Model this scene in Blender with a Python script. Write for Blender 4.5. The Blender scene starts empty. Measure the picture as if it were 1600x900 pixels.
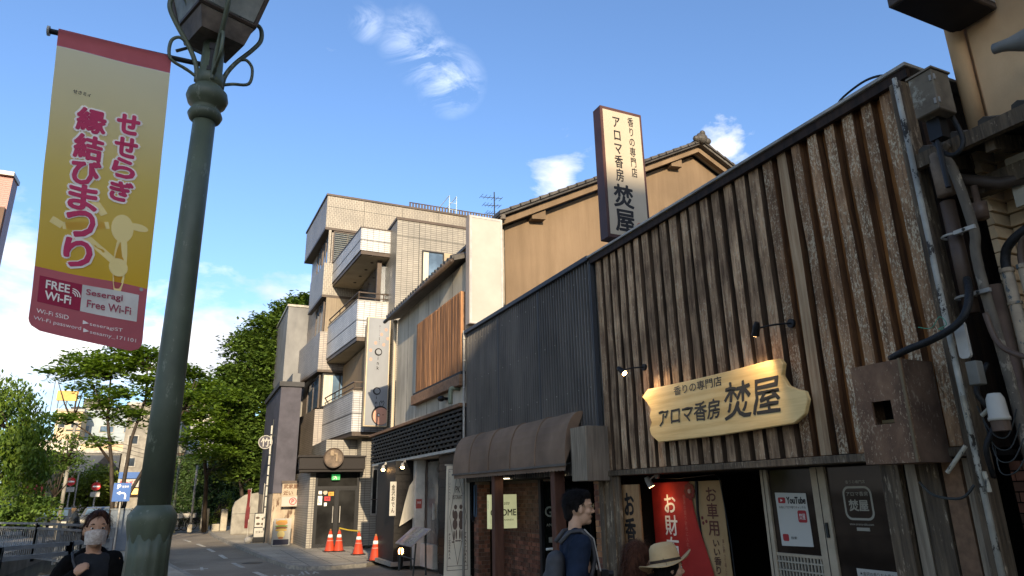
import bpy, bmesh, math, random
import numpy as np
from mathutils import Vector, Matrix
random.seed(7); rng = np.random.default_rng(7)
SC = bpy.context.scene
COL = SC.collection
R_ = math.radians
CLOUDS = [((-.213, .957, .194), .16, .75), ((-.215, .941, .261), .12, .55), ((.004, .981, .195), .17, .9), 
          ((.445, .785, .430), .055, .5), ((.631, .634, .447), .085, .5), ((-.6, -.5, .4), .3, .6), ((.7, -.5, .5), .3, .6)]
WISPS = [((.208, .770, .604), .05, .36), ((.235, .777, .583), .05, .5), ((.272, .782, .560), .055, .5), ((.151, .774, .615), .03, .4), ((-.5, -.3, .8), .2, .6), ((-.7, .3, .62), .15, .6)]
SKYTINT = (.50, .54, .605, 1)
# ---------------------------------------------------------------- camera
cam = bpy.data.cameras.new('camera'); camo = bpy.data.objects.new('camera', cam); COL.objects.link(camo)
SC.camera = camo
cam.lens = 36*1050/1600; cam.sensor_width = 36; cam.clip_start = .05; cam.clip_end = 3000
RM = Matrix(((0.9093830599776207, -0.10591677185684223, -0.4022487882705985),
             (-0.4155648414886485, -0.27346314618835516, -0.867481279449465),
             (-0.01811940242540083, 0.9560332343157282, -0.29269803917955184)))
camo.matrix_world = Matrix.Translation((0, 0, 1.75)) @ RM.to_4x4()
# ---------------------------------------------------------------- light: low late-afternoon sun from behind the camera
SC.view_settings.view_transform = 'Standard'; SC.view_settings.look = 'None'
SC.view_settings.exposure = EXPO = 1.8
SC.view_settings.gamma = 1
SUN_DIR = Vector((.15, 1, -.3)).normalized()      # direction the light travels
sl = bpy.data.lights.new('sun', 'SUN'); so = bpy.data.objects.new('sun', sl); COL.objects.link(so)
sl.energy = 2.5; sl.angle = R_(.55); sl.color = (1, .84, .62)
so.rotation_euler = SUN_DIR.to_track_quat('-Z', 'Y').to_euler()
W = bpy.data.worlds.new('World'); SC.world = W; W.use_nodes = True
nt = W.node_tree; nt.nodes.clear(); N = nt.nodes.new; LK = nt.links.new
wo = N('ShaderNodeOutputWorld'); bg = N('ShaderNodeBackground'); bg.inputs[1].default_value = .15
sky = N('ShaderNodeTexSky'); sky.sky_type = 'NISHITA'; sky.sun_disc = False
sky.sun_elevation = math.asin(-SUN_DIR.z); sky.sun_rotation = math.atan2(-SUN_DIR.x, -SUN_DIR.y)
sky.altitude = 0; sky.air_density = 1.0; sky.dust_density = 1.6; sky.ozone_density = 3.0
tc = N('ShaderNodeTexCoord')
nz = N('ShaderNodeTexNoise'); nz.inputs['Scale'].default_value = 5.5; nz.inputs['Detail'].default_value = 9; nz.inputs['Roughness'].default_value = .58; nz.inputs['Distortion'].default_value = .25
mp = N('ShaderNodeMapping'); mp.inputs['Scale'].default_value = (1, 1, 2.1)
LK(tc.outputs['Generated'], mp.inputs[0]); LK(mp.outputs[0], nz.inputs[0])
def wmath(op, a, b=None, clamp=False):
    n = N('ShaderNodeMath'); n.operation = op; n.use_clamp = clamp
    for i, v in enumerate((a, b)):
        if v is None: continue
        if hasattr(v, 'links'): LK(v, n.inputs[i])
        else: n.inputs[i].default_value = v
    return n.outputs[0]
def vdist(d):
    n = N('ShaderNodeVectorMath'); n.operation = 'DISTANCE'; LK(tc.outputs['Generated'], n.inputs[0]); n.inputs[1].default_value = d
    return n.outputs['Value']
sep = N('ShaderNodeSeparateXYZ'); LK(tc.outputs['Generated'], sep.inputs[0])
# cumulus banks low over the horizon, and a few drifting higher up
band = wmath('MINIMUM', wmath('MULTIPLY', wmath('SUBTRACT', .36, sep.outputs['Z']), 1.7, True), .36)
tot = band
for d, r, k in CLOUDS:
    b = wmath('MULTIPLY', wmath('SUBTRACT', 1, wmath('DIVIDE', vdist(d), r), True), k)
    tot = wmath('MAXIMUM', tot, b)
cv = wmath('ADD', nz.outputs[0], wmath('MULTIPLY', tot, .56))
cr = N('ShaderNodeValToRGB'); cr.color_ramp.elements[0].position = .66; cr.color_ramp.elements[1].position = .86
LK(cv, cr.inputs[0])
sh = N('ShaderNodeTexNoise'); sh.inputs['Scale'].default_value = 7; sh.inputs['Detail'].default_value = 5
mp2 = N('ShaderNodeMapping'); mp2.inputs['Location'].default_value = (.03, .02, .06); LK(tc.outputs['Generated'], mp2.inputs[0]); LK(mp2.outputs[0], sh.inputs[0])
cr2 = N('ShaderNodeValToRGB'); cr2.color_ramp.elements[0].position = .35; cr2.color_ramp.elements[1].position = .6
cr2.color_ramp.elements[0].color = (1.8, 1.9, 2.15, 1); cr2.color_ramp.elements[1].color = (3.2, 3.1, 2.95, 1)
LK(sh.outputs[0], cr2.inputs[0])
mx = N('ShaderNodeMixRGB'); LK(cr.outputs[0], mx.inputs[0]); 
tint = N('ShaderNodeMixRGB'); tint.blend_type = 'MULTIPLY'; tint.inputs[0].default_value = 1; tint.inputs[2].default_value = SKYTINT
LK(sky.outputs[0], tint.inputs[1])
LK(tint.outputs[0], mx.inputs[1]); LK(cr2.outputs[0], mx.inputs[2])
# thin high wisps, stretched by the wind
wn = N('ShaderNodeTexNoise'); wn.inputs['Scale'].default_value = 9; wn.inputs['Detail'].default_value = 10; wn.inputs['Roughness'].default_value = .66; wn.inputs['Distortion'].default_value = 1.1
wm = N('ShaderNodeMapping'); wm.inputs['Rotation'].default_value = (.3, .5, .4); wm.inputs['Scale'].default_value = (1, .8, 2.2); LK(tc.outputs['Generated'], wm.inputs[0]); LK(wm.outputs[0], wn.inputs[0])
wt = 0.0
for d, r, k in WISPS: wt = wmath('MAXIMUM', wt, wmath('MULTIPLY', wmath('SUBTRACT', 1, wmath('DIVIDE', vdist(d), r), True), k))
wv = N('ShaderNodeMapRange'); wv.inputs[1].default_value = .42; wv.inputs[2].default_value = .72; wv.inputs[4].default_value = 1.0; LK(wn.outputs[0], wv.inputs[0])
mxw = N('ShaderNodeMixRGB'); LK(wmath('MULTIPLY', wv.outputs[0], wt, True), mxw.inputs[0]); LK(mx.outputs[0], mxw.inputs[1]); mxw.inputs[2].default_value = (4.6, 4.7, 4.8, 1)
LK(mxw.outputs[0], bg.inputs[0]); LK(bg.outputs[0], wo.inputs[0])
# ---------------------------------------------------------------- materials
def lin(c):
    if isinstance(c, str):
        v = [int(c[i:i+2], 16)/255 for i in (0, 2, 4)]
        return tuple((x/12.92 if x <= .04045 else ((x+.055)/1.055)**2.4) for x in v)
    return c
def M(name, c1, c2=None, r=.7, sc=3, st=(1, 1, 1), bump=.25, bsc=None, lo=.35, hi=.65, metal=0, dirt=.25, dsc=.7, flake=None, fk=(.56, .62), fsc=30, fst=(1, 1, .5), emit=0, bdist=.01, spec=.22, detail=6, warm=1, rv=0):
    m = bpy.data.materials.new(name); m.use_nodes = True
    t = m.node_tree; n = t.nodes; L = t.links.new; p = n['Principled BSDF']
    c1 = lin(c1); c2 = lin(c2) if c2 else tuple(x*.75 for x in c1)
    if warm: c1, c2, flake = [c and tuple(a*b for a, b in zip(lin(c), (1.05, .99, .86))) for c in (c1, c2, flake)]
    co = n.new('ShaderNodeTexCoord'); oi = n.new('ShaderNodeObjectInfo')
    ad = n.new('ShaderNodeVectorMath'); ad.operation = 'MULTIPLY_ADD'; ad.inputs[1].default_value = (1, 1, 1)
    rs = n.new('ShaderNodeMath'); rs.operation = 'MULTIPLY'; rs.inputs[1].default_value = 37; L(oi.outputs['Random'], rs.inputs[0])
    L(co.outputs['Object'], ad.inputs[0]); L(rs.outputs[0], ad.inputs[2])
    mpn = n.new('ShaderNodeMapping'); mpn.inputs['Scale'].default_value = st; L(ad.outputs[0], mpn.inputs[0])
    a = n.new('ShaderNodeTexNoise'); a.inputs['Scale'].default_value = sc; a.inputs['Detail'].default_value = detail; a.inputs['Roughness'].default_value = .62; L(mpn.outputs[0], a.inputs[0])
    rp = n.new('ShaderNodeValToRGB'); e = rp.color_ramp.elements; e[0].position = lo; e[1].position = hi; e[0].color = (*c2, 1); e[1].color = (*c1, 1); L(a.outputs[0], rp.inputs[0])
    out = rp.outputs[0]
    if dirt:
        d = n.new('ShaderNodeTexNoise'); d.inputs['Scale'].default_value = dsc; d.inputs['Detail'].default_value = 4; L(ad.outputs[0], d.inputs[0])
        dr = n.new('ShaderNodeMapRange'); dr.inputs[1].default_value = .35; dr.inputs[2].default_value = .65; dr.inputs[3].default_value = 1-dirt; dr.inputs[4].default_value = 1; L(d.outputs[0], dr.inputs[0])
        mm = n.new('ShaderNodeVectorMath'); mm.operation = 'SCALE'; L(out, mm.inputs[0]); L(dr.outputs[0], mm.inputs[3]); out = mm.outputs[0]
    if flake:
        f = n.new('ShaderNodeTexNoise'); f.inputs['Scale'].default_value = fsc; f.inputs['Detail'].default_value = 5; f.inputs['Roughness'].default_value = .75
        fm = n.new('ShaderNodeMapping'); fm.inputs['Scale'].default_value = fst; L(ad.outputs[0], fm.inputs[0]); L(fm.outputs[0], f.inputs[0])
        f2 = n.new('ShaderNodeTexNoise'); f2.inputs['Scale'].default_value = 2.2; L(ad.outputs[0], f2.inputs[0])
        s = n.new('ShaderNodeMath'); s.operation = 'MULTIPLY_ADD'; s.inputs[1].default_value = .35; L(f2.outputs[0], s.inputs[0]); 
        s0 = n.new('ShaderNodeMath'); s0.operation = 'SUBTRACT'; s0.inputs[1].default_value = .17; L(f.outputs[0], s0.inputs[0]); L(s0.outputs[0], s.inputs[2])
        fr = n.new('ShaderNodeMapRange'); fr.inputs[1].default_value = fk[0]; fr.inputs[2].default_value = fk[1]; L(s.outputs[0], fr.inputs[0])
        mf = n.new('ShaderNodeMixRGB'); L(fr.outputs[0], mf.inputs[0]); L(out, mf.inputs[1]); mf.inputs[2].default_value = (*lin(flake), 1); out = mf.outputs[0]
    if rv:      # every piece weathers a little differently
        vr = n.new('ShaderNodeMapRange'); vr.inputs[3].default_value = 1-rv; vr.inputs[4].default_value = 1+rv; L(oi.outputs['Random'], vr.inputs[0])
        vm = n.new('ShaderNodeVectorMath'); vm.operation = 'SCALE'; L(out, vm.inputs[0]); L(vr.outputs[0], vm.inputs[3]); out = vm.outputs[0]
    L(out, p.inputs['Base Color']); p.inputs['Roughness'].default_value = r; p.inputs['Metallic'].default_value = metal
    p.inputs['Specular IOR Level'].default_value = spec
    if bump:
        b = n.new('ShaderNodeTexNoise'); b.inputs['Scale'].default_value = bsc or sc*3; b.inputs['Detail'].default_value = 5; L(mpn.outputs[0], b.inputs[0])
        bn = n.new('ShaderNodeBump'); bn.inputs['Strength'].default_value = bump; bn.inputs['Distance'].default_value = bdist; L(b.outputs[0], bn.inputs['Height']); L(bn.outputs[0], p.inputs['Normal'])
    if emit:
        L(out, p.inputs['Emission Color']); p.inputs['Emission Strength'].default_value = emit
    return m
def TILE(name, c1, c2, mortar, w, h, off=.5, msize=.008, r=.45, vert=False, bumpd=.006):
    m = bpy.data.materials.new(name); m.use_nodes = True
    t = m.node_tree; n = t.nodes; L = t.links.new; p = n['Principled BSDF']
    uv = n.new('ShaderNodeUVMap'); uv.uv_map = 'UVMap'
    br = n.new('ShaderNodeTexBrick'); br.offset = off; br.inputs['Scale'].default_value = 1
    br.inputs['Brick Width'].default_value = w; br.inputs['Row Height'].default_value = h; br.inputs['Mortar Size'].default_value = msize; br.inputs['Mortar Smooth'].default_value = .1
    br.inputs['Color1'].default_value = (*lin(c1), 1); br.inputs['Color2'].default_value = (*lin(c2), 1); br.inputs['Mortar'].default_value = (*lin(mortar), 1)
    mp_ = n.new('ShaderNodeMapping'); L(uv.outputs[0], mp_.inputs[0])
    if vert: mp_.inputs['Rotation'].default_value = (0, 0, R_(90))
    L(mp_.outputs[0], br.inputs[0])
    d = n.new('ShaderNodeTexNoise'); d.inputs['Scale'].default_value = .9; d.inputs['Detail'].default_value = 6; L(uv.outputs[0], d.inputs[0])
    dr = n.new('ShaderNodeMapRange'); dr.inputs[1].default_value = .3; dr.inputs[2].default_value = .7; dr.inputs[3].default_value = .72; dr.inputs[4].default_value = 1.05; L(d.outputs[0], dr.inputs[0])
    mm = n.new('ShaderNodeVectorMath'); mm.operation = 'SCALE'; L(br.outputs[0], mm.inputs[0]); L(dr.outputs[0], mm.inputs[3])
    L(mm.outputs[0], p.inputs['Base Color']); p.inputs['Roughness'].default_value = r
    bn = n.new('ShaderNodeBump'); bn.invert = True; bn.inputs['Distance'].default_value = bumpd; bn.inputs['Strength'].default_value = .6; L(br.outputs['Fac'], bn.inputs['Height']); L(bn.outputs[0], p.inputs['Normal'])
    return m
def GLASS(name, c, r=.06, spec=.6):
    m = bpy.data.materials.new(name); m.use_nodes = True; t = m.node_tree; p = t.nodes['Principled BSDF']
    nn = t.nodes.new('ShaderNodeTexNoise'); nn.inputs['Scale'].default_value = 1.3; nn.inputs['Detail'].default_value = 3
    co = t.nodes.new('ShaderNodeTexCoord'); t.links.new(co.outputs['Object'], nn.inputs[0])
    rp = t.nodes.new('ShaderNodeValToRGB'); c = lin(c)
    rp.color_ramp.elements[0].position = .35; rp.color_ramp.elements[1].position = .7
    rp.color_ramp.elements[0].color = (*[x*.5 for x in c], 1); rp.color_ramp.elements[1].color = (*[min(1, x*1.4) for x in c], 1)
    t.links.new(nn.outputs[0], rp.inputs[0]); t.links.new(rp.outputs[0], p.inputs['Base Color'])
    p.inputs['Roughness'].default_value = r; p.inputs['Specular IOR Level'].default_value = spec
    return m
def CLEAR(name, c=(1, 1, 1), r=.08, alpha=.25):
    m = bpy.data.materials.new(name); m.use_nodes = True; t = m.node_tree; p = t.nodes['Principled BSDF']
    p.inputs['Base Color'].default_value = (*lin(c), 1); p.inputs['Roughness'].default_value = r; p.inputs['Alpha'].default_value = alpha
    p.inputs['Specular IOR Level'].default_value = .5
    return m
def LEAF(name, c1, c2, tr=.35):
    m = bpy.data.materials.new(name); m.use_nodes = True; t = m.node_tree; n = t.nodes; L = t.links.new
    p = n['Principled BSDF']; o = n['Material Output']
    co = n.new('ShaderNodeTexCoord'); a = n.new('ShaderNodeTexNoise'); a.inputs['Scale'].default_value = 2.5; a.inputs['Detail'].default_value = 8; L(co.outputs['Object'], a.inputs[0])
    rp = n.new('ShaderNodeValToRGB'); e = rp.color_ramp.elements; e[0].position = .38; e[1].position = .62; e[0].color = (*lin(c1), 1); e[1].color = (*lin(c2), 1); L(a.outputs[0], rp.inputs[0])
    L(rp.outputs[0], p.inputs['Base Color']); p.inputs['Roughness'].default_value = .55; p.inputs['Specular IOR Level'].default_value = .3
    tl = n.new('ShaderNodeBsdfTranslucent'); g = n.new('ShaderNodeMixRGB'); g.blend_type = 'MULTIPLY'; g.inputs[0].default_value = 1; g.inputs[2].default_value = (1.5, 1.5, .5, 1); L(rp.outputs[0], g.inputs[1]); L(g.outputs[0], tl.inputs[0])
    ms = n.new('ShaderNodeMixShader'); ms.inputs[0].default_value = tr; L(p.outputs[0], ms.inputs[1]); L(tl.outputs[0], ms.inputs[2]); L(ms.outputs[0], o.inputs[0])
    return m
def sheer(m, k=.5):
    t = m.node_tree; n = t.nodes; L = t.links.new; p = n['Principled BSDF']; o = n['Material Output']; tl = n.new('ShaderNodeBsdfTranslucent')
    for l in t.links:
        if l.to_socket == p.inputs['Base Color']: L(l.from_socket, tl.inputs[0]); break
    ms = n.new('ShaderNodeMixShader'); ms.inputs[0].default_value = k; L(p.outputs[0], ms.inputs[1]); L(tl.outputs[0], ms.inputs[2]); L(ms.outputs[0], o.inputs[0]); return m
def EMIT(name, c, s):
    m = bpy.data.materials.new(name); m.use_nodes = True; p = m.node_tree.nodes['Principled BSDF']
    p.inputs['Base Color'].default_value = (*lin(c), 1); p.inputs['Emission Color'].default_value = (*lin(c), 1); p.inputs['Emission Strength'].default_value = s
    return m
def FLAT(name, c, r=.6, **k): return M(name, c, c, r=r, bump=0, dirt=k.get('dirt', .12), sc=8)
# ---------------------------------------------------------------- geometry helpers
ORG = {}
class FR:                       # frame on a vertical wall: u along the wall, v up, n outward
    def __init__(s, ax, val): s.ax = ax; s.val = val; s.s = -1 if ax == 'x' else 1
    def __call__(s, u, v, n=0): return (s.val-n, u, v) if s.ax == 'x' else (u, s.val-n, v)
class G:
    def __init__(s): s.v = []; s.f = []
    def add(s, vs, fs):
        o = len(s.v); s.v += [tuple(map(float, p)) for p in vs]; s.f += [tuple(i+o for i in q) for q in fs]; return s
    def hexa(s, p): return s.add(p, [(0, 3, 2, 1), (4, 5, 6, 7), (0, 1, 5, 4), (1, 2, 6, 5), (2, 3, 7, 6), (3, 0, 4, 7)])
    def box(s, x0, x1, y0, y1, z0, z1): return s.hexa([(x0, y0, z0), (x1, y0, z0), (x1, y1, z0), (x0, y1, z0), (x0, y0, z1), (x1, y0, z1), (x1, y1, z1), (x0, y1, z1)])
    def fbox(s, fr, u0, u1, v0, v1, n0, n1): return s.hexa([fr(u0, v0, n0), fr(u1, v0, n0), fr(u1, v0, n1), fr(u0, v0, n1), fr(u0, v1, n0), fr(u1, v1, n0), fr(u1, v1, n1), fr(u0, v1, n1)])
    def fpoly(s, fr, pts, n0, n1):
        k = len(pts); return s.add([fr(u, v, n0) for u, v in pts]+[fr(u, v, n1) for u, v in pts], [tuple(range(k)), tuple(range(2*k-1, k-1, -1))]+[(i, (i+1) % k, k+(i+1) % k, k+i) for i in range(k)])
    def prism(s, pts, z0, z1):
        k = len(pts); return s.add([(x, y, z0) for x, y in pts]+[(x, y, z1) for x, y in pts], [tuple(range(k)), tuple(range(2*k-1, k-1, -1))]+[(i, (i+1) % k, k+(i+1) % k, k+i) for i in range(k)])
    def sheet(s, pts): return s.add(pts, [tuple(range(len(pts)))])
    def ring(s, c, ax, r, n, ph=0):
        ax = Vector(ax).normalized(); a = ax.orthogonal().normalized() if abs(ax.z) < .99 else Vector((1, 0, 0)); b = ax.cross(a)
        return [Vector(c)+(a*math.cos(ph+2*math.pi*i/n)+b*math.sin(ph+2*math.pi*i/n))*r for i in range(n)]
    def tube(s, pts, r, n=8, caps=True):
        pts = [Vector(p) for p in pts]; rr = r if isinstance(r, (list, tuple)) else [r]*len(pts)
        vs = []; fs = []; prev = None
        for i, p in enumerate(pts):
            t = (pts[min(i+1, len(pts)-1)]-pts[max(i-1, 0)]).normalized()
            if prev is None: a = t.orthogonal().normalized()
            else:
                a = prev-t*prev.dot(t); a = a.normalized() if a.length > 1e-6 else t.orthogonal().normalized()
            prev = a; b = t.cross(a)
            vs += [p+(a*math.cos(2*math.pi*k/n)+b*math.sin(2*math.pi*k/n))*rr[i] for k in range(n)]
        for i in range(len(pts)-1):
            for k in range(n): fs.append((i*n+k, i*n+(k+1) % n, (i+1)*n+(k+1) % n, (i+1)*n+k))
        if caps: fs += [tuple(range(n))[::-1], tuple(range((len(pts)-1)*n, len(pts)*n))]
        return s.add(vs, fs)
    def cyl(s, p, q, r1, r2=None, n=12): return s.tube([p, q], [r1, r1 if r2 is None else r2], n)
    def lathe(s, c, prof, n=20, flute=0, fn=8):
        vs = []; fs = []; cx, cy, cz = c
        for r, z in prof:
            for k in range(n):
                a = 2*math.pi*k/n; q = r*(1+flute*math.cos(fn*a)); vs.append((cx+q*math.cos(a), cy+q*math.sin(a), cz+z))
        for i in range(len(prof)-1):
            for k in range(n): fs.append((i*n+k, i*n+(k+1) % n, (i+1)*n+(k+1) % n, (i+1)*n+k))
        fs += [tuple(range(n))[::-1], tuple(range((len(prof)-1)*n, len(prof)*n))]
        return s.add(vs, fs)
    def ball(s, c, r, n=10, m=7):
        rx, ry, rz = r if isinstance(r, tuple) else (r, r, r); vs = []; fs = []
        for j in range(1, m):
            th = math.pi*j/m
            for k in range(n): a = 2*math.pi*k/n; vs.append((c[0]+rx*math.sin(th)*math.cos(a), c[1]+ry*math.sin(th)*math.sin(a), c[2]+rz*math.cos(th)))
        t = len(vs); vs += [(c[0], c[1], c[2]+rz), (c[0], c[1], c[2]-rz)]
        for j in range(m-2):
            for k in range(n): fs.append((j*n+k, (j+1)*n+k, (j+1)*n+(k+1) % n, j*n+(k+1) % n))
        for k in range(n): fs.append((t, k, (k+1) % n)); fs.append((t+1, (m-2)*n+(k+1) % n, (m-2)*n+k))
        return s.add(vs, fs)
    def torus(s, fr, u, v, n, R, r, k=24, m=6):
        return s.tube([fr(u+R*math.cos(2*math.pi*i/k), v+R*math.sin(2*math.pi*i/k), n) for i in range(k+1)], r, m, False)
    def make(s, name, mat, par=None, label=None, smooth=False, bevel=0, loc=None):
        me = bpy.data.meshes.new(name)
        off = ORG.get(par.name, (0, 0, 0)) if par else (loc or (0, 0, 0))
        me.from_pydata([(x-off[0], y-off[1], z-off[2]) for x, y, z in s.v], [], s.f)
        bm = bmesh.new(); bm.from_mesh(me); bmesh.ops.recalc_face_normals(bm, faces=bm.faces)
        if bevel: bmesh.ops.bevel(bm, geom=[e for e in bm.edges if e.calc_face_angle(0) > .5], offset=bevel, segments=1, affect='EDGES', profile=.7)
        bm.to_mesh(me); bm.free()
        nv = len(me.loops)
        if nv:
            uvl = me.uv_layers.new(name='UVMap'); fn = np.zeros(len(me.polygons)*3); me.polygons.foreach_get('normal', fn); fn = np.abs(fn.reshape(-1, 3))
            lt = np.zeros(len(me.polygons), int); me.polygons.foreach_get('loop_total', lt); li = np.zeros(nv, int); me.loops.foreach_get('vertex_index', li)
            co = np.zeros(len(me.vertices)*3); me.vertices.foreach_get('co', co); co = co.reshape(-1, 3)+np.array(off); lc = co[li]; ax = np.repeat(fn.argmax(1), lt)
            uv = np.where((ax == 0)[:, None], lc[:, [1, 2]], np.where((ax == 1)[:, None], lc[:, [0, 2]], lc[:, [0, 1]]))
            uvl.data.foreach_set('uv', uv.astype(np.float32).ravel())
        if smooth: me.polygons.foreach_set('use_smooth', [True]*len(me.polygons))
        me.materials.append(mat)
        o = bpy.data.objects.new(name, me); COL.objects.link(o)
        if par: o.parent = par
        elif loc: o.location = loc
        ORG[o.name] = off
        if label: o['label'] = label
        return o
def tag(o, label=None, cat=None, group=None, kind=None):
    if label: o['label'] = label
    if cat: o['category'] = cat
    if group: o['group'] = group
    if kind: o['kind'] = kind
    return o
def thing(name, label, cat, loc, group=None):
    o = bpy.data.objects.new(name, None); COL.objects.link(o); o.location = loc; o.empty_display_size = .1
    ORG[o.name] = tuple(loc); return tag(o, label, cat, group)
def struct(name, g, mat, **k): o = g.make(name, mat, **k); o['kind'] = 'structure'; return o
def part_copy(src, par, dx=(0, 0, 0), name=None):
    c = src.copy(); COL.objects.link(c); c.parent = par; c.location = Vector(src.location)+Vector(dx); return c
def copy_tree(o, parent=None):
    c = o.copy(); COL.objects.link(c); c.parent = parent
    for ch in list(o.children): copy_tree(ch, c)
    return c
def text(name, s, fr, u, v, w, h, mat, par, n=.002, bold=0, shear=0, spl=1.0, label=None, align='CENTER', jit=0):
    cu = bpy.data.curves.new('tmp', 'FONT'); cu.body = s; cu.resolution_u = 3; cu.align_x = align; cu.shear = shear; cu.space_line = spl
    t = bpy.data.objects.new('tmp', cu); COL.objects.link(t)
    dg = bpy.context.evaluated_depsgraph_get(); me = bpy.data.meshes.new_from_object(t.evaluated_get(dg))
    bpy.data.objects.remove(t)
    if not len(me.vertices): return None
    co = np.zeros(len(me.vertices)*3); me.vertices.foreach_get('co', co); co = co.reshape(-1, 3)
    mn = co.min(0); mx_ = co.max(0); P = (co-mn)/(np.maximum(mx_-mn, 1e-6)); P = (P[:, :2]-.5)*np.array([w, h])
    if jit: P = P+jit*np.stack([np.sin(P[:, 1]*31/h*.3+P[:, 0]*9/h), np.cos(P[:, 0]*27/h*.3)], 1)
    faces = [tuple(p.vertices) for p in me.polygons]; bpy.data.meshes.remove(me)
    g = G(); offs = [(0, 0)] if not bold else [(0, 0), (bold, 0), (-bold, 0), (0, bold), (0, -bold), (bold*.7, bold*.7), (-bold*.7, -bold*.7), (bold*.7, -bold*.7), (-bold*.7, bold*.7)]
    for k, (a, b) in enumerate(offs): g.add([fr(u+fr.s*(x+a), v+y+b, n+k*.00004) for x, y in P], faces)
    me2 = bpy.data.meshes.new(name); off = ORG.get(par.name, (0, 0, 0)) if par else (0, 0, 0)
    me2.from_pydata([(x-off[0], y-off[1], z-off[2]) for x, y, z in g.v], [], g.f); me2.materials.append(mat)
    o = bpy.data.objects.new(name, me2); COL.objects.link(o); o.parent = par; ORG[o.name] = off
    if label: o['label'] = label
    return o
def cr(pts, k=5, r=None):
    P = [Vector(p) for p in pts]; out = []; rr = []
    for i in range(len(P)-1):
        a, b, c, d = P[max(i-1, 0)], P[i], P[i+1], P[min(i+2, len(P)-1)]
        for j in range(k):
            t = j/k; out.append(.5*((2*b)+(c-a)*t+(2*a-5*b+4*c-d)*t*t+(3*b-a-3*c+d)*t**3))
            if r: rr.append(r[i]+(r[i+1]-r[i])*t)
    out.append(P[-1])
    if r: rr.append(r[-1]); return out, rr
    return out
def ell(cx, cy, rx, ry, k=24, a0=0): return [(cx+rx*math.cos(a0+2*math.pi*i/k), cy+ry*math.sin(a0+2*math.pi*i/k)) for i in range(k)]
def rrect(u0, u1, v0, v1, r, k=5):
    p = []
    for cx, cy, a in ((u1-r, v1-r, 0), (u0+r, v1-r, 90), (u0+r, v0+r, 180), (u1-r, v0+r, 270)):
        for i in range(k+1): t = R_(a+90*i/k); p.append((cx+r*math.cos(t), cy+r*math.sin(t)))
    return p
# soft bodies: overlapping tapered limbs fused by a voxel remesh into one skin
def capsule(g, p, r1, q, r2, n=14):
    p = Vector(p); q = Vector(q); d = (q-p); L_ = d.length; d = d.normalized() if L_ > 1e-6 else Vector((0, 0, 1))
    pts = []; rr = []
    for i in range(5): a = math.pi/2*(1-i/4); pts.append(p-d*r1*math.sin(a)); rr.append(max(r1*math.cos(a), 1e-4))
    for i in range(5): a = math.pi/2*i/4; pts.append(q+d*r2*math.sin(a)); rr.append(max(r2*math.cos(a), 1e-4))
    g.tube(pts, rr, n)
wtex = bpy.data.textures.new('wrinkles', 'CLOUDS'); wtex.noise_scale = .09; wtex.noise_depth = 2
def blob(name, items, mat, par, vox=.01, smooth=4, label=None, wr=0):
    g = G()
    for it in items:
        if it[0] == 'c':
            _, p, r1, q, r2, *fl = it; h = G(); capsule(h, p, r1, q, r2)
            if fl:
                (sx, sy) = fl[0]; mid = (Vector(p)+Vector(q))/2; h.v = [(mid.x+(x-mid.x)*sx, mid.y+(y-mid.y)*sy, z) for x, y, z in h.v]
            g.add(h.v, h.f)
        elif it[0] == 'e':
            _, c, r, *ro = it; h = G(); h.ball((0, 0, 0), r, 18, 12)
            Rm = Matrix.Rotation(R_(ro[0]), 3, ro[1]) if ro else Matrix.Identity(3)
            g.add([tuple(Rm @ Vector(v)+Vector(c)) for v in h.v], h.f)
    me = bpy.data.meshes.new('t'); me.from_pydata(g.v, [], g.f); t = bpy.data.objects.new('t', me); COL.objects.link(t)
    m = t.modifiers.new('r', 'REMESH'); m.mode = 'VOXEL'; m.voxel_size = vox; m.use_smooth_shade = True
    if smooth: m2 = t.modifiers.new('s', 'SMOOTH'); m2.iterations = smooth; m2.factor = .5
    if wr: m3 = t.modifiers.new('d', 'DISPLACE'); m3.texture = wtex; m3.strength = wr; m3.mid_level = .5; m3.texture_coords = 'LOCAL'
    dg = bpy.context.evaluated_depsgraph_get(); e = bpy.data.meshes.new_from_object(t.evaluated_get(dg)); bpy.data.objects.remove(t)
    e.name = name; e.materials.clear(); e.materials.append(mat)
    o = bpy.data.objects.new(name, e); COL.objects.link(o); o.parent = par
    if label: o['label'] = label
    return o
# ================================================================ materials used
asphalt = M('asphalt', (.29, .25, .20), (.21, .18, .145), r=.85, sc=60, bump=.3, dsc=.35, dirt=.35, flake=(.30, .28, .24), fk=(.58, .64), fsc=90, fst=(1, 1, 1))
paving = M('paving', (.44, .40, .34), (.34, .31, .26), r=.8, sc=12, bump=.15, dirt=.3)
kerbm = M('kerb', (.36, .34, .30), (.2, .19, .18), sc=9)
paintw = M('road_paint', (.62, .61, .57), (.42, .41, .38), sc=25, dirt=.3, flake=(.08, .08, .08), fk=(.57, .62), fsc=40, fst=(1, 1, 1))
waterm = M('water', (.02, .03, .025), (.012, .02, .018), r=.08, bump=.3, sc=3, dirt=0)
earth = M('earth', (.09, .08, .06), (.05, .05, .035), sc=8)
concrete = M('concrete', (.30, .29, .27), (.2, .19, .175), sc=2.5, bump=.2, dirt=.35)
stained = M('stained_concrete', (.42, .36, .28), (.25, .19, .14), sc=1.6, st=(1, 1, .5), dirt=.4, flake=(.10, .06, .04), fk=(.55, .62), fsc=5, fst=(2, 2, .4))
greypl = M('grey_plaster', (.21, .215, .23), (.16, .165, .18), sc=1.8, st=(1, 1, .35), dirt=.3)
plaster = M('weathered_plaster', (.56, .51, .43), (.36, .33, .28), sc=1.3, st=(1.6, 1.6, .3), dirt=.35, bsc=20)
plaster_seam = FLAT('seam', (.05, .05, .05))
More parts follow.
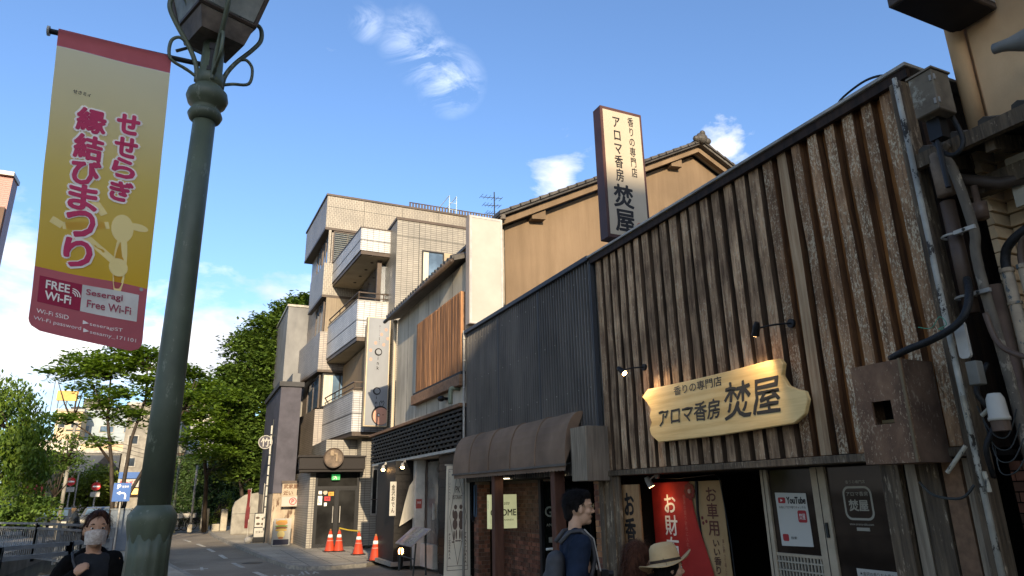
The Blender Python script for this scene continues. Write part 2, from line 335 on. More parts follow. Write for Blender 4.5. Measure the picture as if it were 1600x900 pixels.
darkpl = M('dark_slate_plaster', (.075, .072, .095), (.052, .05, .066), sc=2, dirt=.25)
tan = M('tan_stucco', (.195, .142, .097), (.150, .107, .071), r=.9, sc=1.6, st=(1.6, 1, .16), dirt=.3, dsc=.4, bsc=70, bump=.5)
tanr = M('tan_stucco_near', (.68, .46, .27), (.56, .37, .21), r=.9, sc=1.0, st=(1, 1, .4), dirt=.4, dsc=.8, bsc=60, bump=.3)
board_dark = M('weathered_board', (.58, .385, .235), (.19, .112, .066), r=.85, sc=5, st=(5, 5, .55), bump=.8, bsc=14, lo=.36, hi=.66, dirt=.55, dsc=2.2, flake=(.46, .36, .25), fk=(.57, .66), fsc=44, fst=(1, 1, .4), bdist=.015, rv=0.22)
board_flaky = M('flaking_board', (.48, .285, .16), (.18, .10, .056), r=.85, sc=5, st=(5, 5, .55), bump=.8, bsc=14, dirt=.4, dsc=1.6, flake=(.52, .43, .31), fk=(.525, .60), fsc=62, fst=(1, 1, .5), bdist=.02, rv=0.2)
board_pale = M('bleached_board', (.50, .36, .23), (.30, .19, .11), r=.85, sc=4, st=(7, 7, .3), bump=.6, dirt=.35, bdist=.015)
gap_dark = M('gap_board_dark', (.045, .026, .017), (.018, .012, .009), sc=4, st=(5, 5, .4), bump=.5, dirt=.3)
gap_orange = M('gap_board_orange', (.46, .19, .055), (.20, .08, .03), sc=3, st=(6, 6, .35), bump=.5, dirt=.5, dsc=1.5, rv=0.2)
oldwood = M('old_timber', (.20, .15, .10), (.075, .055, .038), sc=4, st=(6, 6, .4), bump=.8, dirt=.4, bdist=.015, flake=(.32, .26, .19), fk=(.6, .68), fsc=20, fst=(1, 1, .3), rv=0.15)
greywood = M('silvered_timber', (.34, .28, .21), (.17, .135, .10), sc=4, st=(8, 8, .4), bump=.5, dirt=.3, rv=0.15)
boxwood = M('grey_planed_timber', (.22, .19, .16), (.14, .12, .10), sc=4, st=(8, 8, .4), bump=.4, dirt=.3)
redwood = M('orange_slat_wood', (.33, .175, .09), (.19, .095, .048), sc=3, st=(6, 6, .4), bump=.2, dirt=.35, dsc=.9, rv=0.22)
brownwood = M('brown_timber', (.28, .165, .10), (.17, .10, .06), sc=3, st=(1, 4, 4), bump=.3, dirt=.3)
darkwood = M('black_stained_wood', (.016, .0135, .012), (.009, .008, .007), r=.55, sc=4, st=(3, 3, 3), bump=.3, dirt=.3, rv=0.25)
signwood = M('pale_signwood', (.78, .58, .28), (.62, .43, .18), r=.6, sc=1.6, st=(1, .45, 7), bump=.12, dirt=.12, lo=.4, hi=.6)
navy = M('navy_corrugated_metal', (.165, .155, .15), (.10, .097, .097), r=.5, sc=2, st=(1, 1, .3), dirt=.3, bump=.05, metal=.15)
capm = M('grey_roof_edging', (.42, .41, .39), (.27, .26, .25), r=.5, sc=5, dirt=.35)
navycap = FLAT('navy_edging', (.045, .05, .06), .5)
awn = M('brown_awning_cloth', (.25, .17, .12), (.175, .12, .085), r=.85, sc=1.5, dirt=.35, bump=.1, bsc=60)
brickm = M('red_brick', (.27, .115, .075), (.17, .075, .05), sc=6, dirt=.35, dsc=3, bump=.3, rv=0.3)
brickd = M('brown_brick', (.18, .09, .06), (.11, .06, .042), sc=6, dirt=.35, dsc=3, bump=.3, rv=0.3)
bricko = M('orange_brick', (.50, .25, .12), (.36, .17, .085), sc=6, dirt=.35, dsc=3, bump=.3, rv=0.25)
mortar = M('mortar', (.20, .15, .12), sc=20)
frame_al = M('bronze_aluminium_frame', (.46, .385, .29), (.38, .315, .235), r=.45, sc=8, dirt=.15, bump=.03)
blackm = FLAT('black_paint', (.012, .012, .013), .45)
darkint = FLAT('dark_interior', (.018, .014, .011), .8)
whitep = M('white_panel', (.36, .35, .335), (.32, .315, .30), r=.4, sc=2, dirt=.08, bump=0)
whitew = M('whitewashed_column', (.55, .54, .51), (.42, .41, .39), sc=4, dirt=.2)
cream = M('cream_sign_panel', (.40, .35, .28), (.37, .32, .25), r=.4, sc=2, dirt=.06, bump=0)
signbrown = M('dark_brown_sign_side', (.075, .034, .027), (.055, .025, .02), r=.45, sc=3, dirt=.2, bump=0)
inkb = FLAT('black_lettering', (.014, .012, .011), .5, dirt=.05)
inkw = FLAT('white_lettering', (.72, .72, .70), .5, dirt=.05)
inkr = FLAT('red_lettering', (.34, .03, .035), .5, dirt=.05)
greenpost = M('dark_green_enamel', (.115, .138, .092), (.075, .092, .062), r=.48, sc=5, st=(1, 1, .4), dirt=.4, dsc=3, bump=.35, bsc=12, spec=.4, flake=(.16, .18, .14), fk=(.60, .66), fsc=22, fst=(1, 1, .35))
ironm = M('dark_iron', (.045, .05, .048), (.028, .03, .03), r=.5, sc=8, dirt=.3)
rust = M('rusty_panel', (.16, .13, .105), (.05, .04, .034), r=.6, sc=7, bump=.5)
frost = M('frosted_lantern_glass', (.62, .66, .64), (.36, .38, .37), r=.25, sc=7, st=(1, 1, 1), dirt=.3, dsc=2, bump=.6, bsc=40)
clothy = None
tilev = TILE('long_tile', (.26, .222, .163), (.22, .187, .135), (.12, .095, .07), .22, .085, msize=.010, vert=True)
tileh = TILE('small_tile', (.265, .232, .178), (.225, .197, .15), (.09, .077, .06), .24, .085, off=0, msize=.010)
tileg = TILE('grey_tile', (.46, .45, .43), (.40, .39, .375), (.15, .14, .135), .24, .085, off=0, msize=.010)
tiled = TILE('brown_grey_tile', (.30, .25, .20), (.24, .20, .165), (.10, .085, .07), .24, .085, off=0, msize=.010)
soffit = M('cream_soffit', (.46, .40, .31), (.38, .33, .255), sc=1.5, dirt=.25)
brown = M('dark_brown_metal', (.085, .063, .05), (.06, .045, .037), r=.5, sc=4, dirt=.25)
gl_dark = GLASS('dark_window_glass', (.035, .045, .055))
gl_sky = GLASS('bluish_window_glass', (.10, .15, .20))
gl_door = GLASS('dim_door_glass', (.022, .021, .019), .08, .2)
curtain = M('curtain', (.55, .53, .48), (.38, .36, .33), sc=3, st=(14, 14, .5), bump=.2)
rooft = M('dark_roof_tile', (.085, .078, .073), (.05, .047, .045), r=.5, sc=8, dirt=.3, rv=0.2)
rooftl = M('grey_brown_roof_tile', (.16, .14, .125), (.09, .08, .075), r=.6, sc=8, dirt=.35)
leaf_maple = LEAF('maple_leaves', (.06, .11, .012), (.17, .25, .03), .42)
leaf_dark = LEAF('dark_leaves', (.045, .085, .014), (.115, .175, .026), .25)
leaf_weep = LEAF('weeping_leaves', (.045, .09, .010), (.14, .20, .020), .35)
leaf_yel = LEAF('yellow_green_leaves', (.10, .14, .02), (.20, .24, .04), .4)
leaf_ivy = LEAF('ivy_leaves', (.022, .045, .012), (.05, .085, .018), .15)
bark = M('bark', (.055, .042, .032), (.025, .02, .016), sc=8, st=(2, 2, .5), bump=.8)
sheer(frost, .55)
# ================================================================ setting
g = G(); g.box(-400, 400, -300, 900, -3.2, -.9); struct('ground', g, earth)
g = G(); g.box(-2.6, 60, -60, 300, -.9, -.10); struct('road', g, asphalt)
g = G(); g.box(-60, -6.0, -60, 300, -.9, -.02); struct('far_bank', g, concrete)
g = G(); g.box(-6.0, -2.6, 60, 300, -.9, -.10); struct('far_road', g, asphalt)
g = G(); g.sheet([(-6, -60, -.85), (-2.6, -60, -.85), (-2.6, 60, -.85), (-6, 60, -.85)]); struct('water', g, waterm)
lp = [(-2.599, -60), (.95, -60), (.95, 0), (.85, 10), (.5, 17), (.24, 19.4), (-.34, 23.2), (-.5, 27), (-1.1, 38), (-2.1, 52), (-2.599, 60)]
g = G(); g.prism(lp, -.5, 0); struct('pavement', g, paving)
g = G()
for a, b in zip(lp[1:-1], lp[2:]):
    d = (Vector(b)-Vector(a)).normalized(); nrm = Vector((d.y, -d.x)); a2 = Vector(a); b2 = Vector(b)
    g.prism([tuple(a2-nrm*.12), tuple(a2+nrm*.004), tuple(b2+nrm*.004), tuple(b2-nrm*.12)], -.3, .004)
struct('kerb', g, kerbm)
rp = [(1.1, 45), (1.3, 38.4), (1.99, 28.6), (2.36, 23.2), (2.62, 20.6), (3.0, 19.75), (3.6, 19.5), (4.58, 19.7), (5.1, 20.6), (5.6, 20.9), (5.6, 27), (60, 27), (60, 60), (1.1, 60)]
g = G(); g.prism(rp, -.5, 0); struct('pavement', g, paving)
g = G()
for a, b in zip(rp[:9], rp[1:10]):
    d = (Vector(b)-Vector(a)).normalized(); nrm = Vector((d.y, -d.x)); a2 = Vector(a); b2 = Vector(b)
    g.prism([tuple(a2-nrm*.15), tuple(a2+nrm*.004), tuple(b2+nrm*.004), tuple(b2-nrm*.15)], -.3, .004)
struct('kerb', g, kerbm)
def dash(a, b, w=.13):
    a = Vector(a); b = Vector(b); d = (b-a).normalized(); n = Vector((d.y, -d.x))*w/2
    h = G(); h.prism([tuple(a-n), tuple(a+n), tuple(b+n), tuple(b-n)], -.1, -.094); return h
for a, b in [((-.05, 38.2), (.2, 36.2)), ((.5, 34.2), (.72, 32.2)), ((.84, 30.6), (1.0, 28.7)), ((1.15, 27.0), (1.26, 25.3)), ((1.38, 23.4), (1.55, 21.7)), ((1.75, 20.2), (1.95, 18.6)), ((2.2, 16.9), (2.4, 15.3))]:
    struct('lane_dash', dash(a, b), paintw)
struct('stop_line', dash((.0, 21.95), (.66, 22.0), .1), paintw); struct('stop_line', dash((.5, 21.6), (.5, 22.5), .08), paintw)
g = G()
for k in range(9):
    x = 2.15+.13*k+random.uniform(-.02, .02); y = 18.5+.05*k
    g.add(dash((x, y), (x+random.uniform(-.05, .12), y+random.uniform(.3, .8)), .05).v, [tuple(f) for f in G().box(0, 1, 0, 1, 0, 1).f])
struct('worn_road_lettering', g, paintw)
g = G(); g.lathe((1.9, 23.0, -.1), [(.3, 0), (.3, .006)], 20); tag(g.make('manhole_cover', ironm), 'round dark iron manhole cover in the asphalt near the kerb', 'manhole cover')
# paving joints: slabs of the right-hand pavement
g = G()
for k in range(9): g.box(2.75, 5.55, 21.2+.62*k, 21.212+.62*k, 0, .0035)
for k in range(4): g.box(3.1+.62*k, 3.112+.62*k, 20.0, 27, 0, .003)
struct('pavement_joint', g, plaster_seam)
# ================================================================ wooden incense shop (right)
F = FR('x', 5.3)
shop = thing('wooden_shop', 'old shop clad in weathered vertical dark boards with a sloping cornice line', 'shop', (5.3, 5.8, 0))
g = G(); g.box(5.45, 9.5, 3.2, 8.42, 2.02, 5.2); g.make('wall', gap_dark, shop)
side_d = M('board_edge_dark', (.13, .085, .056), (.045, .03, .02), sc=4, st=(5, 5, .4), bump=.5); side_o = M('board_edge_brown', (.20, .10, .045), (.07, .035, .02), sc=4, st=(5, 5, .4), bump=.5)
nb = 25; y0, y1 = 3.28, 8.40; pitch = (y1-y0)/nb
for k in range(nb):
    yc = y0+pitch*(k+.5); w = pitch*(random.uniform(.58, .69) if k > 7 else random.uniform(.50, .60))
    g = G(); pr = []
    hz = [2.04, 2.5, 3.0, 3.5, 4.0, 4.5, 5.17]; lft = []; rgt = []
    for z in hz:
        lft.append(yc-w/2+random.uniform(-.008, .008)); rgt.append(yc+w/2+random.uniform(-.008, .008))
    vs = []; xo = random.uniform(-.012, .012)
    for i, z in enumerate(hz):
        xx = 5.305+xo+random.uniform(-.004, .004)
        vs += [(xx, lft[i], z), (xx, rgt[i], z), (5.42, rgt[i], z), (5.42, lft[i], z)]
    fs = [(0, 1, 2, 3), tuple(range(len(vs)-4, len(vs)))]
    for i in range(len(hz)-1):
        for j in range(4): fs.append((i*4+j, i*4+(j+1) % 4, (i+1)*4+(j+1) % 4, (i+1)*4+j))
    g.add(vs, fs)
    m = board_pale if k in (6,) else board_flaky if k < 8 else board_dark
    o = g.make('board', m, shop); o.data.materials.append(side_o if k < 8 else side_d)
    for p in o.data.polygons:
        if abs(p.normal.y) > .7: p.material_index = 1  # side faces in unweathered wood tone, darkened in colour for shade between boards
    g = G(); g.box(5.395+random.uniform(0, .01), 5.451, yc+pitch*.25, yc+pitch*.75, 2.03, 5.18)
    g.make('gap_board', gap_orange if k < 8 and k != 5 else gap_dark, shop)
g = G(); g.box(5.22, 9.6, 3.1, 8.48, 5.236, 5.27); g.make('roof_edging', capm, shop, bevel=.004); g = G(); g.box(5.25, 5.30, 3.12, 8.46, 5.14, 5.235); g.make('fascia', gap_dark, shop)
g = G(); g.box(5.302, 5.5, 3.25, 8.42, 5.175, 5.235); g.make('roof_lath', gap_dark, shop)
g = G(); g.box(5.26, 5.5, 3.3, 8.45, 1.96, 2.03); g.make('header_beam', oldwood, shop, bevel=.006)
g = G(); g.box(5.30, 5.355, 8.10, 8.62, 0, 1.96); g.make('corner_post', oldwood, shop, bevel=.01)
g = G(); g.box(5.27, 5.33, 8.2, 8.23, 0, 1.95); g.box(5.27, 5.33, 8.45, 8.47, 0, 1.95); g.make('post_lath', oldwood, shop)
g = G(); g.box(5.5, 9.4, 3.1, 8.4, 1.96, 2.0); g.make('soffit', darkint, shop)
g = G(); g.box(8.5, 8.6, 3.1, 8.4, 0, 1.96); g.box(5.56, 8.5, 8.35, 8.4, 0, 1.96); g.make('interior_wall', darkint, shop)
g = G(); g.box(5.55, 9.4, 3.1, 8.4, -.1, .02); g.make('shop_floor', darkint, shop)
# right-hand ragged timber wall
for k, (a, b, m) in enumerate([(3.28, 3.42, greywood), (3.43, 3.60, brownwood), (3.61, 3.80, oldwood), (3.81, 3.93, greywood), (3.94, 4.14, oldwood)]):
    g = G(); xo = random.uniform(0, .05); g.hexa([(5.36+xo, a, 0), (5.42+xo, a, 0), (5.42+xo, b, 0), (5.36+xo, b, 0), (5.36+xo, a+.02, 1.95), (5.42+xo, a+.02, 1.95), (5.42+xo, b-.01, 1.95), (5.36+xo, b-.01, 1.95)])
    g.make('post_board', m, shop)
g = G(); g.box(5.2, 5.34, 3.16, 3.27, 0, 5.12); g.make('corner_trim', oldwood, shop, bevel=.01)
# sliding doors
drs = thing('shop_entrance_doors', 'pair of glazed shop doors in beige metal frames under the wooden shopfront', 'doors', (5.8, 5.1, 0))
for a, b in ((5.84, 5.94), (5.06, 5.24), (4.24, 4.43)):
    g = G(); g.box(5.76, 5.83, a, b, 0, 1.955); g.make('stile', frame_al, drs, bevel=.005)
    g = G(); g.box(5.755, 5.7585, (a+b)/2-.003, (a+b)/2+.003, 0, 1.95); g.make('stile_seam', blackm, drs)
g = G(); g.box(5.77, 5.82, 5.24, 5.84, 1.07, 1.10); g.make('lattice_rail', frame_al, drs)
g = G()
for k in range(14): yy = 5.27+.55*k/13; g.box(5.775, 5.79, yy-.007, yy+.007, .3, 1.07)
for k in range(9): zz = .36+.082*k; g.box(5.772, 5.792, 5.24, 5.84, zz-.008, zz+.008)
g.make('lattice', M('cream_lattice', (.42, .38, .31), sc=8), drs)
g = G(); g.box(5.79, 5.80, 5.24, 5.84, .02, 1.07); g.make('back_panel', darkint, drs)
gld = GLASS('reflecting_shop_glass', (.045, .03, .02), .06, .12)
g = G(); g.box(5.79, 5.80, 5.24, 5.84, 1.1, 1.95); g.make('pane', gld, drs)
g = G(); g.box(5.79, 5.80, 4.43, 5.06, .02, 1.95); g.make('pane', gld, drs)
g = G(); g.box(5.85, 5.95, 4.5, 4.98, .9, 1.35); g.make('shelf', M('shelf_goods', (.07, .035, .035), (.03, .03, .035), sc=9), drs)
g = G(); g.tube([(5.74, 4.30, 1.25), (5.70, 4.30, 1.25), (5.70, 4.30, .6), (5.74, 4.30, .6)], .012); g.make('handle', ironm, drs, smooth=True)
g = G(); g.box(5.74, 5.76, 5.10, 5.125, 1.28, 1.42); g.make('latch', ironm, drs)
g = G(); g.ball((5.75, 4.40, 1.28), .014); g.make('lock', capm, drs, smooth=True)
FD = FR('x', 5.789)
g = G(); q = rrect(4.58, 4.90, 1.45, 1.76, .07); q2 = rrect(4.60, 4.88, 1.47, 1.74, .055)
for i in range(len(q)): j = (i+1) % len(q); g.add([FD(*q[i], .002), FD(*q[j], .002), FD(*q2[j], .002), FD(*q2[i], .002)], [(0, 1, 2, 3)])
dimw = FLAT('dull_white_print', (.36, .34, .29))
g.make('door_emblem', dimw, drs)
text('door_print', '香りの専門店', FD, 4.74, 1.80, .22, .03, dimw, drs); text('door_print', 'アロマ香房', FD, 4.74, 1.69, .24, .04, dimw, drs)
text('door_print', '焚屋', FD, 4.74, 1.585, .21, .10, dimw, drs, bold=.003); text('door_print', 'www.aroma-taku.com', FD, 4.74, 1.415, .26, .022, dimw, drs)
g = G(); g.fbox(FD, 4.66, 4.80, 1.355, 1.385, 0, .002); g.make('door_sticker', dimw, drs)
po = thing('door_poster', 'white poster with the video channel logo inside the left door pane', 'poster', (5.78, 5.55, 1.17)); 
pw = FLAT('poster_paper', (.50, .49, .46))
FP = FR('x', 5.785)
g = G(); g.fpoly(FP, [(5.34, 1.18), (5.76, 1.17), (5.77, 1.71), (5.35, 1.70)], 0, .002); g.make('sheet', pw, po)
g = G(); g.fpoly(FP, rrect(5.635, 5.735, 1.60, 1.66, .015), .002, .004); g.make('logo_block', inkr, po)
g = G(); g.fpoly(FP, [(5.70, 1.645), (5.70, 1.615), (5.67, 1.63)], .004, .005); g.make('logo_arrow', inkw, po)
text('poster_print', 'YouTube', FP, 5.49, 1.63, .25, .065, inkb, po, n=.004, bold=.003)
text('poster_print', 'お香とアロマ香りチャンネル', FP, 5.55, 1.56, .36, .028, inkb, po, n=.004)
g = G(); g.fpoly(FP, rrect(5.375, 5.49, 1.41, 1.53, .02), .002, .004); g.make('seal', inkr, po)
text('poster_print', '焚屋', FP, 5.432, 1.47, .08, .06, inkw, po, n=.005)
g = G(); g.fpoly(FP, rrect(5.65, 5.73, 1.22, 1.29, .015), .002, .004); g.make('seal', inkr, po)
text('poster_print', '検索', FP, 5.58, 1.255, .08, .03, inkb, po, n=.004)
pb = thing('door_notice', 'white paper about Kanazawa fragrance souvenirs at the foot of the glass door', 'notice', (5.78, 4.7, .85))
g = G(); g.fpoly(FP, [(4.44, .55), (4.86, .55), (4.87, 1.02), (4.45, 1.02)], 0, .002); g.make('sheet', M('notice_paper', (.62, .60, .55), sc=3), pb)
text('notice_print', '★金沢の香りお土産★', FP, 4.66, .98, .36, .035, inkb, pb, n=.004)
text('notice_print', 'お香体験', FP, 4.66, .91, .34, .04, inkr, pb, n=.004)
# boards and banners at the shop front
t = thing('incense_signboard', 'upright wooden board with black brush characters for incense beside the post', 'signboard', (5.4, 8.0, 1.0))
FS = FR('x', 5.42)
g = G(); g.fbox(FS, 7.76, 8.25, .98, 1.84, 0, .03); g.make('board', M('sign_brown_wood', (.46, .27, .13), (.32, .18, .085), sc=4, st=(4, 4, .6), dirt=.25, dsc=2), t, bevel=.004)
text('lettering', 'お\n香', FS, 8.00, 1.41, .24, .62, inkb, t, n=.034, bold=.010, jit=.006)
for v in (1.80, 1.02): g = G(); g.ball(FS(8.21, v, .03), .008); g.make('nail', capm, t)
t = thing('incense_posters', 'two white papers with black and red brush characters below the wooden board', 'poster', (5.56, 8.1, .5))
g = G(); g.fbox(FS, 8.0, 8.21, .25, .88, 0, .004); g.make('sheet', M('bill_paper', (.55, .54, .5), sc=3), t)
g = G(); g.fbox(FS, 7.78, 7.99, .25, .88, 0, .004); g.make('sheet', M('bill_paper2', (.55, .53, .5), sc=3), t)
text('lettering', '香\n福', FS, 8.105, .66, .17, .36, inkb, t, n=.006, bold=.003); text('lettering', '一\n香', FS, 7.885, .66, .17, .38, inkr, t, n=.006, bold=.003)
red = M('red_banner_cloth', (.42, .035, .028), (.30, .022, .018), r=.8, sc=2, dirt=.2)
tanc = M('tan_banner_cloth', (.40, .27, .14), (.32, .21, .10), r=.8, sc=2, dirt=.2)
FB = FR('x', 5.82)
t = thing('red_nobori_banner', 'red cloth banner with white characters about wallets behind the pedestrians', 'banner', (5.82, 7.5, 0))
g = G(); L_ = []
zz = [.1, .5, .8, 1.05, 1.3, 1.5, 1.7, 1.86]; us = [6.75, 6.85, 6.93, 7.02, 7.12, 7.18, 7.22, 7.24]
for i in range(len(zz)-1): g.add([FB(8.05, zz[i], .01), FB(us[i], zz[i], .01), FB(us[i+1], zz[i+1], .01), FB(8.05, zz[i+1], .01)], [(0, 1, 2, 3)])
g.make('cloth', red, t)
text('lettering', 'お\n財\n布', FB, 7.67, 1.31, .26, .78, inkw, t, n=.014, bold=.004)
text('lettering', '\n'.join('金運の香り財布に入れる'), FB, 7.36, 1.35, .05, .7, FLAT('faded_pink', (.45, .12, .10)), t, n=.014)
g = G()
for k in range(8): a = k*math.pi/4; g.fpoly(FB, ell(7.24+.075*math.cos(a), 1.74+.075*math.sin(a), .035, .035, 8), .012, .014+k*.0002)
g.make('flower_print', FLAT('dark_red_print', (.16, .02, .02)), t)
g = G(); g.fpoly(FB, ell(7.24, 1.74, .03, .03, 10), .016, .018); g.make('flower_print', FLAT('pale_print', (.5, .3, .25)), t)
t = thing('tan_nobori_banner', 'tan cloth banner about fragrance for cars beside the dark doorway', 'banner', (5.84, 6.9, 0))
FB2 = FR('x', 5.835)
g = G(); g.fpoly(FB2, [(6.60, .1), (7.5, .1), (7.5, 1.86), (6.66, 1.86)], 0, .006); g.make('cloth', tanc, t)
g = G(); pts = [(7.10, 1.86), (7.13, 1.5), (7.10, 1.2), (7.02, .9), (6.9, .6)]
g.tube([FB2(a, b, .010) for a, b in pts], [.028, .02, .012, .008, .006], 6); g.make('branch_print', inkb, t)
g = G()
for (a, b) in ((7.06, 1.42), (6.99, 1.38), (7.05, 1.36), (7.17, 1.3), (7.16, 1.18), (7.14, 1.05), (6.93, .72), (6.90, .66), (6.95, .64)): g.fpoly(FB2, ell(a, b, .022, .022, 8), .008, .0095)
g.make('blossom_print', FLAT('dark_red_print2', (.12, .02, .02)), t)
text('lettering', 'お\n車\n用', FB2, 6.86, 1.50, .20, .56, FLAT('maroon_lettering', (.10, .035, .025)), t, n=.011, bold=.003)
text('lettering', 'い\nい\n香\nり', FB2, 6.85, .98, .12, .38, FLAT('maroon_lettering2', (.08, .035, .025)), t, n=.011, bold=.002)
text('lettering', '\n'.join('車に飾って楽しむ'), FB2, 6.72, .98, .035, .42, FLAT('maroon_lettering3', (.14, .06, .04)), t, n=.011)
g = G(); g.tube([(5.78, 8.05, 1.92), (5.78, 7.4, 1.90), (5.78, 6.7, 1.93), (5.78, 6.62, 1.88), (5.79, 6.55, 1.2), (5.79, 6.52, .3)], .008, 5); tag(g.make('loose_cable', blackm), 'thin black cable looping over the tan and red banners', 'cable')
# spotlights
lampE = EMIT('warm_lamp_face', (1, .55, .2), 14)
def spot(name, label, mount, head, aim, lit=True, power=6, r=.035, col=blackm, group=None):
    t = thing(name, label, 'spotlight', mount, group)
    mv = Vector(mount); hv = Vector(head); av = (Vector(aim)-hv).normalized()
    g = G(); g.cyl(mv+Vector((0, 0, 0)), mv+Vector((-.03, 0, 0)), .045, .045, 14); g.make('mount', col, t, smooth=False)
    g = G(); g.tube(cr([mv+Vector((-.03, 0, 0)), (mv+hv)/2+Vector((-.02, 0, .01)), hv]), .010, 8); g.make('arm', col, t, smooth=True)
    g = G(); g.tube([hv-av*.07, hv-av*.03, hv+av*.07], [r*.7, r, r*1.15], 16); b = g.make('lamp_head', col, t)
    if lit:
        g = G(); g.cyl(hv+av*.0705, hv+av*.0725, r*1.0, r*1.0, 16); g.make('lens', lampE, t)
        l = bpy.data.lights.new('spot_light', 'SPOT'); l.energy = power; l.color = (1, .76, .48); l.spot_size = R_(95); l.spot_blend = .7; l.shadow_soft_size = .03
        lo = bpy.data.objects.new('lamp_glow', l); COL.objects.link(lo); lo.parent = t; lo.location = hv+av*.09-mv; lo.rotation_euler = av.to_track_quat('-Z', 'Y').to_euler()
    return t
spot('wall_spotlight', 'small black spotlight left of the carved wooden sign', (5.3, 7.28, 3.32), (5.0, 7.40, 3.28), (5.2, 6.5, 2.5), True, 11.0)
spot('wall_spotlight', 'black spotlight on a bent arm above the right part of the carved sign', (5.3, 4.77, 3.33), (4.96, 4.92, 3.28), (5.2, 5.5, 2.4), True, 8.0)
spot('clip_spotlight', 'glowing ribbed spotlight clipped above the red banner', (5.6, 7.6, 1.95), (5.55, 7.74, 1.87), (5.8, 7.6, 1.3), True, 1.0, .04, capm)
# carved sign
FC = FR('x', 5.24)
t = thing('carved_wooden_sign', 'large pale carved wood nameboard with notched ends on the dark boards', 'sign', (5.2, 6, 2.65))
ol = [(7.24, 2.92), (7.11, 3.0), (6.32, 2.985), (5.62, 2.985), (5.05, 2.995), (4.89, 2.99), (4.85, 2.93), (4.89, 2.82), (4.83, 2.71), (4.73, 2.66), (4.64, 2.63), (4.62, 2.55), (4.68, 2.42), (4.82, 2.345), (5.83, 2.32), (6.97, 2.325), (7.11, 2.42), (7.14, 2.50), (7.08, 2.58), (7.12, 2.66), (7.07, 2.74), (7.16, 2.84)]
g = G(); g.fpoly(FC, ol, 0, .055); o = g.make('board', signwood, t, bevel=.008)
charc = FLAT('charcoal_lettering', (.035, .033, .03), .5)
text('lettering', '香りの専門店', FC, 6.16, 2.90, .84, .105, charc, t, n=.058, bold=.002)
text('lettering', 'アロマ香房', FC, 6.36, 2.61, 1.10, .21, charc, t, n=.058, bold=.004, jit=.006, shear=.12)
text('lettering', '焚屋', FC, 5.34, 2.66, .80, .38, charc, t, n=.058, bold=.006, jit=.009, shear=.12)
for a in (5.2, 6.7): g = G(); g.box(5.24, 5.31, a-.03, a+.03, 2.5, 2.8); g.make('bracket', ironm, t)
# tall projecting sign
t = thing('projecting_sign', 'tall cream sign box with brown sides standing above the roof edge', 'sign', (5.75, 8.1, 5.4))
g = G(); g.box(5.33, 6.13, 8.0, 8.22, 5.44, 7.72); g.make('case', signbrown, t, bevel=.008)
FY = FR('y', 8.0)
g = G(); g.fbox(FY, 5.375, 6.085, 5.50, 7.66, 0, .004); g.make('panel', cream, t)
text('lettering', 'ア\nロ\nマ\n香\n房', FY, 5.62, 6.98, .15, 1.14, inkb, t, n=.006, bold=.004, jit=.003)
text('lettering', '香\nり\nの\n専\n門\n店', FY, 5.90, 7.07, .11, 1.08, inkb, t, n=.006, bold=.002, jit=.002)
text('lettering', '焚\n屋', FY, 5.66, 5.96, .35, .78, inkb, t, n=.006, bold=.011, jit=.006)
g = G(); q = rrect(5.88, 6.03, 5.58, 5.75, .03); q2 = rrect(5.89, 6.02, 5.59, 5.74, .025)
for i in range(len(q)): j = (i+1) % len(q); g.add([FY(*q[i], .006), FY(*q[j], .006), FY(*q2[j], .006), FY(*q2[i], .006)], [(0, 1, 2, 3)])
g.make('seal', FLAT('seal_red', (.40, .09, .06)), t); text('seal_print', '焚屋', FY, 5.955, 5.65, .10, .05, FLAT('seal_red2', (.40, .09, .06)), t, n=.007); text('seal_print', '香房', FY, 5.955, 5.71, .08, .03, FLAT('seal_red3', (.40, .09, .06)), t, n=.007)
g = G(); g.box(5.6, 5.9, 8.08, 8.14, 5.2, 5.45); g.make('foot', ironm, t)
# cable over roof edge
g = G(); g.tube(cr([(5.35, 3.9, 5.27), (5.35, 3.85, 5.36), (5.35, 3.6, 5.40), (5.35, 3.42, 5.36), (5.35, 3.3, 5.27)]), .012, 6); tag(g.make('roof_cable', blackm), 'black cable arching over the high end of the shop roof edge', 'cable')
# meter box
t = thing('meter_cabinet', 'rusty brown wooden meter cabinet with a square peephole', 'cabinet', (4.9, 3.65, 1.92))
mb = M('maroon_worn_wood', (.24, .14, .085), (.13, .072, .045), r=.7, sc=3, st=(2, 2, 1), dirt=.4, dsc=3, flake=(.34, .25, .17), fk=(.585, .62), fsc=60, fst=(1, 1, .5))
x0 = 4.9
g = G()
for a, b, c, d in ((3.43, 3.57, 1.92, 2.70), (3.74, 3.88, 1.92, 2.70), (3.57, 3.74, 1.92, 2.22), (3.57, 3.74, 2.40, 2.70)): g.box(x0, x0+.02, a, b, c, d)
g.make('front_panel', mb, t)
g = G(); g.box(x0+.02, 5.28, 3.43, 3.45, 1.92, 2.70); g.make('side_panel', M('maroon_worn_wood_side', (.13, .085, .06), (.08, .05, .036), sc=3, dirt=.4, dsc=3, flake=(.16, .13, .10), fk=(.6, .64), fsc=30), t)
g = G(); g.box(x0+.02, 5.28, 3.86, 3.88, 1.92, 2.70); g.box(x0+.02, 5.28, 3.45, 3.86, 2.68, 2.70); g.box(x0+.02, 5.28, 3.45, 3.86, 1.92, 1.94); g.make('carcass', mb, t)
g = G(); g.box(5.2, 5.22, 3.45, 3.86, 1.94, 2.68); g.make('inner_board', blackm, t)
g = G(); g.box(5.0, 5.02, 3.6, 3.625, 2.2, 2.45); g.box(5.0, 5.02, 3.6, 3.75, 2.235, 2.26); g.make('inner_frame', M('yellowed_frame', (.25, .18, .09), sc=4), t)
g = G(); g.box(x0-.012, x0, 3.425, 3.445, 1.92, 2.705); g.make('edge_strip', M('worn_edge', (.2, .15, .09), sc=5), t)
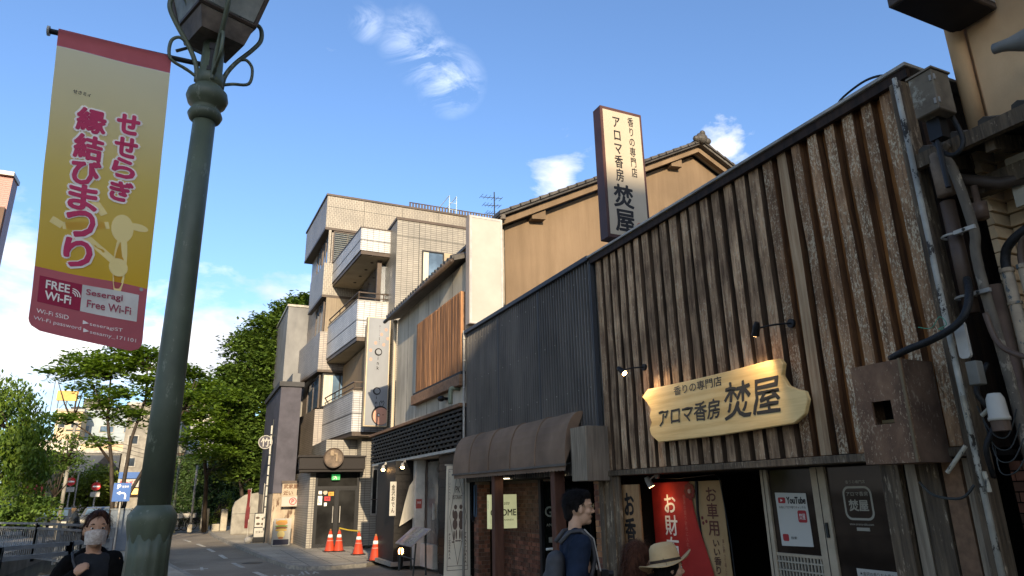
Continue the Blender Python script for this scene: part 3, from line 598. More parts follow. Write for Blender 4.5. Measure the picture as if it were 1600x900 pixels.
# wooden box at the shop's left upper corner
t = thing('timber_box', 'plain grey timber box on the wall between awning and wooden shop', 'box', (5.1, 8.5, 1.9))
g = G(); g.box(4.95, 5.30, 8.28, 8.73, 1.90, 2.65); g.make('casing', boxwood, t, bevel=.006)
g = G(); g.box(4.937, 4.948, 8.29, 8.72, 1.905, 2.645); g.make('front_panel', greywood, t)
# ================================================================ corrugated building with awning (hair salon)
t = thing('corrugated_building', 'low shop faced with dark navy vertical corrugated metal above a brown awning', 'building', (5.3, 11, 0))
g = G(); n = 60; ya, yb = 8.47, 13.85; vs = []
for k in range(n):
    p = (yb-ya)/n; y = ya+k*p
    for (dy, dx) in ((0, 0), (.42, 0), (.50, -.045), (.72, -.045), (.80, 0)): vs.append((5.31+dx, y+dy*p))
vs.append((5.31, yb))
m_ = len(vs)
g.add([(x, y, 2.0) for x, y in vs]+[(x, y, 5.22) for x, y in vs], [(i, i+1, m_+i+1, m_+i) for i in range(m_-1)]); g.make('corrugated_sheet', navy, t)
for y in (10.27, 12.06): g = G(); g.box(5.258, 5.264, y-.012, y+.012, 2.2, 5.2); g.make('lap_seam', navycap, t)
g = G()
for z in (3.25, 4.1, 4.95):
    for k in range(1, n, 4): y = ya+(k+.61)*p; g.box(5.257, 5.265, y-.008, y+.008, z-.008, z+.008)
o = g.make('screw_head', capm, t); o['kind'] = 'stuff'
g = G(); g.box(5.36, 9.5, 8.425, 13.87, 2.02, 5.2); g.make('wall', concrete, t)
g = G(); g.box(5.22, 9.6, 8.485, 13.9, 5.21, 5.29); g.make('roof_edging', navycap, t, bevel=.006)
g = G(); g.box(5.25, 5.33, 8.44, 8.468, 2.0, 5.2); g.make('edge_trim', navycap, t)
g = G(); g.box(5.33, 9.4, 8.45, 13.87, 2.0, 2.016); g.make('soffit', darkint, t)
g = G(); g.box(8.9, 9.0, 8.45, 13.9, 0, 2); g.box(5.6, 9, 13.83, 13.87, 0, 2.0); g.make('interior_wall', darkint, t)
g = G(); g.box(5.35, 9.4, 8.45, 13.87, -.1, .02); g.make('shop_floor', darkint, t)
g = G(); g.tube([(5.24, 13.92, 0), (5.24, 13.92, 3.2), (5.24, 13.93, 5.3)], .028, 8); g.make('drainpipe', capm, t, smooth=True)
g = G()
for z in (2.2, 2.8, 3.4, 4, 4.6, 5.1): g.lathe((5.24, 13.92, z), [(.034, 0), (.034, .03)], 8)
g.make('pipe_clip', capm, t)
# bricks: left pier (two faces) and the wall behind the light box
proto = None; cnt = 0
def bricks(frame, u0, u1, v0, v1, bw, bh, mats, par, mort=.010, bond=True, nout=.012):
    global cnt
    base = {}
    rows = int((v1-v0)/bh)
    for r_ in range(rows):
        off = (bw/2 if r_ % 2 and bond else 0); u = u0-off
        while u < u1-.01:
            a = max(u, u0); b = min(u+bw-mort, u1)
            if b-a > .02:
                key = (round(b-a, 3), random.randrange(len(mats)))
                if key not in base:
                    g = G(); g.fbox(frame, 0, b-a, 0, bh-mort, 0, nout); zero = frame(0, 0, 0)
                    g.v = [(x-zero[0], y-zero[1], z-zero[2]) for x, y, z in g.v]
                    me = g.make('brick', mats[key[1]]); base[key] = me.data; bpy.data.objects.remove(me)
                o = bpy.data.objects.new('brick', base[key]); COL.objects.link(o); o.parent = par
                P = Vector(frame(a, v0+r_*bh, random.uniform(-.002, .003)))-Vector(ORG[par.name]); o.location = P; cnt += 1
            u += bw
FW = FR('x', 6.1)
g = G(); g.box(5.45, 5.7, 13.6, 13.83, 0, 2.0); g.box(6.1, 6.2, 11.55, 13.84, 0, 2.0); g.make('mortar_backing', mortar, t)
bricks(FR('x', 5.45), 13.6, 13.83, 0, 1.98, .115, .078, [brickm, brickd], t, bond=False)
bricks(FR('y', 13.6), 5.45, 5.7, 0, 1.98, .125, .078, [brickm, brickd], t)
bricks(FW, 12.05, 13.83, 0.0, 1.02, .20, .078, [brickm, brickd, brickm], t)
bricks(FW, 12.05, 13.83, 1.02, 1.98, .22, .078, [brickd], t)
for y in (11.75, 9.42):
    g = G(); g.box(5.02, 5.2, y, y+.14, 0, 2.08); g.make('post', M('red_brown_post', (.13, .062, .042), (.085, .04, .028), sc=4, st=(3, 3, .5), dirt=.25), t, bevel=.006)
g = G(); g.box(5.5, 5.62, 8.66, 9.05, 0, 2.0); g.make('mortar_backing', mortar, t)
bricks(FR('x', 5.5), 8.66, 9.05, 0, 1.98, .2, .085, [bricko, bricko, brickm], t)
# salon door
g = G(); g.box(5.62, 6.9, 11.0, 11.03, .0, 1.95); g.make('glass_screen', GLASS('salon_glass', (.012, .014, .01), .04, .5), t)
for a in (5.56, 6.55): g = G(); g.box(a, a+.06, 10.97, 11.06, 0, 1.98); g.make('door_frame', blackm, t)
FG = FR('y', 10.995)
text('glass_lettering', 'GNOME', FG, 6.06, 1.44, .82, .17, FLAT('pale_glass_print', (.34, .36, .30)), t, bold=.004)
text('glass_lettering', 'beaute', FG, 6.10, 1.64, .36, .10, dimw, t, shear=.4)
text('glass_lettering', 'ANNEX', FG, 5.80, 1.22, .26, .045, dimw, t, bold=.001)
g = G(); g.tube(cr([(5.62, 10.93, .83), (5.80, 10.90, .83), (5.84, 10.90, .76), (5.84, 10.90, .60), (5.80, 10.90, .53), (5.62, 10.93, .53)]), .022, 8); g.make('door_handle', inkw, t, smooth=True)
g = G(); g.box(5.71, 5.77, 10.985, 10.995, .93, 1.02); g.make('door_sticker', dimw, t)
g = G(); g.box(6.9, 7.0, 11.03, 11.1, 0, 2); g.make('door_frame', blackm, t)
# light box
t = thing('salon_light_box', 'softly lit GNOME light box hanging on the brick wall under the awning', 'light box', (5.65, 12.8, 1.1))
gl = M('lit_sign_panel', (.50, .52, .32), (.40, .42, .26), r=.4, sc=1.2, dirt=0, bump=0, emit=.22)
g = G(); g.box(5.36, 5.95, 12.80, 12.93, 1.10, 1.74); g.make('case', gl, t, bevel=.005)
FL = FR('y', 12.798)
text('lettering', 'GNOME', FL, 5.655, 1.40, .55, .12, charc, t, bold=.003); text('lettering', 'beaute', FL, 5.66, 1.58, .26, .07, charc, t, shear=.4)
text('lettering', 'HAIR & ANNEX', FL, 5.66, 1.26, .44, .03, charc, t)
text('lettering', '美\n容\n室', FR('x', 5.358), 12.865, 1.55, .035, .16, charc, t)
# awning
t = thing('barrel_awning', 'brown barrel awning with scalloped hem under the navy corrugated wall', 'awning', (5.2, 11.3, 2.15))
prof = []
for i in range(9): a = R_(90*i/8); prof.append((5.30-.36*math.sin(a)**.8 if i else 5.30, 2.22+.72*math.cos(a)**.9 if i < 8 else 2.22))
prof.append((4.94, 2.15)); nseg = 14; g = G(); vs = []
for j in range(nseg+1):
    y = 8.92+(13.78-8.92)*j/nseg
    for (x, z) in prof: vs.append((x-.008*(1 if j % 2 else 0), y, z+.003*math.sin(j*2.1)))
k = len(prof)
g.add(vs, [(j*k+i, j*k+i+1, (j+1)*k+i+1, (j+1)*k+i) for j in range(nseg) for i in range(k-1)]+[tuple(range(k)), tuple(range(nseg*k, (nseg+1)*k))[::-1]])
g.make('canopy', awn, t, smooth=False)
for j in range(4):
    y = 9.9+j*.97; g = G(); g.tube([(x-.012, y, z+.004) for x, z in prof], .011, 5); g.make('rib', awn, t, smooth=True)
g = G(); g.box(4.925, 4.948, 8.9, 13.8, 2.13, 2.165); g.make('front_rail', M('rail_grey_brown', (.14, .12, .105), sc=5), t)
g = G(); nsc = 44
for j in range(nsc):
    y = 8.94+(13.74-8.94)*(j)/nsc; w = (13.74-8.94)/nsc
    pts = [(y, 2.135)]+[(y+w*(.5-.5*math.cos(math.pi*i/6)), 2.08-.022*math.sin(math.pi*i/6)) for i in range(7)]+[(y+w, 2.135)]
    g.fpoly(FR('x', 4.958), pts, 0, .004)
g.make('scalloped_hem', awn, t)
g = G(); g.tube([(4.96, 8.94, 2.16), (5.3, 8.94, 2.16)], .012, 6); g.tube([(4.96, 13.7, 2.16), (5.3, 13.7, 2.16)], .012, 6); g.make('frame_bar', ironm, t)
dl = EMIT('downlight_face', (1, .85, .6), 3)
for y in (9.6, 11.6):
    t = thing('downlight', 'small round lit downlight under the brown awning '+('next to the timber box' if y < 10 else 'near the middle post'), 'ceiling light', (5.2, y, 2.0))
    g = G(); g.lathe((5.2, y, 2.02), [(.07, 0), (.07, .03)], 14); g.make('housing', capm, t); g = G(); g.lathe((5.2, y, 2.012), [(.055, 0), (.055, .006)], 14); g.make('lens', dl, t)
# ================================================================ blank white box sign
t = thing('blank_box_sign', 'blank white box sign standing above the navy corrugated roof', 'sign', (5.65, 13.8, 5.3))
g = G(); g.box(5.24, 6.08, 13.60, 13.82, 5.40, 8.02); g.make('case', M('pinkish_white_case', (.42, .36, .33), (.36, .31, .29), sc=3, dirt=.15), t)
g = G(); g.box(5.29, 6.04, 13.594, 13.602, 5.45, 7.97); g.make('panel', whitep, t)
g = G()
for a, b, c, d in ((5.25, 5.30, 5.41, 8.01), (6.03, 6.07, 5.41, 8.01)): g.box(a, b, 13.585, 13.6, c, d)
g.box(5.30, 6.03, 13.585, 13.593, 7.96, 8.01); g.box(5.30, 6.03, 13.585, 13.593, 5.41, 5.45); g.make('frame', M('grey_metal_frame', (.40, .41, .43), sc=6), t)
g = G(); g.box(5.4, 5.46, 13.68, 13.74, 5.24, 5.41); g.box(5.8, 5.86, 13.68, 13.74, 5.24, 5.41); g.make('foot', ironm, t)
# ================================================================ tan gabled building behind
t = thing('tan_gabled_building', 'tan stucco building with a low tiled gable rising behind the navy shop', 'building', (11, 14, 0))
ex, ez, rx, rz = 6.30, 8.22, 12.45, 11.42
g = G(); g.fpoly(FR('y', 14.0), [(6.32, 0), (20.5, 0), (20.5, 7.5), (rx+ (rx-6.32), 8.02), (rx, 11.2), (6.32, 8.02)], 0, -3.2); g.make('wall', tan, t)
sl_ = (rz-ez)/(rx-ex)
def slope(xa, za, xb, zb, ya, yb, th): h = G(); h.hexa([(xa, ya, za), (xb, ya, zb), (xb, yb, zb), (xa, yb, za), (xa, ya, za+th), (xb, ya, zb+th), (xb, yb, zb+th), (xa, yb, za+th)]); return h
slope(6.0, 8.08, rx, rz-.02, 13.55, 17.4, .08).make('roof_slab', rooft, t); slope(rx, rz-.02, 19.0, 8.02, 13.55, 17.4, .08).make('roof_slab', rooft, t)
slope(6.05, 7.90, rx, rz-.20, 13.70, 13.84, .17).make('bargeboard', tan, t); slope(rx, rz-.20, 18.9, 7.90, 13.70, 13.84, .17).make('bargeboard', tan, t)
slope(6.05, 7.98, rx, rz-.12, 13.842, 13.999, .09).make('verge_soffit', soffit, t); slope(rx, rz-.12, 18.9, 7.98, 13.842, 13.999, .09).make('verge_soffit', soffit, t)
# stepped corbels below the verge
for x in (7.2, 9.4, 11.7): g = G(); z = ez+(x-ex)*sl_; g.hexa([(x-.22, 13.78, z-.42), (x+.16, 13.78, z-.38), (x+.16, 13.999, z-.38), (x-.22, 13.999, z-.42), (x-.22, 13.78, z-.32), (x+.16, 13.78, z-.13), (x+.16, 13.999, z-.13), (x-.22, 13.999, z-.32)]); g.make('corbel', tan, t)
g = G(); g.lathe((6.1, 13.6, 8.02), [(.0, 0), (.07, .01), (.07, .12)], 10); g.make('eave_cap', rooftl, t)
for side in (0, 1):
    ntile = 24
    base = None
    for k in range(ntile):
        f = (k+.5)/ntile
        x = 6.0+(rx-6.0)*f if side == 0 else rx+(19.0-rx)*f
        z = 8.16+(rz-8.10)*f if side == 0 else rz+.06-(rz-8.1)*f
        g = G(); s = sl_ if side == 0 else -sl_; hw = .15
        g.hexa([(x-hw, 13.50, z-hw*s-.02+.02*(side)), (x+hw, 13.50, z+hw*s-.02), (x+hw, 14.1, z+hw*s-.02), (x-hw, 14.1, z-hw*s-.02), (x-hw, 13.50, z-hw*s+.07), (x+hw, 13.50, z+hw*s+.04), (x+hw, 14.1, z+hw*s+.04), (x-hw, 14.1, z-hw*s+.07)])
        g.make('verge_tile', rooft, t)
g = G(); g.box(rx-.14, rx+.14, 13.55, 17.4, rz+.02, rz+.16); g.make('ridge_cap', rooft, t, bevel=.03)
g = G(); g.ball((rx, 13.5, rz+.14), (.20, .12, .17), 12, 8); g.ball((rx-.2, 13.5, rz+.08), (.12, .09, .10)); g.ball((rx+.2, 13.5, rz+.08), (.12, .09, .10)); g.ball((rx, 13.45, rz+.28), (.09, .07, .08)); g.make('ridge_ornament', rooft, t)
g = G(); g.lathe((11.3, 13.93, 9.10), [(.0, 0)], 3); g = G(); g.torus(FR('y', 13.97), 11.32, 9.16, 0, .2, .02); g.fpoly(FR('y', 14.0), ell(11.32, 9.16, .19, .19), .002, .02); g.make('round_vent', tan, t)
g = G(); g.tube([(6.22, 13.93, 5.3), (6.22, 13.93, 7.9)], .05, 8); g.make('downpipe', M('pale_pipe', (.36, .33, .29), sc=5), t, smooth=True)
# ================================================================ plaster building with louvre band
t = thing('plaster_townhouse', 'grey plaster townhouse with orange shutters and a dark louvred band above its ground floor', 'house', (5.3, 17, 0))
g = G(); g.box(5.3, 6.15, 13.96, 19.9, 3.6, 6.98); g.make('wall', plaster, t)
g = G(); g.box(6.15, 9.3, 17.3, 19.9, 2.7, 6.7); g.box(5.9, 9.3, 13.96, 17.2, 2.7, 3.6); g.make('rear_wall', plaster, t)
g = G()
for y in (14.9, 15.85, 16.8, 17.75, 18.7): g.box(5.296, 5.299, y-.008, y+.008, 3.7, 6.95)
g.make('wall_seam', plaster_seam, t)
# eave with tiles
g = G(); slope_ = [(5.02, 14.0, 6.98), (5.02, 20.15, 6.98)]
g.hexa([(5.0, 13.96, 6.98), (6.3, 13.96, 7.4), (6.3, 20.15, 7.4), (5.0, 20.15, 6.98), (5.0, 13.96, 7.06), (6.3, 13.96, 7.48), (6.3, 20.15, 7.48), (5.0, 20.15, 7.06)]); g.make('roof', rooft, t)
g = G(); g.tube([(4.95, 13.97, 6.96), (4.95, 20.2, 6.96)], .055, 8); g.make('gutter', brown, t, smooth=True)
base = None
for k in range(26):
    y = 14.08+k*.237
    if base is None:
        g = G(); g.tube([(4.97, y, 7.06), (5.3, y, 7.17), (6.28, y, 7.49)], .08, 7); base = g.make('roof_tile', rooft, t)
    else: part_copy(base, t, (0, y-14.08, random.uniform(-.008, .008)))
# shutters: two panels of upright slats
for a, b in ((14.02, 15.75), (15.80, 17.55)):
    g = G(); g.box(5.25, 5.30, a, b, 4.40, 6.26); g.make('shutter_panel', brownwood, t)
    base = None; ns = 17
    for k in range(ns):
        y = a+(b-a)*(k+.5)/ns
        if base is None: g = G(); g.box(5.20, 5.252, y-.028, y+.028, 4.40, 6.27); base = g.make('slat', redwood, t); y_0 = y
        else: part_copy(base, t, (random.uniform(-.004, .004), y-y_0, 0))
g = G(); g.box(5.14, 5.30, 13.97, 17.72, 4.07, 4.32); g.make('sill_beam', brownwood, t, bevel=.01)
g = G(); g.box(5.19, 5.30, 13.97, 17.7, 4.321, 4.39); g.make('sill_rail', darkwood, t)
# louvred band
g = G(); g.box(5.32, 5.9, 13.96, 22.35, 2.75, 3.60); g.make('band_backing', darkwood, t)
g = G(); g.box(5.14, 5.9, 13.95, 22.45, 3.60, 3.68); g.make('band_cap', brownwood, t, bevel=.006)
for k in range(8):
    z = 2.80+k*.103
    g = G(); g.box(5.20, 5.235, 13.96, 22.4, z, z+.05); g.make('slat', darkwood, t)
g = G()
for k in range(8):
    for j in range(26):
        y = 14.05+j*.32+(.16 if k % 2 else 0); z = 2.80+k*.103
        g.box(5.236, 5.30, y, y+.14, z-.045, z+.052)
o = g.make('woven_block', darkwood, t); o['kind'] = 'stuff'
g = G(); g.box(5.25, 5.95, 13.96, 22.4, 2.68, 2.745); g.make('soffit', whitew, t)
# vent pipe & floodlamp over the band
g = G(); g.tube(cr([(5.3, 14.35, 4.05), (5.12, 14.35, 4.05), (5.08, 14.35, 3.98), (5.08, 14.35, 3.70)]), .05, 10); g.make('vent_pipe', M('green_grey_pipe', (.22, .26, .2), sc=5), t, smooth=True)
g = G(); g.ball((5.15, 15.2, 3.93), (.09, .13, .07)); g.box(5.18, 5.3, 15.15, 15.25, 3.9, 3.96); g.make('vent_hood', blackm, t)
# ground floor
g = G(); g.box(5.0, 5.55, 18.5, 20.5, 0, 2.67); g.make('black_wall', darkwood, t)
for k in range(14):
    z = .06+k*.187
    g = G(); g.box(4.985, 5.535, 18.475, 18.499, z, z+.172); g.make('cladding_board', darkwood, t)
g = G(); g.box(4.9, 5.7, 18.35, 20.6, 0, .10); g.make('step', concrete, t)
g = G(); g.box(5.47, 5.72, 18.15, 18.42, 0, 2.67); g.make('column', whitew, t)
g = G(); g.box(5.78, 5.95, 18.42, 20.4, 0, 2.67); g.box(5.62, 5.78, 17.1, 18.15, 0, .55); g.make('low_wall', whitew, t)
g = G(); g.box(6.0, 6.1, 15.6, 22.2, 0, 2.67); g.make('rear_panel', darkint, t)
g = G(); g.box(5.72, 5.80, 18.0, 18.08, 0, 2.67); g.make('door_jamb', brown, t)
g = G(); g.box(5.74, 5.78, 17.1, 18.0, .1, 2.6); g.make('door_pane', GLASS('grey_door_glass', (.12, .12, .105), .1), t)
g = G(); g.box(5.66, 5.70, 17.25, 17.3, 1.15, 1.55); g.make('door_handle', capm, t)
g = G(); g.box(5.45, 5.95, 14.5, 16.1, 0, 2.67); g.make('black_wall', darkwood, t)
for k in range(14):
    z = .06+k*.187
    g = G(); g.box(5.42, 5.449, 14.5, 16.1, z, z+.172); g.box(5.449, 5.95, 14.47, 14.499, z, z+.172); g.make('cladding_board', darkwood, t)
g = G(); g.box(5.42, 5.6, 14.0, 14.45, 2.0, 2.67); g.make('transom_panel', darkwood, t)
# things on its front
def vsign(name, label, cat, fr, u, v0, v1, w, txt, mat=whitep, ink=inkb):
    t = thing(name, label, cat, fr(u, v0, 0)); g = G(); g.fbox(fr, u-w/2, u+w/2, v0, v1, 0, .03); g.make('panel', mat, t)
    text('lettering', '\n'.join(txt), fr, u, (v0+v1)/2, w*.55, (v1-v0)*.82, ink, t, n=.032, bold=.003); return t
vsign('vertical_shop_sign', 'narrow upright white sign with black characters on the black wall corner', 'sign', FR('y', 18.44), 4.92, 1.25, 2.12, .17, '金沢おでん')
for (x, y, z, lab) in ((4.92, 19.6, 2.52, 'clip lamp hanging off the far end of the louvred band'), (5.12, 18.3, 2.53, 'clip lamp glowing on the black wall')):
    spot('clip_lamp', lab, (x+.08, y, z+.12), (x, y-.02, z), (x-.1, y-.35, z-.45), True, 1.2, .05, capm)
t = thing('white_cloth', 'white shop curtain cloth hanging slanted beside the black wall', 'cloth', (5.4, 18.2, 1))
g = G(); cp = [(5.47, 2.2, 0), (5.47, 1.2, 0), (5.08, .98, 0), (5.22, 1.6, .02), (5.33, 2.0, 0)]
g.fpoly(FR('y', 18.30), [(a, b) for a, b, c in cp], 0, .01); g.make('cloth', M('linen', (.62, .58, .5), (.5, .47, .4), sc=4, st=(5, 5, 1)), t)
t = thing('small_red_notice', 'small red notice stuck on the white column', 'notice', (5.47, 18.1, 1.5)); g = G(); FQ = FR('y', 18.148)
g.fbox(FQ, 5.48, 5.64, 1.42, 1.66, 0, .004); g.make('sheet', FLAT('dull_red', (.33, .07, .06)), t); text('lettering', '禁煙', FQ, 5.56, 1.57, .1, .06, inkw, t, n=.006); 
t = thing('menu_stand', 'tilted menu board with food photos on a black stand', 'menu stand', (4.9, 16.6, 0))
g = G(); g.hexa([(4.72, 15.9, .62), (4.72, 17.3, .62), (5.18, 17.3, .98), (5.18, 15.9, .98), (4.715, 15.9, .645), (4.715, 17.3, .645), (5.165, 17.3, 1.005), (5.165, 15.9, 1.005)]); g.make('board', M('menu_board', (.42, .36, .33), (.28, .22, .2), sc=3), t)
cols = [(.3, .12, .1), (.25, .2, .3), (.35, .3, .2), (.2, .16, .14), (.38, .2, .16), (.45, .4, .35)]
for i in range(2):
    for j in range(5):
        f0, f1 = (.08+.46*i, .46+.46*i); y_a = 15.98+j*.26
        p = lambda f, y: (4.715+.45*f-.004, y, .645+.36*f+.004)
        g = G(); g.sheet([p(f0, y_a), p(f0, y_a+.22), p(f1, y_a+.22), p(f1, y_a)]); g.make('food_photo', M('food_photo', random.choice(cols), random.choice(cols), sc=22, lo=.45, hi=.55), t)
for y in (16.0, 17.2): g = G(); g.tube([(4.8, y, 0), (4.85, y, .7)], .02, 6); g.tube([(5.1, y, 0), (5.08, y, .9)], .02, 6); g.make('leg', ironm, t)
g = G(); g.tube([(4.83, 16.0, .35), (4.83, 17.2, .35)], .015, 6); g.make('crossbar', ironm, t)
t = thing('floor_lamp', 'small lit floor lamp beside the legs of the menu stand', 'lamp', (4.95, 17.6, .1)); g = G(); g.ball((4.95, 17.6, .42), (.07, .07, .09)); g.make('lamp_bulb', EMIT('amber', (1, .45, .15), 5), t); g = G(); g.cyl((4.95, 17.6, 0), (4.95, 17.6, .35), .05, .08); g.make('base', blackm, t)
# roll-up banner
t = thing('restaurant_banner', 'white printed standing banner with two dancing figures and a rhombus', 'banner', (5.2, 14.3, 0))
FR1 = FR('y', 14.26); bw = M('off_white_banner', (.80, .74, .63), (.70, .64, .54), r=.7, sc=2, dirt=.15); ink2 = FLAT('faded_brown_ink', (.16, .11, .09))
g = G(); g.fpoly(FR1, [(4.93, .12), (5.52, .12), (5.5, 2.36), (4.97, 2.36)], 0, .006); g.make('sheet', bw, t)
g = G(); g.fbox(FR1, 4.93, 5.53, 2.355, 2.385, -.01, .02); g.fbox(FR1, 4.89, 5.54, .07, .12, -.03, .04); g.make('rail', M('pale_rail', (.5, .46, .4), sc=4), t)
def lines(fr, pts, w, n): 
    h = G()
    for a, b in zip(pts, pts[1:]):
        a = Vector(a); b = Vector(b); d = (b-a).normalized(); q = Vector((-d.y, d.x))*w/2; h.sheet([fr(*(a-q), n), fr(*(a+q), n), fr(*(b+q), n), fr(*(b-q), n)])
    return h
g = lines(FR1, [(5.0, .25), (5.46, .25), (5.44, 2.28), (5.02, 2.28), (5.0, .25)], .010, .009)
for q in ([(5.23, 2.25), (5.05, 1.3), (5.23, .35), (5.43, 1.3), (5.23, 2.25)], [(5.0, .33), (5.46, .33)]): h = lines(FR1, q, .010, .0095); g.add(h.v, h.f)
g.make('line_print', ink2, t)
text('lettering', 'PK', FR1, 5.23, 1.86, .10, .13, ink2, t, n=.009, bold=.002); text('lettering', 'RISTORANTE', FR1, 5.23, 1.70, .24, .08, ink2, t, n=.009, bold=.001)
text('lettering', '\n'.join('RISTORANTE'), FR1, 5.045, 1.95, .035, .6, ink2, t, n=.009); text('lettering', '\n'.join('PIZZERIA'), FR1, 5.05, .72, .05, .5, ink2, t, n=.009, bold=.002); text('lettering', '\n'.join('TRATTORIA'), FR1, 5.41, .68, .05, .6, ink2, t, n=.009, bold=.002)
for s_, cx in ((-1, 5.18), (1, 5.30)):
    g = G()
    for (a, b, ra, rb) in ((0, 1.50, .035, .05), (0, 1.33, .05, .10), (.01, 1.15, .055, .11), (-.02, .95, .018, .10), (.03, .93, .018, .10), (.05, 1.36, .02, .09), (-.03, .82, .035, .015), (.05, .80, .035, .015)): g.fpoly(FR1, ell(cx+s_*a, b, ra, rb, 12), .008, .009+.0002*len(g.v)/24)
    g.make('dancing_figure_print', ink2, t)
t = thing('wall_mirror', 'dark oval framed panel leaning beside the printed banner', 'panel', (5.42, 13.9, 1.3)); g = G(); g.torus(FR('x', 5.44), 13.72, 1.68, .02, .01, .01, 6); g = G()
g.tube([FR('x', 5.42)(13.75+.13*math.cos(a)*1.0, 1.63+.42*math.sin(a), .03) for a in [2*math.pi*i/24 for i in range(25)]], .012, 6); g.make('frame', blackm, t); g = G(); g.fpoly(FR('x', 5.435), rrect(13.66, 13.82, 1.3, 1.95, .05), 0, .01); g.make('pane', gl_sky, t)
# ================================================================ tiled apartment building
t = thing('tiled_apartment_building', 'four storey apartment building in cream tiles with jutting balconies', 'building', (4.5, 27, 0))
def seam(g, fr, u0, u1, v0, v1): g.fbox(fr, u0, u1, v0, v1, 0, .006)
g = G(); g.prism([(4.55, 31), (14.2, 31), (14.2, 36.5), (4.35, 36.5)], 14.2, 15.85); g.make('parapet', tilev, t)
g = G(); g.prism([(4.50, 30.95), (14.25, 30.95), (14.25, 36.55), (4.30, 36.55)], 15.85, 15.95); g.make('coping', brown, t)
g = G(); g.prism([(4.53, 30.98), (14.2, 30.98), (14.2, 36.5), (4.33, 36.5)], 14.08, 14.2); g.make('band_trim', brown, t)
g = G(); FM = FR('y', 31)
seam(g, FM, 4.55, 14.2, 15.28, 15.30)
for x in (6.35, 8.3, 10.2, 12.1): seam(g, FM, x, x+.02, 14.2, 15.85)
g.make('tile_joint', plaster_seam, t)
g = G(); g.prism([(4.9, 31.15), (14, 31.15), (14, 36.3), (4.75, 36.3)], 0, 14.1); g.make('inner_wall', tiled, t)
g = G(); g.prism([(4.6, 31), (6.5, 31), (6.5, 31.15), (4.8, 31.2), (4.7, 34.6), (4.5, 34.6)], 10.82, 12.39); g.make('parapet', tilev, t)
g = G(); g.prism([(4.58, 30.98), (6.5, 30.98), (6.5, 31.15), (4.8, 31.2), (4.68, 34.65), (4.48, 34.65)], 10.7, 10.82); g.make('band_trim', brown, t)
g = G(); g.prism([(4.62, 31), (6.5, 31), (6.5, 31.15), (4.82, 31.2), (4.5, 35.8), (4.35, 35.8)], 7.28, 9.05); g.make('parapet', tiled, t)
g = G(); g.prism([(4.60, 30.98), (6.5, 30.98), (6.5, 31.15), (4.8, 31.2), (4.5, 35.85), (4.33, 35.85)], 7.18, 7.28); g.make('band_trim', brown, t)
g = G(); g.prism([(4.62, 31), (6.5, 31), (6.5, 31.15), (4.82, 31.2), (4.5, 35.8), (4.35, 35.8)], 3.3, 5.5); g.make('parapet', tiled, t)
g = G(); g.prism([(4.8, 31.0), (6.5, 31.0), (6.5, 31.14), (4.8, 31.14)], 9.05, 10.7); g.make('wall_panel', M('brown_panelling', (.26, .22, .17), (.2, .165, .13), sc=3, st=(9, 9, .3), dirt=.3), t)
# windows
def window(fr, u0, u1, v0, v1, par, glass=gl_dark, fmat=brown, mull=1, cur=False, dep=.05):
    g = G(); w = .05
    for a, b, c, d in ((u0, u1, v0, v0+w), (u0, u1, v1-w, v1), (u0, u0+w, v0+w, v1-w), (u1-w, u1, v0+w, v1-w)): g.fbox(fr, a, b, c, d, -.02, dep)
    for k in range(mull): m_ = u0+(u1-u0)*(k+1)/(mull+1); g.fbox(fr, m_-w/2, m_+w/2, v0+w, v1-w, -.02, dep*.8)
    f = g.make('window', fmat, par)
    g = G(); g.fbox(fr, u0+w, u1-w, v0+w, v1-w, 0, .012); g.make('pane', glass, f)
    if cur:
        g = G(); g.fbox(fr, u0+w, u0+(u1-u0)*.3, v0+w, v1-w, .013, .016); g.make('curtain', curtain, f)
    return f
f = window(FR('y', 31.05), 4.95, 6.3, 12.45, 14.05, t, gl_dark, brown, 1)
g = G()
for k in range(14): z = 12.55+k*.105; g.box(5.02, 6.24, 30.99, 31.02, z, z+.05)
g.make('blind', M('blind_slat', (.13, .14, .14), sc=6), f)
g = G(); g.box(4.72, 4.84, 31.0, 31.12, 12.39, 14.1); g.make('corner_mullion', tilev, t)
for y0_, y1_, z0_, z1_ in ((31.3, 32.8, 12.45, 14.05), (33.0, 34.6, 12.2, 14.05), (31.4, 33.6, 9.1, 10.65), (31.3, 34.8, 5.6, 7.1)): window(FR('x', 4.80), y0_, y1_, z0_, z1_, t, gl_sky, brown, 1)
window(FR('y', 30.99), 4.85, 6.4, 5.6, 7.1, t, gl_sky, blackm, 1, True)
# tower
g = G(); g.box(6.5, 14.2, 25.0, 31.0, 3.2, 12.55); g.make('tower_wall', tileh, t)
g = G(); g.box(6.46, 14.2, 24.96, 31, 12.55, 12.66); g.make('coping', brown, t)
g = G(); FT = FR('y', 25)
seam(g, FT, 6.5, 14, 11.85, 11.87); seam(g, FT, 7.42, 7.44, 3.5, 12.5); seam(g, FT, 9.6, 9.62, 3.5, 12.5); g.make('tile_joint', plaster_seam, t)
window(FT, 7.56, 8.5, 9.9, 11.35, t, gl_sky, blackm, 0, True); 
g = G(); g.fbox(FT, 8.5, 9.1, 9.9, 11.35, 0, .03); g.make('window_infill', M('buff_panel', (.4, .33, .24), sc=3), t)
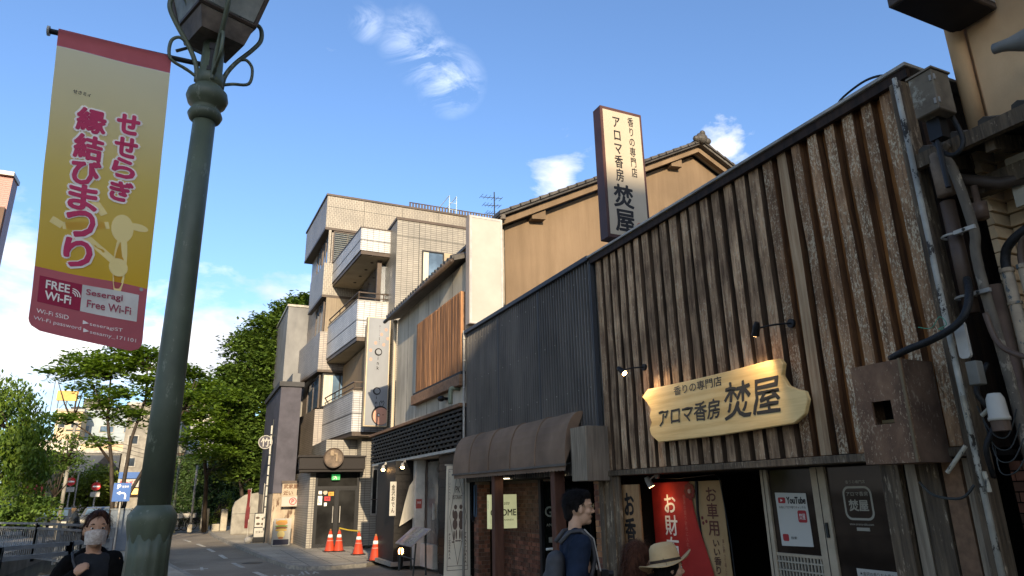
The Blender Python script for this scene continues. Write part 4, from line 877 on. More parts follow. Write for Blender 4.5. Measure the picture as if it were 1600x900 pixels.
# roof rail and ladder hoops
g = G()
for z in (15.98, 16.28): g.tube([(8.7, 31.2, z), (14.2, 31.2, z)], .03, 5)
for k in range(34): x = 8.7+k*.16; g.box(x, x+.08, 31.18, 31.21, 15.95, 16.3)
g.make('roof_railing', brown, t)
g = G()
for x in (10.85, 11.25):
    g.tube([(x, 31.1, 15.5), (x, 31.1, 17.0), (x-.35, 31.9, 17.0-.5), (x-.35, 31.9, 15.9)], .025, 5)
for z in (16.2, 16.6): g.tube([(10.85, 31.1, z), (11.25, 31.1, z)], .015, 4)
g.make('roof_ladder', M('pale_blue_metal', (.4, .5, .55), sc=5), t)
# balconies
def balcony(z0, z1, rail, mt, far=5.0, top=False):
    fp = [(5.25, 26), (6.5, 26), (6.5, 31), (far, 31)]
    b = G(); b.prism(fp, z0+.16, z1); o = b.make('balcony', mt, t)
    ins = [(5.29, 26.04), (6.5, 26.04), (6.5, 31), (far+.04, 31)]
    b = G(); b.prism(ins, z0, z0+.16); b.make('balcony_edge', brown, o)
    b = G(); b.prism([(5.36, 26.12), (6.48, 26.12), (6.48, 31), (far+.1, 31)], z0-.02, z0); b.make('balcony_soffit', soffit, o)
    b = G(); b.prism([(5.23, 25.98), (6.5, 25.98), (6.5, 31), (far-.02, 31)], z1, z1+.05); b.make('balcony_coping', brown if top else capm, o)
    zz = z0+.16+(z1-z0-.16)*.45
    b = G(); b.prism([(5.244, 25.994), (6.5, 25.994), (6.5, 26.02), (5.27, 26.03), (far+.02, 31), (far-.006, 31)], zz, zz+.03); b.make('tile_joint', plaster_seam, o)
    if rail:
        b = G(); b.tube([(6.5, 26.05, z1+rail), (5.3, 26.05, z1+rail), (far+.05, 31, z1+rail)], .03, 6); b.tube([(6.5, 26.05, z1+rail*.45), (5.3, 26.05, z1+rail*.45), (far+.05, 31, z1+rail*.45)], .02, 6)
        for q in ((5.3, 26.05), (6.3, 26.05), (5.22, 27.5), (5.14, 29.2)): b.tube([(q[0], q[1], z1), (q[0], q[1], z1+rail)], .02, 5)
        b.make('balcony_rail', brown, o)
balcony(11.25, 12.38, 0, tileg, 5.0, True)
balcony(7.62, 9.24, .38, tileg, 4.95)
balcony(3.95, 5.6, .4, tileg, 4.97)
g = G()
for y in (26.9, 27.9, 28.9, 29.9): g.lathe((5.95-.03*(y-27), y, 11.205), [(.07, 0), (.07, .02)], 8)
g.make('soffit_light', brown, t)
g = G(); g.box(6.1, 6.28, 26.5, 26.65, 9.24, 11.2); g.make('post', brown, t)
g = G(); g.box(6.2, 6.5, 26.7, 30.5, 9.3, 11.1); g.make('door_recess', gl_dark, t)
g = G(); g.box(5.75, 6.49, 26.3, 31, 5.6, 7.5); g.make('recess_wall', M('slatted_brown', (.3, .22, .13), (.2, .14, .09), sc=3, st=(12, 12, .3)), t)
# ground floor and entrance
g = G(); g.box(5.80, 6.52, 26.6, 31, 0, 3.9); g.make('ground_wall', tileh, t)
g = G(); g.box(3.95, 4.15, 26.55, 27, 0, 2.7); g.box(3.95, 4.1, 27, 31, 0, 2.7); g.box(4.6, 5.8, 27.4, 31, 2.7, 3.9); g.make('entrance_pier', tileh, t)
FE = FR('y', 26.6)
canb = FLAT('black_brown_fascia', (.013, .010, .009)); g = G(); g.prism([(3.42, 25.9), (5.82, 25.9), (5.82, 27.4), (3.6, 27.4)], 2.72, 3.15); g.make('entrance_canopy', canb, t, bevel=.02)
g = G(); g.prism([(3.36, 25.82), (5.84, 25.82), (5.84, 27.4), (3.55, 27.4)], 3.15, 3.22); g.prism([(3.47, 25.95), (5.8, 25.95), (5.8, 27.4), (3.64, 27.4)], 2.64, 2.72); g.make('canopy_moulding', canb, t)
g = G(); g.box(4.15, 5.8, 26.75, 26.8, 0, 2.66); g.make('dark_lobby', gl_door, t)
g = G()
for a, b, c, d in ((4.15, 4.24, 0, 2.64), (5.70, 5.80, 0, 2.64), (4.24, 5.70, 2.04, 2.14), (4.94, 5.00, 0, 2.04), (4.24, 5.70, 0, .07), (4.24, 5.70, 2.58, 2.64)): g.fbox(FE, a, b, c, d, -.1, 0)
fr_ = g.make('door_frame', blackm, t)
for a, b in ((4.24, 4.94), (5.00, 5.70)):
    g = G(); g.fbox(FE, a+.04, b-.04, .11, 2.0, -.06, -.05); g.make('pane', gl_door, fr_)
    g = G()
    for q in ((a, a+.045, .07, 2.04), (b-.045, b, .07, 2.04), (a+.045, b-.045, .07, .12), (a+.045, b-.045, 1.98, 2.04)): g.fbox(FE, *q, -.08, -.02)
    g.make('door', blackm, t)
    g = G(); q = b-.10 if a < 4.5 else a+.10; g.tube([FE(q, 1.42, 0), FE(q, 1.42, .05), FE(q, .85, .05), FE(q, .85, 0)], .016, 6); g.make('door_handle', capm, t)
g = G(); g.fbox(FE, 4.24, 5.70, 2.14, 2.58, -.06, -.05); g.make('transom_pane', gl_door, fr_)
for (a, b, c, d, m_, s_) in ((4.30, 4.42, 1.86, 2.0, 'inkw', ''), (4.47, 4.62, 1.84, 2.0, 'c', ''), (4.66, 4.86, 1.80, 1.94, 'o', '受付'), (4.28, 4.44, 1.48, 1.80, 'inkw', 'L'), (4.52, 4.74, 1.62, 1.78, 'inkr', '禁煙'), (4.52, 4.62, 1.44, 1.56, 'inkw', '')):
    mt = {'inkw': inkw, 'inkr': inkr, 'c': cream, 'o': FLAT('orange_paper', (.55, .28, .05))}[m_]
    g = G(); FE2 = FR('y', 26.645)
    if m_ == 'c': g.fpoly(FE2, ell((a+b)/2, (c+d)/2, .08, .08), .0, .01)
    else: g.fbox(FE2, a, b, c, d, 0, .01)
    g.make('door_poster', mt, t)
    if s_: text('poster_print', s_, FE2, (a+b)/2, (c+d)/2, (b-a)*.6, (d-c)*.5, inkb, t, n=.012)
# exit sign
t2 = thing('exit_sign', 'green running man exit sign glowing above the entrance doors', 'exit sign', (4.86, 26.5, 2.3))
g = G(); FX_ = FR('y', 26.5); g.fbox(FX_, 4.72, 5.02, 2.36, 2.56, 0, .04); g.make('case', EMIT('exit_green', (.02, .25, .06), .3), t2)
g = G(); g.fpoly(FX_, ell(4.84, 2.52, .018, .018, 8), .041, .043)
h = lines(FX_, [(4.84, 2.50), (4.86, 2.45), (4.90, 2.42), (4.90, 2.38)], .02, .043); g.add(h.v, h.f); h = lines(FX_, [(4.86, 2.45), (4.82, 2.42), (4.78, 2.39)], .018, .0435); g.add(h.v, h.f); h = lines(FX_, [(4.78, 2.47), (4.84, 2.49), (4.90, 2.46)], .014, .044); g.add(h.v, h.f); g.make('running_figure', inkw, t2)
# round relief
t2 = thing('round_relief', 'round brown relief plaque mounted on the entrance canopy', 'plaque', (4.62, 25.85, 3.15))
g = G(); FRd = FR('y', 25.82); g.fpoly(FRd, ell(4.61, 3.12, .36, .36, 32), 0, .12); g.make('disc', M('weathered_disc', (.20, .15, .115), (.10, .08, .065), sc=5, dirt=.4), t2)
g = G(); g.torus(FRd, 4.61, 3.12, .13, .34, .025, 32); g.make('rim', brown, t2)
g = G(); g.fbox(FRd, 4.48, 4.60, 3.2, 3.38, .12, .16); g.fbox(FRd, 4.62, 4.74, 3.24, 3.3, .12, .16); g.fbox(FRd, 4.69, 4.74, 3.0, 3.24, .12, .16); g.make('relief', M('relief_bronze', (.27, .21, .15), sc=5), t2)
window(FE, 6.24, 6.50, 1.08, 2.78, t, gl_door, capm, 0)
g = G(); g.fbox(FE, 6.24, 6.5, 1.62, 1.65, .05, .055); g.make('window_bar', brown, t)
# hanging vertical pig sign
t2 = thing('pig_sign', 'tall hanging white sign with Oink lettering and a round pig face', 'sign', (6.0, 25.3, 4.3))
g = G(); g.box(5.53, 6.42, 25.22, 25.5, 4.24, 8.42); g.make('case', M('cream_metal_case', (.55, .45, .32), sc=4, dirt=.15), t2)
FO = FR('y', 25.22); g = G(); g.fbox(FO, 5.57, 6.39, 4.27, 8.39, 0, .012); g.make('panel', M('silvery_white_panel', (.22, .235, .265), (.18, .19, .215), r=.3, sc=1.2, st=(1, 1, .3), dirt=.1, bump=0), t2)
for z in (7.05, 5.55): g = G(); g.torus(FO, 5.98, z, .016, .13, .016, 20, 5); g.torus(FO, 5.99, z+.01, .016, .115, .010, 20, 5); g.make('lettering', inkb, t2)
for z in (6.62, 5.12): text('lettering', 'i\nn\nk', FO, 5.98, z, .08, .5, inkb, t2, n=.014, bold=.003)
text('lettering', '\n'.join('DiningBar'), FO, 6.0, 7.72, .05, .75, charc, t2, n=.014)
rosem = FLAT('pale_rose', (.42, .24, .19))
for a, b in ((6.25, 7.95), (6.33, 7.6), (6.08, 7.75), (6.18, 7.35), (5.86, 7.4), (5.68, 7.1), (5.70, 6.75)): g = G(); g.fpoly(FO, ell(a, b, .055, .065, 12), .012, .014); g.make('dot_print', rosem, t2)
pf = [(x, y) for x, y in ell(6.17, 4.62, .30, .32, 32)]; pf = [(min(x, 6.385), max(y, 4.275)) for x, y in pf]
g = G(); g.fpoly(FO, [(min(x, 6.386), max(y, 4.273)) for x, y in ell(6.14, 4.64, .33, .36, 32)], .012, .013); g.make('pig_outline', inkb, t2)
g = G(); g.fpoly(FO, pf, .013, .016); g.make('pig_face', FLAT('pig_pink', (.50, .26, .19)), t2)
g = G(); g.torus(FO, 6.08, 4.66, .018, .05, .012, 14, 5); g.fbox(FO, 6.22, 6.29, 4.66, 4.68, .016, .02); g.make('pig_features', inkb, t2); g = G(); g.fpoly(FO, ell(6.08, 4.66, .04, .045, 12), .016, .018); g.make('pig_snout', inkw, t2)
h = lines(FO, [(6.12, 4.98), (6.10, 5.12), (6.16, 5.2), (6.18, 5.1), (6.24, 5.2), (6.28, 5.12), (6.22, 4.99)], .018, .016); h.make('pig_ears', inkb, t2)
g = G()
for z in (7.4, 6.2, 4.8): g.tube([(6.42, 25.35, z), (6.55, 25.1, z), (6.55, 25.0, z-.25)], .014, 5)
g.make('bracket', ironm, t2)
g = G(); g.tube([(5.24, 19.97, 3.70), (5.24, 19.97, 6.9)], .05, 8); g.lathe((5.24, 19.97, 6.86), [(.05, 0), (.075, .05), (.075, .12)], 10); tag(g.make('cream_drainpipe', cream), 'cream drainpipe on the far corner of the grey plaster house', 'drainpipe')
# antennas on the tan building
t2 = thing('tv_antenna', 'thin television antenna standing on the left slope of the tiled roof', 'antenna', (7.9, 17.0, 9.4))
g = G(); g.tube([(7.35, 17, 8.6), (7.35, 17, 10.45)], .018, 5); g.make('mast', ironm, t2); g = G()
for z, l_ in ((10.25, .42), (10.0, .34), (9.75, .26)):
    g.tube([(7.35-l_, 17, z-.03), (7.35+l_*.6, 17, z+.03)], .010, 4)
    for k in range(6): x = 7.35-l_+k*l_*.3; g.tube([(x, 16.85, z), (x, 17.15, z)], .006, 4)
g.make('antenna_arm', ironm, t2)
# ================================================================ cones
conem = M('orange_cone_plastic', (.42, .055, .022), (.34, .04, .016), r=.45, sc=4, dirt=.15, bump=0); conew = FLAT('reflective_white', (.75, .74, .72), .35)
def cone(loc, label, lean=0, s=1, tape=False):
    t = thing('traffic_cone', label, 'traffic cone', loc, 'orange and white traffic cones at the tiled entrance')
    x, y, z = loc
    r_at = lambda h: .135*(1-h/.70)+.028
    g = G(); g.box(x-.20, x+.20, y-.20, y+.20, z, z+.03); g.make('base', blackm, t, bevel=.01)
    g = G(); g.lathe((x, y, z+.03), [(r_at(0)+.02, 0), (r_at(0), .03), (r_at(.62)*1, .62), (.02, .64)], 18); g.make('cone_body', conem, t, smooth=True)
    for a, b in ((.22, .32), (.42, .51)): g = G(); g.lathe((x, y, z+.03), [(r_at(a)+.003, a), (r_at(b)+.003, b)], 18); g.make('reflective_band', conew, t, smooth=True)
    g = G(); g.lathe((x, y, z+.66), [(.03, 0), (.035, .03), (.02, .06)], 10); g.make('cone_cap', M('worn_cone_cap', (.25, .12, .05), sc=5), t)
cone((4.45, 24.6, 0), 'leftmost traffic cone before the glass doors'); cone((4.72, 24.45, 0), 'traffic cone tied to the left end of the yellow bar')
cone((5.0, 22.7, 0), 'traffic cone with dark base at the right end of the yellow bar'); cone((4.95, 20.25, 0), 'dirty traffic cone beside the black wall corner')
g = G(); g.tube([(4.72, 24.45, .74), (4.85, 23.6, .70), (5.0, 22.7, .70)], .022, 8); tag(g.make('yellow_bar', FLAT('yellow_plastic', (.65, .45, .03))), 'yellow bar strung between two traffic cones', 'barrier bar')
# ================================================================ grey building and annex
t = thing('grey_building', 'plain grey three storey building beyond the tiled apartments', 'building', (4.4, 37, 0))
g = G(); g.box(3.72, 9, 36.6, 46, 0, 11.6); g.make('wall', greypl, t); g = G(); g.box(3.66, 9, 36.54, 46, 11.6, 11.72); g.make('coping', capm, t)
FGy = FR('y', 36.6); window(FGy, 4.86, 5.1, 8.65, 10.1, t, gl_dark, capm, 0); window(FGy, 4.0, 4.3, 4.2, 5.8, t, gl_dark, capm, 0)
g = G(); g.box(4.83, 5.14, 36.5, 36.6, 8.57, 8.64); g.make('sill', capm, t)
for x in (4.55, 4.78): g = G(); g.tube([(x, 36.5, .2), (x, 36.5, 7.6)], .05, 8); g.make('drainpipe', whitep, t, smooth=True)
t = thing('slate_annex', 'dark slate coloured annex on a stained concrete base before the grey building', 'building', (3.4, 31, 0))
g = G(); g.box(3.02, 3.86, 30.0, 36.4, 1.95, 6.3); g.make('wall', darkpl, t)
g = G(); g.box(2.93, 3.95, 29.9, 36.45, 6.3, 6.5); g.make('cornice', M('dark_cornice', (.06, .06, .065), sc=4), t)
g = G(); g.box(3.04, 4.25, 30.05, 36.4, 0, 1.94); g.make('base', stained, t)
g = G(); g.box(3.86, 4.22, 33.6, 36.4, 1.95, 7.5); g.make('side_wall', greypl, t)
t = thing('white_ladder_pole', 'slender pole of white segments on the street side of the dark annex', 'pole', (2.86, 31, 0)); base = None
for k in range(10):
    z = .6+k*.42
    if base is None: g = G(); g.box(2.84, 2.9, 30.97, 31.03, z, z+.36); base = g.make('white_segment', whitep, t)
    else: part_copy(base, t, (0, 0, k*.42))
g = G(); g.tube([(2.92, 31.0, 0), (2.92, 31.0, 5.0)], .02, 6); g.make('rod', ironm, t)
t = thing('round_neon_sign', 'round dark sign with a pale bamboo character on the annex wall', 'sign', (2.75, 31, 4.1)); FN = FR('y', 31.0)
g = G(); g.fpoly(FN, ell(2.66, 4.04, .29, .29, 28), -.08, 0); g.make('disc', darkpl, t); g = G(); g.torus(FN, 2.66, 4.04, .01, .27, .02, 28); g.make('ring', whitep, t)
text('lettering', '竹', FN, 2.66, 4.04, .36, .36, whitep, t, n=.01, bold=.006); g = G(); g.tube([(2.95, 31.02, 4.3), (3.1, 31.02, 4.32)], .02, 5); g.tube([(2.66, 31.02, 4.32), (3.1, 31.02, 4.36)], .014, 5); g.make('bracket', ironm, t)
t = thing('parking_signboard', 'white board with brown characters, a P and a red emblem above the stained wall', 'sign', (3.75, 29.6, 1.4)); FPk = FR('y', 29.7)
g = G(); g.fbox(FPk, 3.34, 4.2, 1.42, 2.32, 0, .05); g.make('board', M('parking_board', (.42, .35, .27), (.34, .28, .22), sc=3), t); g = G(); g.fbox(FPk, 3.3, 4.24, 2.32, 2.42, -.02, .1); g.make('top_rail', brown, t)
g = G(); g.fbox(FPk, 3.36, 4.18, 1.44, 1.80, .05, .054); g.make('lower_panel', whitep, t)
br2 = FLAT('brown_lettering', (.12, .06, .03)); text('lettering', '武家屋敷', FPk, 3.77, 2.20, .74, .17, br2, t, n=.052, bold=.006); text('lettering', '近い', FPk, 3.58, 1.95, .36, .17, br2, t, n=.052, bold=.006)
g = G(); g.fbox(FPk, 3.92, 4.14, 1.85, 2.06, .05, .055); g.make('parking_square', inkb, t); text('lettering', 'P', FPk, 4.03, 1.955, .10, .15, inkw, t, n=.057, bold=.006)
g = G(); g.torus(FPk, 3.79, 1.62, .056, .13, .014, 20); g.make('red_emblem', inkr, t); text('lettering', 'P', FPk, 3.79, 1.62, .10, .15, inkr, t, n=.057, bold=.006)
t = thing('burger_board', 'upright poster board with a stacked burger and drink on white', 'signboard', (3.3, 28.5, 0)); FBg = FR('y', 28.6)
g = G(); g.fpoly(FBg, [(2.98, .02), (3.64, .02), (3.66, 1.0), (3.0, 1.0)], 0, .03); g.make('panel', whitep, t)
g = G(); g.fbox(FBg, 3.03, 3.6, .05, .24, .03, .034); g.make('dark_band', FLAT('navy_print', (.03, .03, .05)), t)
for (a, b, ra, rb, c) in ((3.3, .84, .22, .10, (.4, .2, .06)), (3.3, .72, .24, .04, (.12, .2, .04)), (3.3, .66, .23, .05, (.16, .07, .03)), (3.3, .58, .22, .05, (.45, .3, .08)), (3.3, .42, .14, .14, (.6, .48, .2)), (3.3, .3, .10, .04, (.4, .15, .06))):
    g = G(); g.fpoly(FBg, ell(a, b, ra, rb, 16), .03, .036-.001*(b*4)); g.make('burger_print', FLAT('burger_print', c), t)
text('lettering', 'Lunch', FBg, 3.3, .92, .4, .09, FLAT('mustard', (.45, .25, .03)), t, n=.037, bold=.004)
g = G(); g.tube([(3.0, 28.68, 0), (3.0, 28.62, .9)], .015, 5); g.tube([(3.64, 28.68, 0), (3.64, 28.62, .9)], .015, 5); g.make('prop', ironm, t)
t = thing('dish_board', 'black board with two white panels of dish photos by the concrete wall', 'signboard', (2.8, 31.5, 0)); FDb = FR('y', 31.4)
g = G(); g.fbox(FDb, 2.52, 3.0, .0, 1.18, -.03, 0); g.make('frame', blackm, t); g = G(); g.fbox(FDb, 2.55, 2.97, .62, 1.14, 0, .005); g.fbox(FDb, 2.55, 2.97, .22, .58, 0, .005); g.make('panel', whitep, t)
for a, b in ((2.65, .98), (2.68, .74), (2.88, .93), (2.87, .73)): g = G(); g.fpoly(FDb, ell(a, b, .08, .05, 12), .005, .008); g.make('dish_print', M('dish_print', (.12, .08, .05), (.03, .03, .03), sc=30), t)
text('lettering', '営業中', FDb, 2.76, .42, .3, .1, charc, t, n=.008); text('lettering', 'メニュー', FDb, 2.76, 1.09, .25, .05, charc, t, n=.008)
def flag(x, y, z0, z1, w, m, label, emb=None):
    t = thing('nobori_flag', label, 'banner', (x, y, 0)); g = G(); g.tube([(x, y, 0), (x, y, z1+.05)], .014, 6); g.tube([(x, y, z1), (x+w, y, z1+.02)], .008, 4); g.make('pole', capm, t)
    g = G(); n = 6; vs = []
    for i in range(n+1):
        z = z1-(z1-z0)*i/n; q = .04*math.sin(i*1.3); vs += [(x+.02, y+q, z), (x+w*(1-.12*math.sin(i)), y-q-.02, z)]
    g.add(vs, [(2*i, 2*i+1, 2*i+3, 2*i+2) for i in range(n)]); g.make('cloth', m, t, smooth=True)
    if emb: g = G(); g.torus(FR('y', y-.09), x+w*.5, z1-.4, 0, .12, .018, 16); g.make('emblem', dimw, t)
flag(2.46, 33.6, .5, 2.15, -.15, M('dark_red_cloth', (.14, .018, .02), (.07, .01, .014), sc=3), 'narrow dark red flag left of the dish board')
flag(2.95, 33.0, .5, 2.35, .42, blackm, 'black flag with a pale round emblem beside the annex', True)
g = G(); g.ball((2.35, 31.3, .12), (.16, .14, .14)); tag(g.make('floor_spotlight', capm, smooth=True), 'small pale floor spotlight beside the dish board', 'spotlight')
# ================================================================ tan building at right with eave, siding
t = thing('tan_corner_building', 'tan stucco building at the right edge with dark tiled eave and cream siding below', 'building', (5.8, 0, 0))
g = G(); g.box(5.8, 14, -9, 2.92, 4.5, 7.8); g.make('upper_wall', tanr, t, bevel=.06)
g = G(); g.box(5.86, 14, -9, 2.9, 0, 4.3); g.make('lower_wall', concrete, t)
sidm = M('cream_siding', (.72, .55, .36), (.62, .46, .29), sc=3, st=(2, 2, 1), dirt=.35)
for k in range(22):
    z = 1.9+k*.115
    g = G(); g.hexa([(5.80, -2, z), (5.86, -2, z), (5.86, 2.90, z), (5.80, 2.90, z), (5.825, -2, z+.105), (5.86, -2, z+.105), (5.86, 2.90, z+.105), (5.825, 2.90, z+.105)]); g.make('siding_board', sidm, t)
    g = G(); g.hexa([(5.60, 2.90, z), (5.86, 2.90, z), (5.86, 2.96, z), (5.60, 2.96, z), (5.60, 2.92, z+.105), (5.86, 2.92, z+.105), (5.86, 2.96, z+.105), (5.60, 2.96, z+.105)]); g.make('siding_board', sidm, t)
g = G(); g.box(5.795, 5.81, 2.35, 2.37, 1.9, 4.4); g.make('siding_joint', brown, t)
g = G(); g.hexa([(5.2, -9, 4.30), (5.85, -9, 4.44), (5.85, 3.14, 4.44), (5.2, 3.14, 4.30), (5.2, -9, 4.36), (5.85, -9, 4.56), (5.85, 3.14, 4.56), (5.2, 3.14, 4.36)]); g.make('eave_roof', rooft, t)
base = None
for k in range(20):
    y = 3.06-k*.24
    if base is None: g = G(); g.tube([(5.16, y, 4.36), (5.86, y, 4.57)], .055, 7); base = g.make('eave_tile', rooft, t)
    else: part_copy(base, t, (0, -k*.24, 0))
base = None
for k in range(14):
    y = 2.95-k*.36
    if base is None: g = G(); g.hexa([(5.24, y, 4.17), (5.86, y, 4.30), (5.86, y+.07, 4.30), (5.24, y+.07, 4.17), (5.24, y, 4.29), (5.86, y, 4.42), (5.86, y+.07, 4.42), (5.24, y+.07, 4.29)]); base = g.make('rafter', oldwood, t)
    else: part_copy(base, t, (0, -k*.36, 0))
g = G(); g.box(5.5, 5.62, -5, 3.05, 3.98, 4.12); g.box(5.14, 5.2, -9, 3.16, 4.24, 4.36); g.make('eave_beam', oldwood, t)
g = G(); g.tube([(5.3, 3.0, 4.12), (5.5, 2.75, 4.0), (5.75, 2.2, 4.0)], .05, 10); g.make('eave_pipe', brown, t, smooth=True)
g = G(); g.tube([(5.78, 2.95, 4.55), (5.78, 2.95, 7.8)], .07, 10); g.make('corner_pipe', tanr, t, smooth=True)
g = G(); g.box(5.56, 5.6, 2.86, 3.0, 0, 1.9); g.make('mortar_backing', mortar, t)
bricks(FR('x', 5.56), 2.86, 3.18, 0.2, 1.95, .12, .075, [brickm, brickd], t)
t = thing('white_emblem_board', 'white board with a circled emblem on the cream siding at the right edge', 'sign', (5.6, 2.4, 3.8)); FWb = FR('x', 5.62)
g = G(); g.fbox(FWb, 1.9, 2.72, 3.80, 4.21, 0, .04); g.make('board', M('ivory_board', (.50, .46, .38), (.42, .38, .31), sc=2), t); g = G(); g.torus(FWb, 2.55, 4.06, .045, .07, .008, 24); h = lines(FWb, [(2.6, 4.09), (2.5, 4.09)], .012, .046); g.add(h.v, h.f); h = lines(FWb, [(2.6, 4.04), (2.5, 4.04)], .012, .046); g.add(h.v, h.f); h = lines(FWb, [(2.55, 4.12), (2.55, 4.0)], .01, .047); g.add(h.v, h.f); g.make('emblem', inkb, t)
t = thing('overhead_box_sign', 'dark box sign jutting out high over the street seen from below', 'sign', (5.3, 2.75, 5.6))
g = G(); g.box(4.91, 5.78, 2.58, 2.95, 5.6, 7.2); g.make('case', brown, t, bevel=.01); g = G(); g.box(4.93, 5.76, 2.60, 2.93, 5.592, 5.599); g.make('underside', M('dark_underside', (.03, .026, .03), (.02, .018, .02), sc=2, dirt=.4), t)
g = G(); g.box(4.95, 5.75, 2.571, 2.579, 5.65, 7.15); g.make('panel', M('dim_panel', (.42, .40, .37), sc=2), t)
t = thing('floodlight', 'grey conical floodlight on the tan wall at the right edge', 'floodlight', (5.7, 2.2, 4.6))
g = G(); g.tube([(5.3, 2.46, 4.98), (5.3, 2.40, 4.965), (5.31, 2.36, 4.955), (5.36, 2.22, 4.93), (5.4, 2.05, 4.905)], [.042, .044, .052, .105, .13], 18); g.make('shade', M('grey_enamel', (.23, .23, .22), (.17, .17, .165), r=.4, sc=4, dirt=.25), t, smooth=True)
g = G(); g.tube([(5.36, 2.15, 5.0), (5.8, 2.15, 5.1)], .02, 6); g.make('arm', ironm, t)
# ================================================================ service pipes in the gap
def pipe(name, label, pts, r, m, n=12, cat='pipe', group=None):
    g = G()
    if isinstance(r, (int, float)) and len(pts) > 3: pts = cr(pts)
    g.tube(pts, r, n); return tag(g.make(name, m, smooth=True), label, cat, group)
wornp = M('peeling_grey_pipe', (.17, .145, .115), (.10, .085, .07), sc=6, st=(2, 2, .5), dirt=.4, flake=(.26, .225, .18), fk=(.58, .62), fsc=9, fst=(1, 1, .5))
peelw = M('peeling_white_pole', (.50, .49, .45), (.35, .34, .31), sc=6, dirt=.3, flake=(.04, .035, .03), fk=(.56, .585), fsc=9, fst=(1, 1, .5))
creamp = M('peeling_cream_pipe', (.48, .38, .27), (.34, .265, .19), sc=6, dirt=.4, flake=(.08, .10, .11), fk=(.56, .6), fsc=8, fst=(1, 1, .5))
brownp = M('brown_pipe', (.14, .095, .07), (.09, .06, .046), r=.45, sc=4, dirt=.3)
insul = M('wrapped_insulation', (.26, .20, .16), (.17, .13, .105), r=.9, sc=10, dirt=.3)
blackp = M('black_hose', (.022, .021, .021), (.012, .012, .012), r=.5, sc=30, bump=.5)
pipe('peeling_pole', 'thin pole with peeling white paint at the right end of the wooden shop', [(5.12, 3.14, .9), (5.12, 3.15, 3.0), (5.12, 3.15, 5.1)], .022, peelw, cat='pole')
pipe('wrapped_pipe', 'short thick pipe wrapped in tape below the utility box', [(5.2, 2.99, 3.95), (5.2, 2.99, 4.30), (5.2, 3.0, 4.36)], [.065, .07, .03], insul)
pipe('wide_brown_pipe', 'wide brown pipe clamped to the wall behind the peeling pole', [(5.26, 3.03, 3.0), (5.26, 3.03, 3.92)], .055, brownp)
pipe('pale_grey_duct', 'bent grey cable duct beside the wide brown pipe', [(5.12, 2.86, 4.32), (5.1, 2.9, 4.25), (5.15, 2.87, 4.1), (5.2, 2.85, 3.6), (5.22, 2.89, 3.3), (5.25, 2.86, 2.0), (5.25, 2.86, 0)], .036, wornp)
pipe('dark_rainwater_pipe', 'large dark rainwater pipe running down to the white cap', [(5.4, 2.92, 3.2), (5.4, 2.92, 0)], .065, brownp)
pipe('capped_standpipe', 'small capped pipe before the cream siding', [(5.35, 2.86, 3.72), (5.35, 2.86, 3.85), (5.35, 2.86, 3.86), (5.35, 2.86, 4.0)], [.055, .06, .025, .025], brownp)
for k, (y, r) in enumerate(((2.80, .042), (2.69, .034), (2.60, .034))):
    t = thing('conduit', ['thick peeling conduit nearest the dark pipes, under the black hoses', 'middle cream conduit under the black hoses', 'rightmost cream conduit under the black hoses'][k], 'pipe', (5.4, y, 0), 'peeling conduits under the black hoses')
    g = G(); g.tube([(5.4, y, 0), (5.4, y, 3.28)], r, 12); g.make('tube', creamp, t, smooth=True); g = G(); g.lathe((5.4, y, 3.27), [(r+.008, 0), (r+.008, .03), (r*.8, .035)], 12); g.make('collar', creamp, t); g = G(); g.lathe((5.4, y, 3.02), [(r+.006, 0), (r+.006, .02)], 12); g.make('collar', creamp, t)
    pipe('black_hose', ['thick black hose curving right from the thickest conduit', 'brown hose curving right from the middle conduit', 'thin hose curving right from the rightmost conduit'][k], [(5.4, y, 3.28), (5.4, y-.01, 3.38), (5.38, y-.07, 3.47+.02*k), (5.36, y-.25, 3.55), (5.36, y-.7, 3.68)], [.034, .024, .02][k], [blackp, brownp, blackp][k], cat='hose')
for z in (3.62, 3.12):
    t = thing('pipe_clamp', 'galvanised clamp across the wide pipe, '+('upper of two' if z > 3.5 else 'lower of two'), 'clamp', (5.2, 3.0, z)); g = G(); g.tube([(5.22+.065*math.cos(a), 3.03+.068*math.sin(a), z) for a in [R_(d) for d in range(60, 301, 24)]], .010, 5); g.box(5.16, 5.19, 2.82, 2.98, z-.015, z+.015); g.make('strap', capm, t); g = G(); g.ball((5.155, 2.90, z), .012); g.make('bolt', ironm, t)
pipe('thick_black_cable', 'thick black sleeved cable sagging to the top of the meter cabinet', [(4.99, 3.57, 2.73), (4.97, 3.4, 2.77), (4.96, 3.2, 2.80), (4.97, 3.02, 2.86), (5.0, 2.93, 2.95), (5.08, 2.92, 3.1), (5.2, 2.98, 3.25)], .028, blackp, cat='cable')
pipe('loop_cable', 'black cable looping under the utility box', [(5.05, 2.75, 4.55), (5.02, 2.68, 4.25), (5.0, 2.74, 4.15), (5.0, 2.82, 4.20), (5.02, 2.9, 4.36)], .018, blackp, cat='cable')
pipe('low_loop_cable', 'grey cable looping out below the meter cabinet', [(5.12, 3.2, 1.75), (5.1, 3.3, 1.66), (5.1, 3.5, 1.68), (5.1, 3.6, 1.78)], .010, ironm, cat='cable')
pipe('right_sweeping_cable', 'brown cable sweeping across to the right edge below the conduits', [(5.15, 2.88, 2.95), (5.13, 2.83, 2.72), (5.12, 2.7, 2.6), (5.12, 2.5, 2.52)], .020, brownp, cat='cable')
pipe('green_wire', 'thin green wire tied round the peeling pole', [(5.0, 3.3, 2.93), (5.0, 3.2, 2.90), (5.0, 3.12, 2.97), (5.0, 3.08, 2.90), (5.0, 3.15, 2.88), (5.0, 3.02, 2.86)], .003, FLAT('green_wire', (.05, .3, .2)), 5, 'wire')
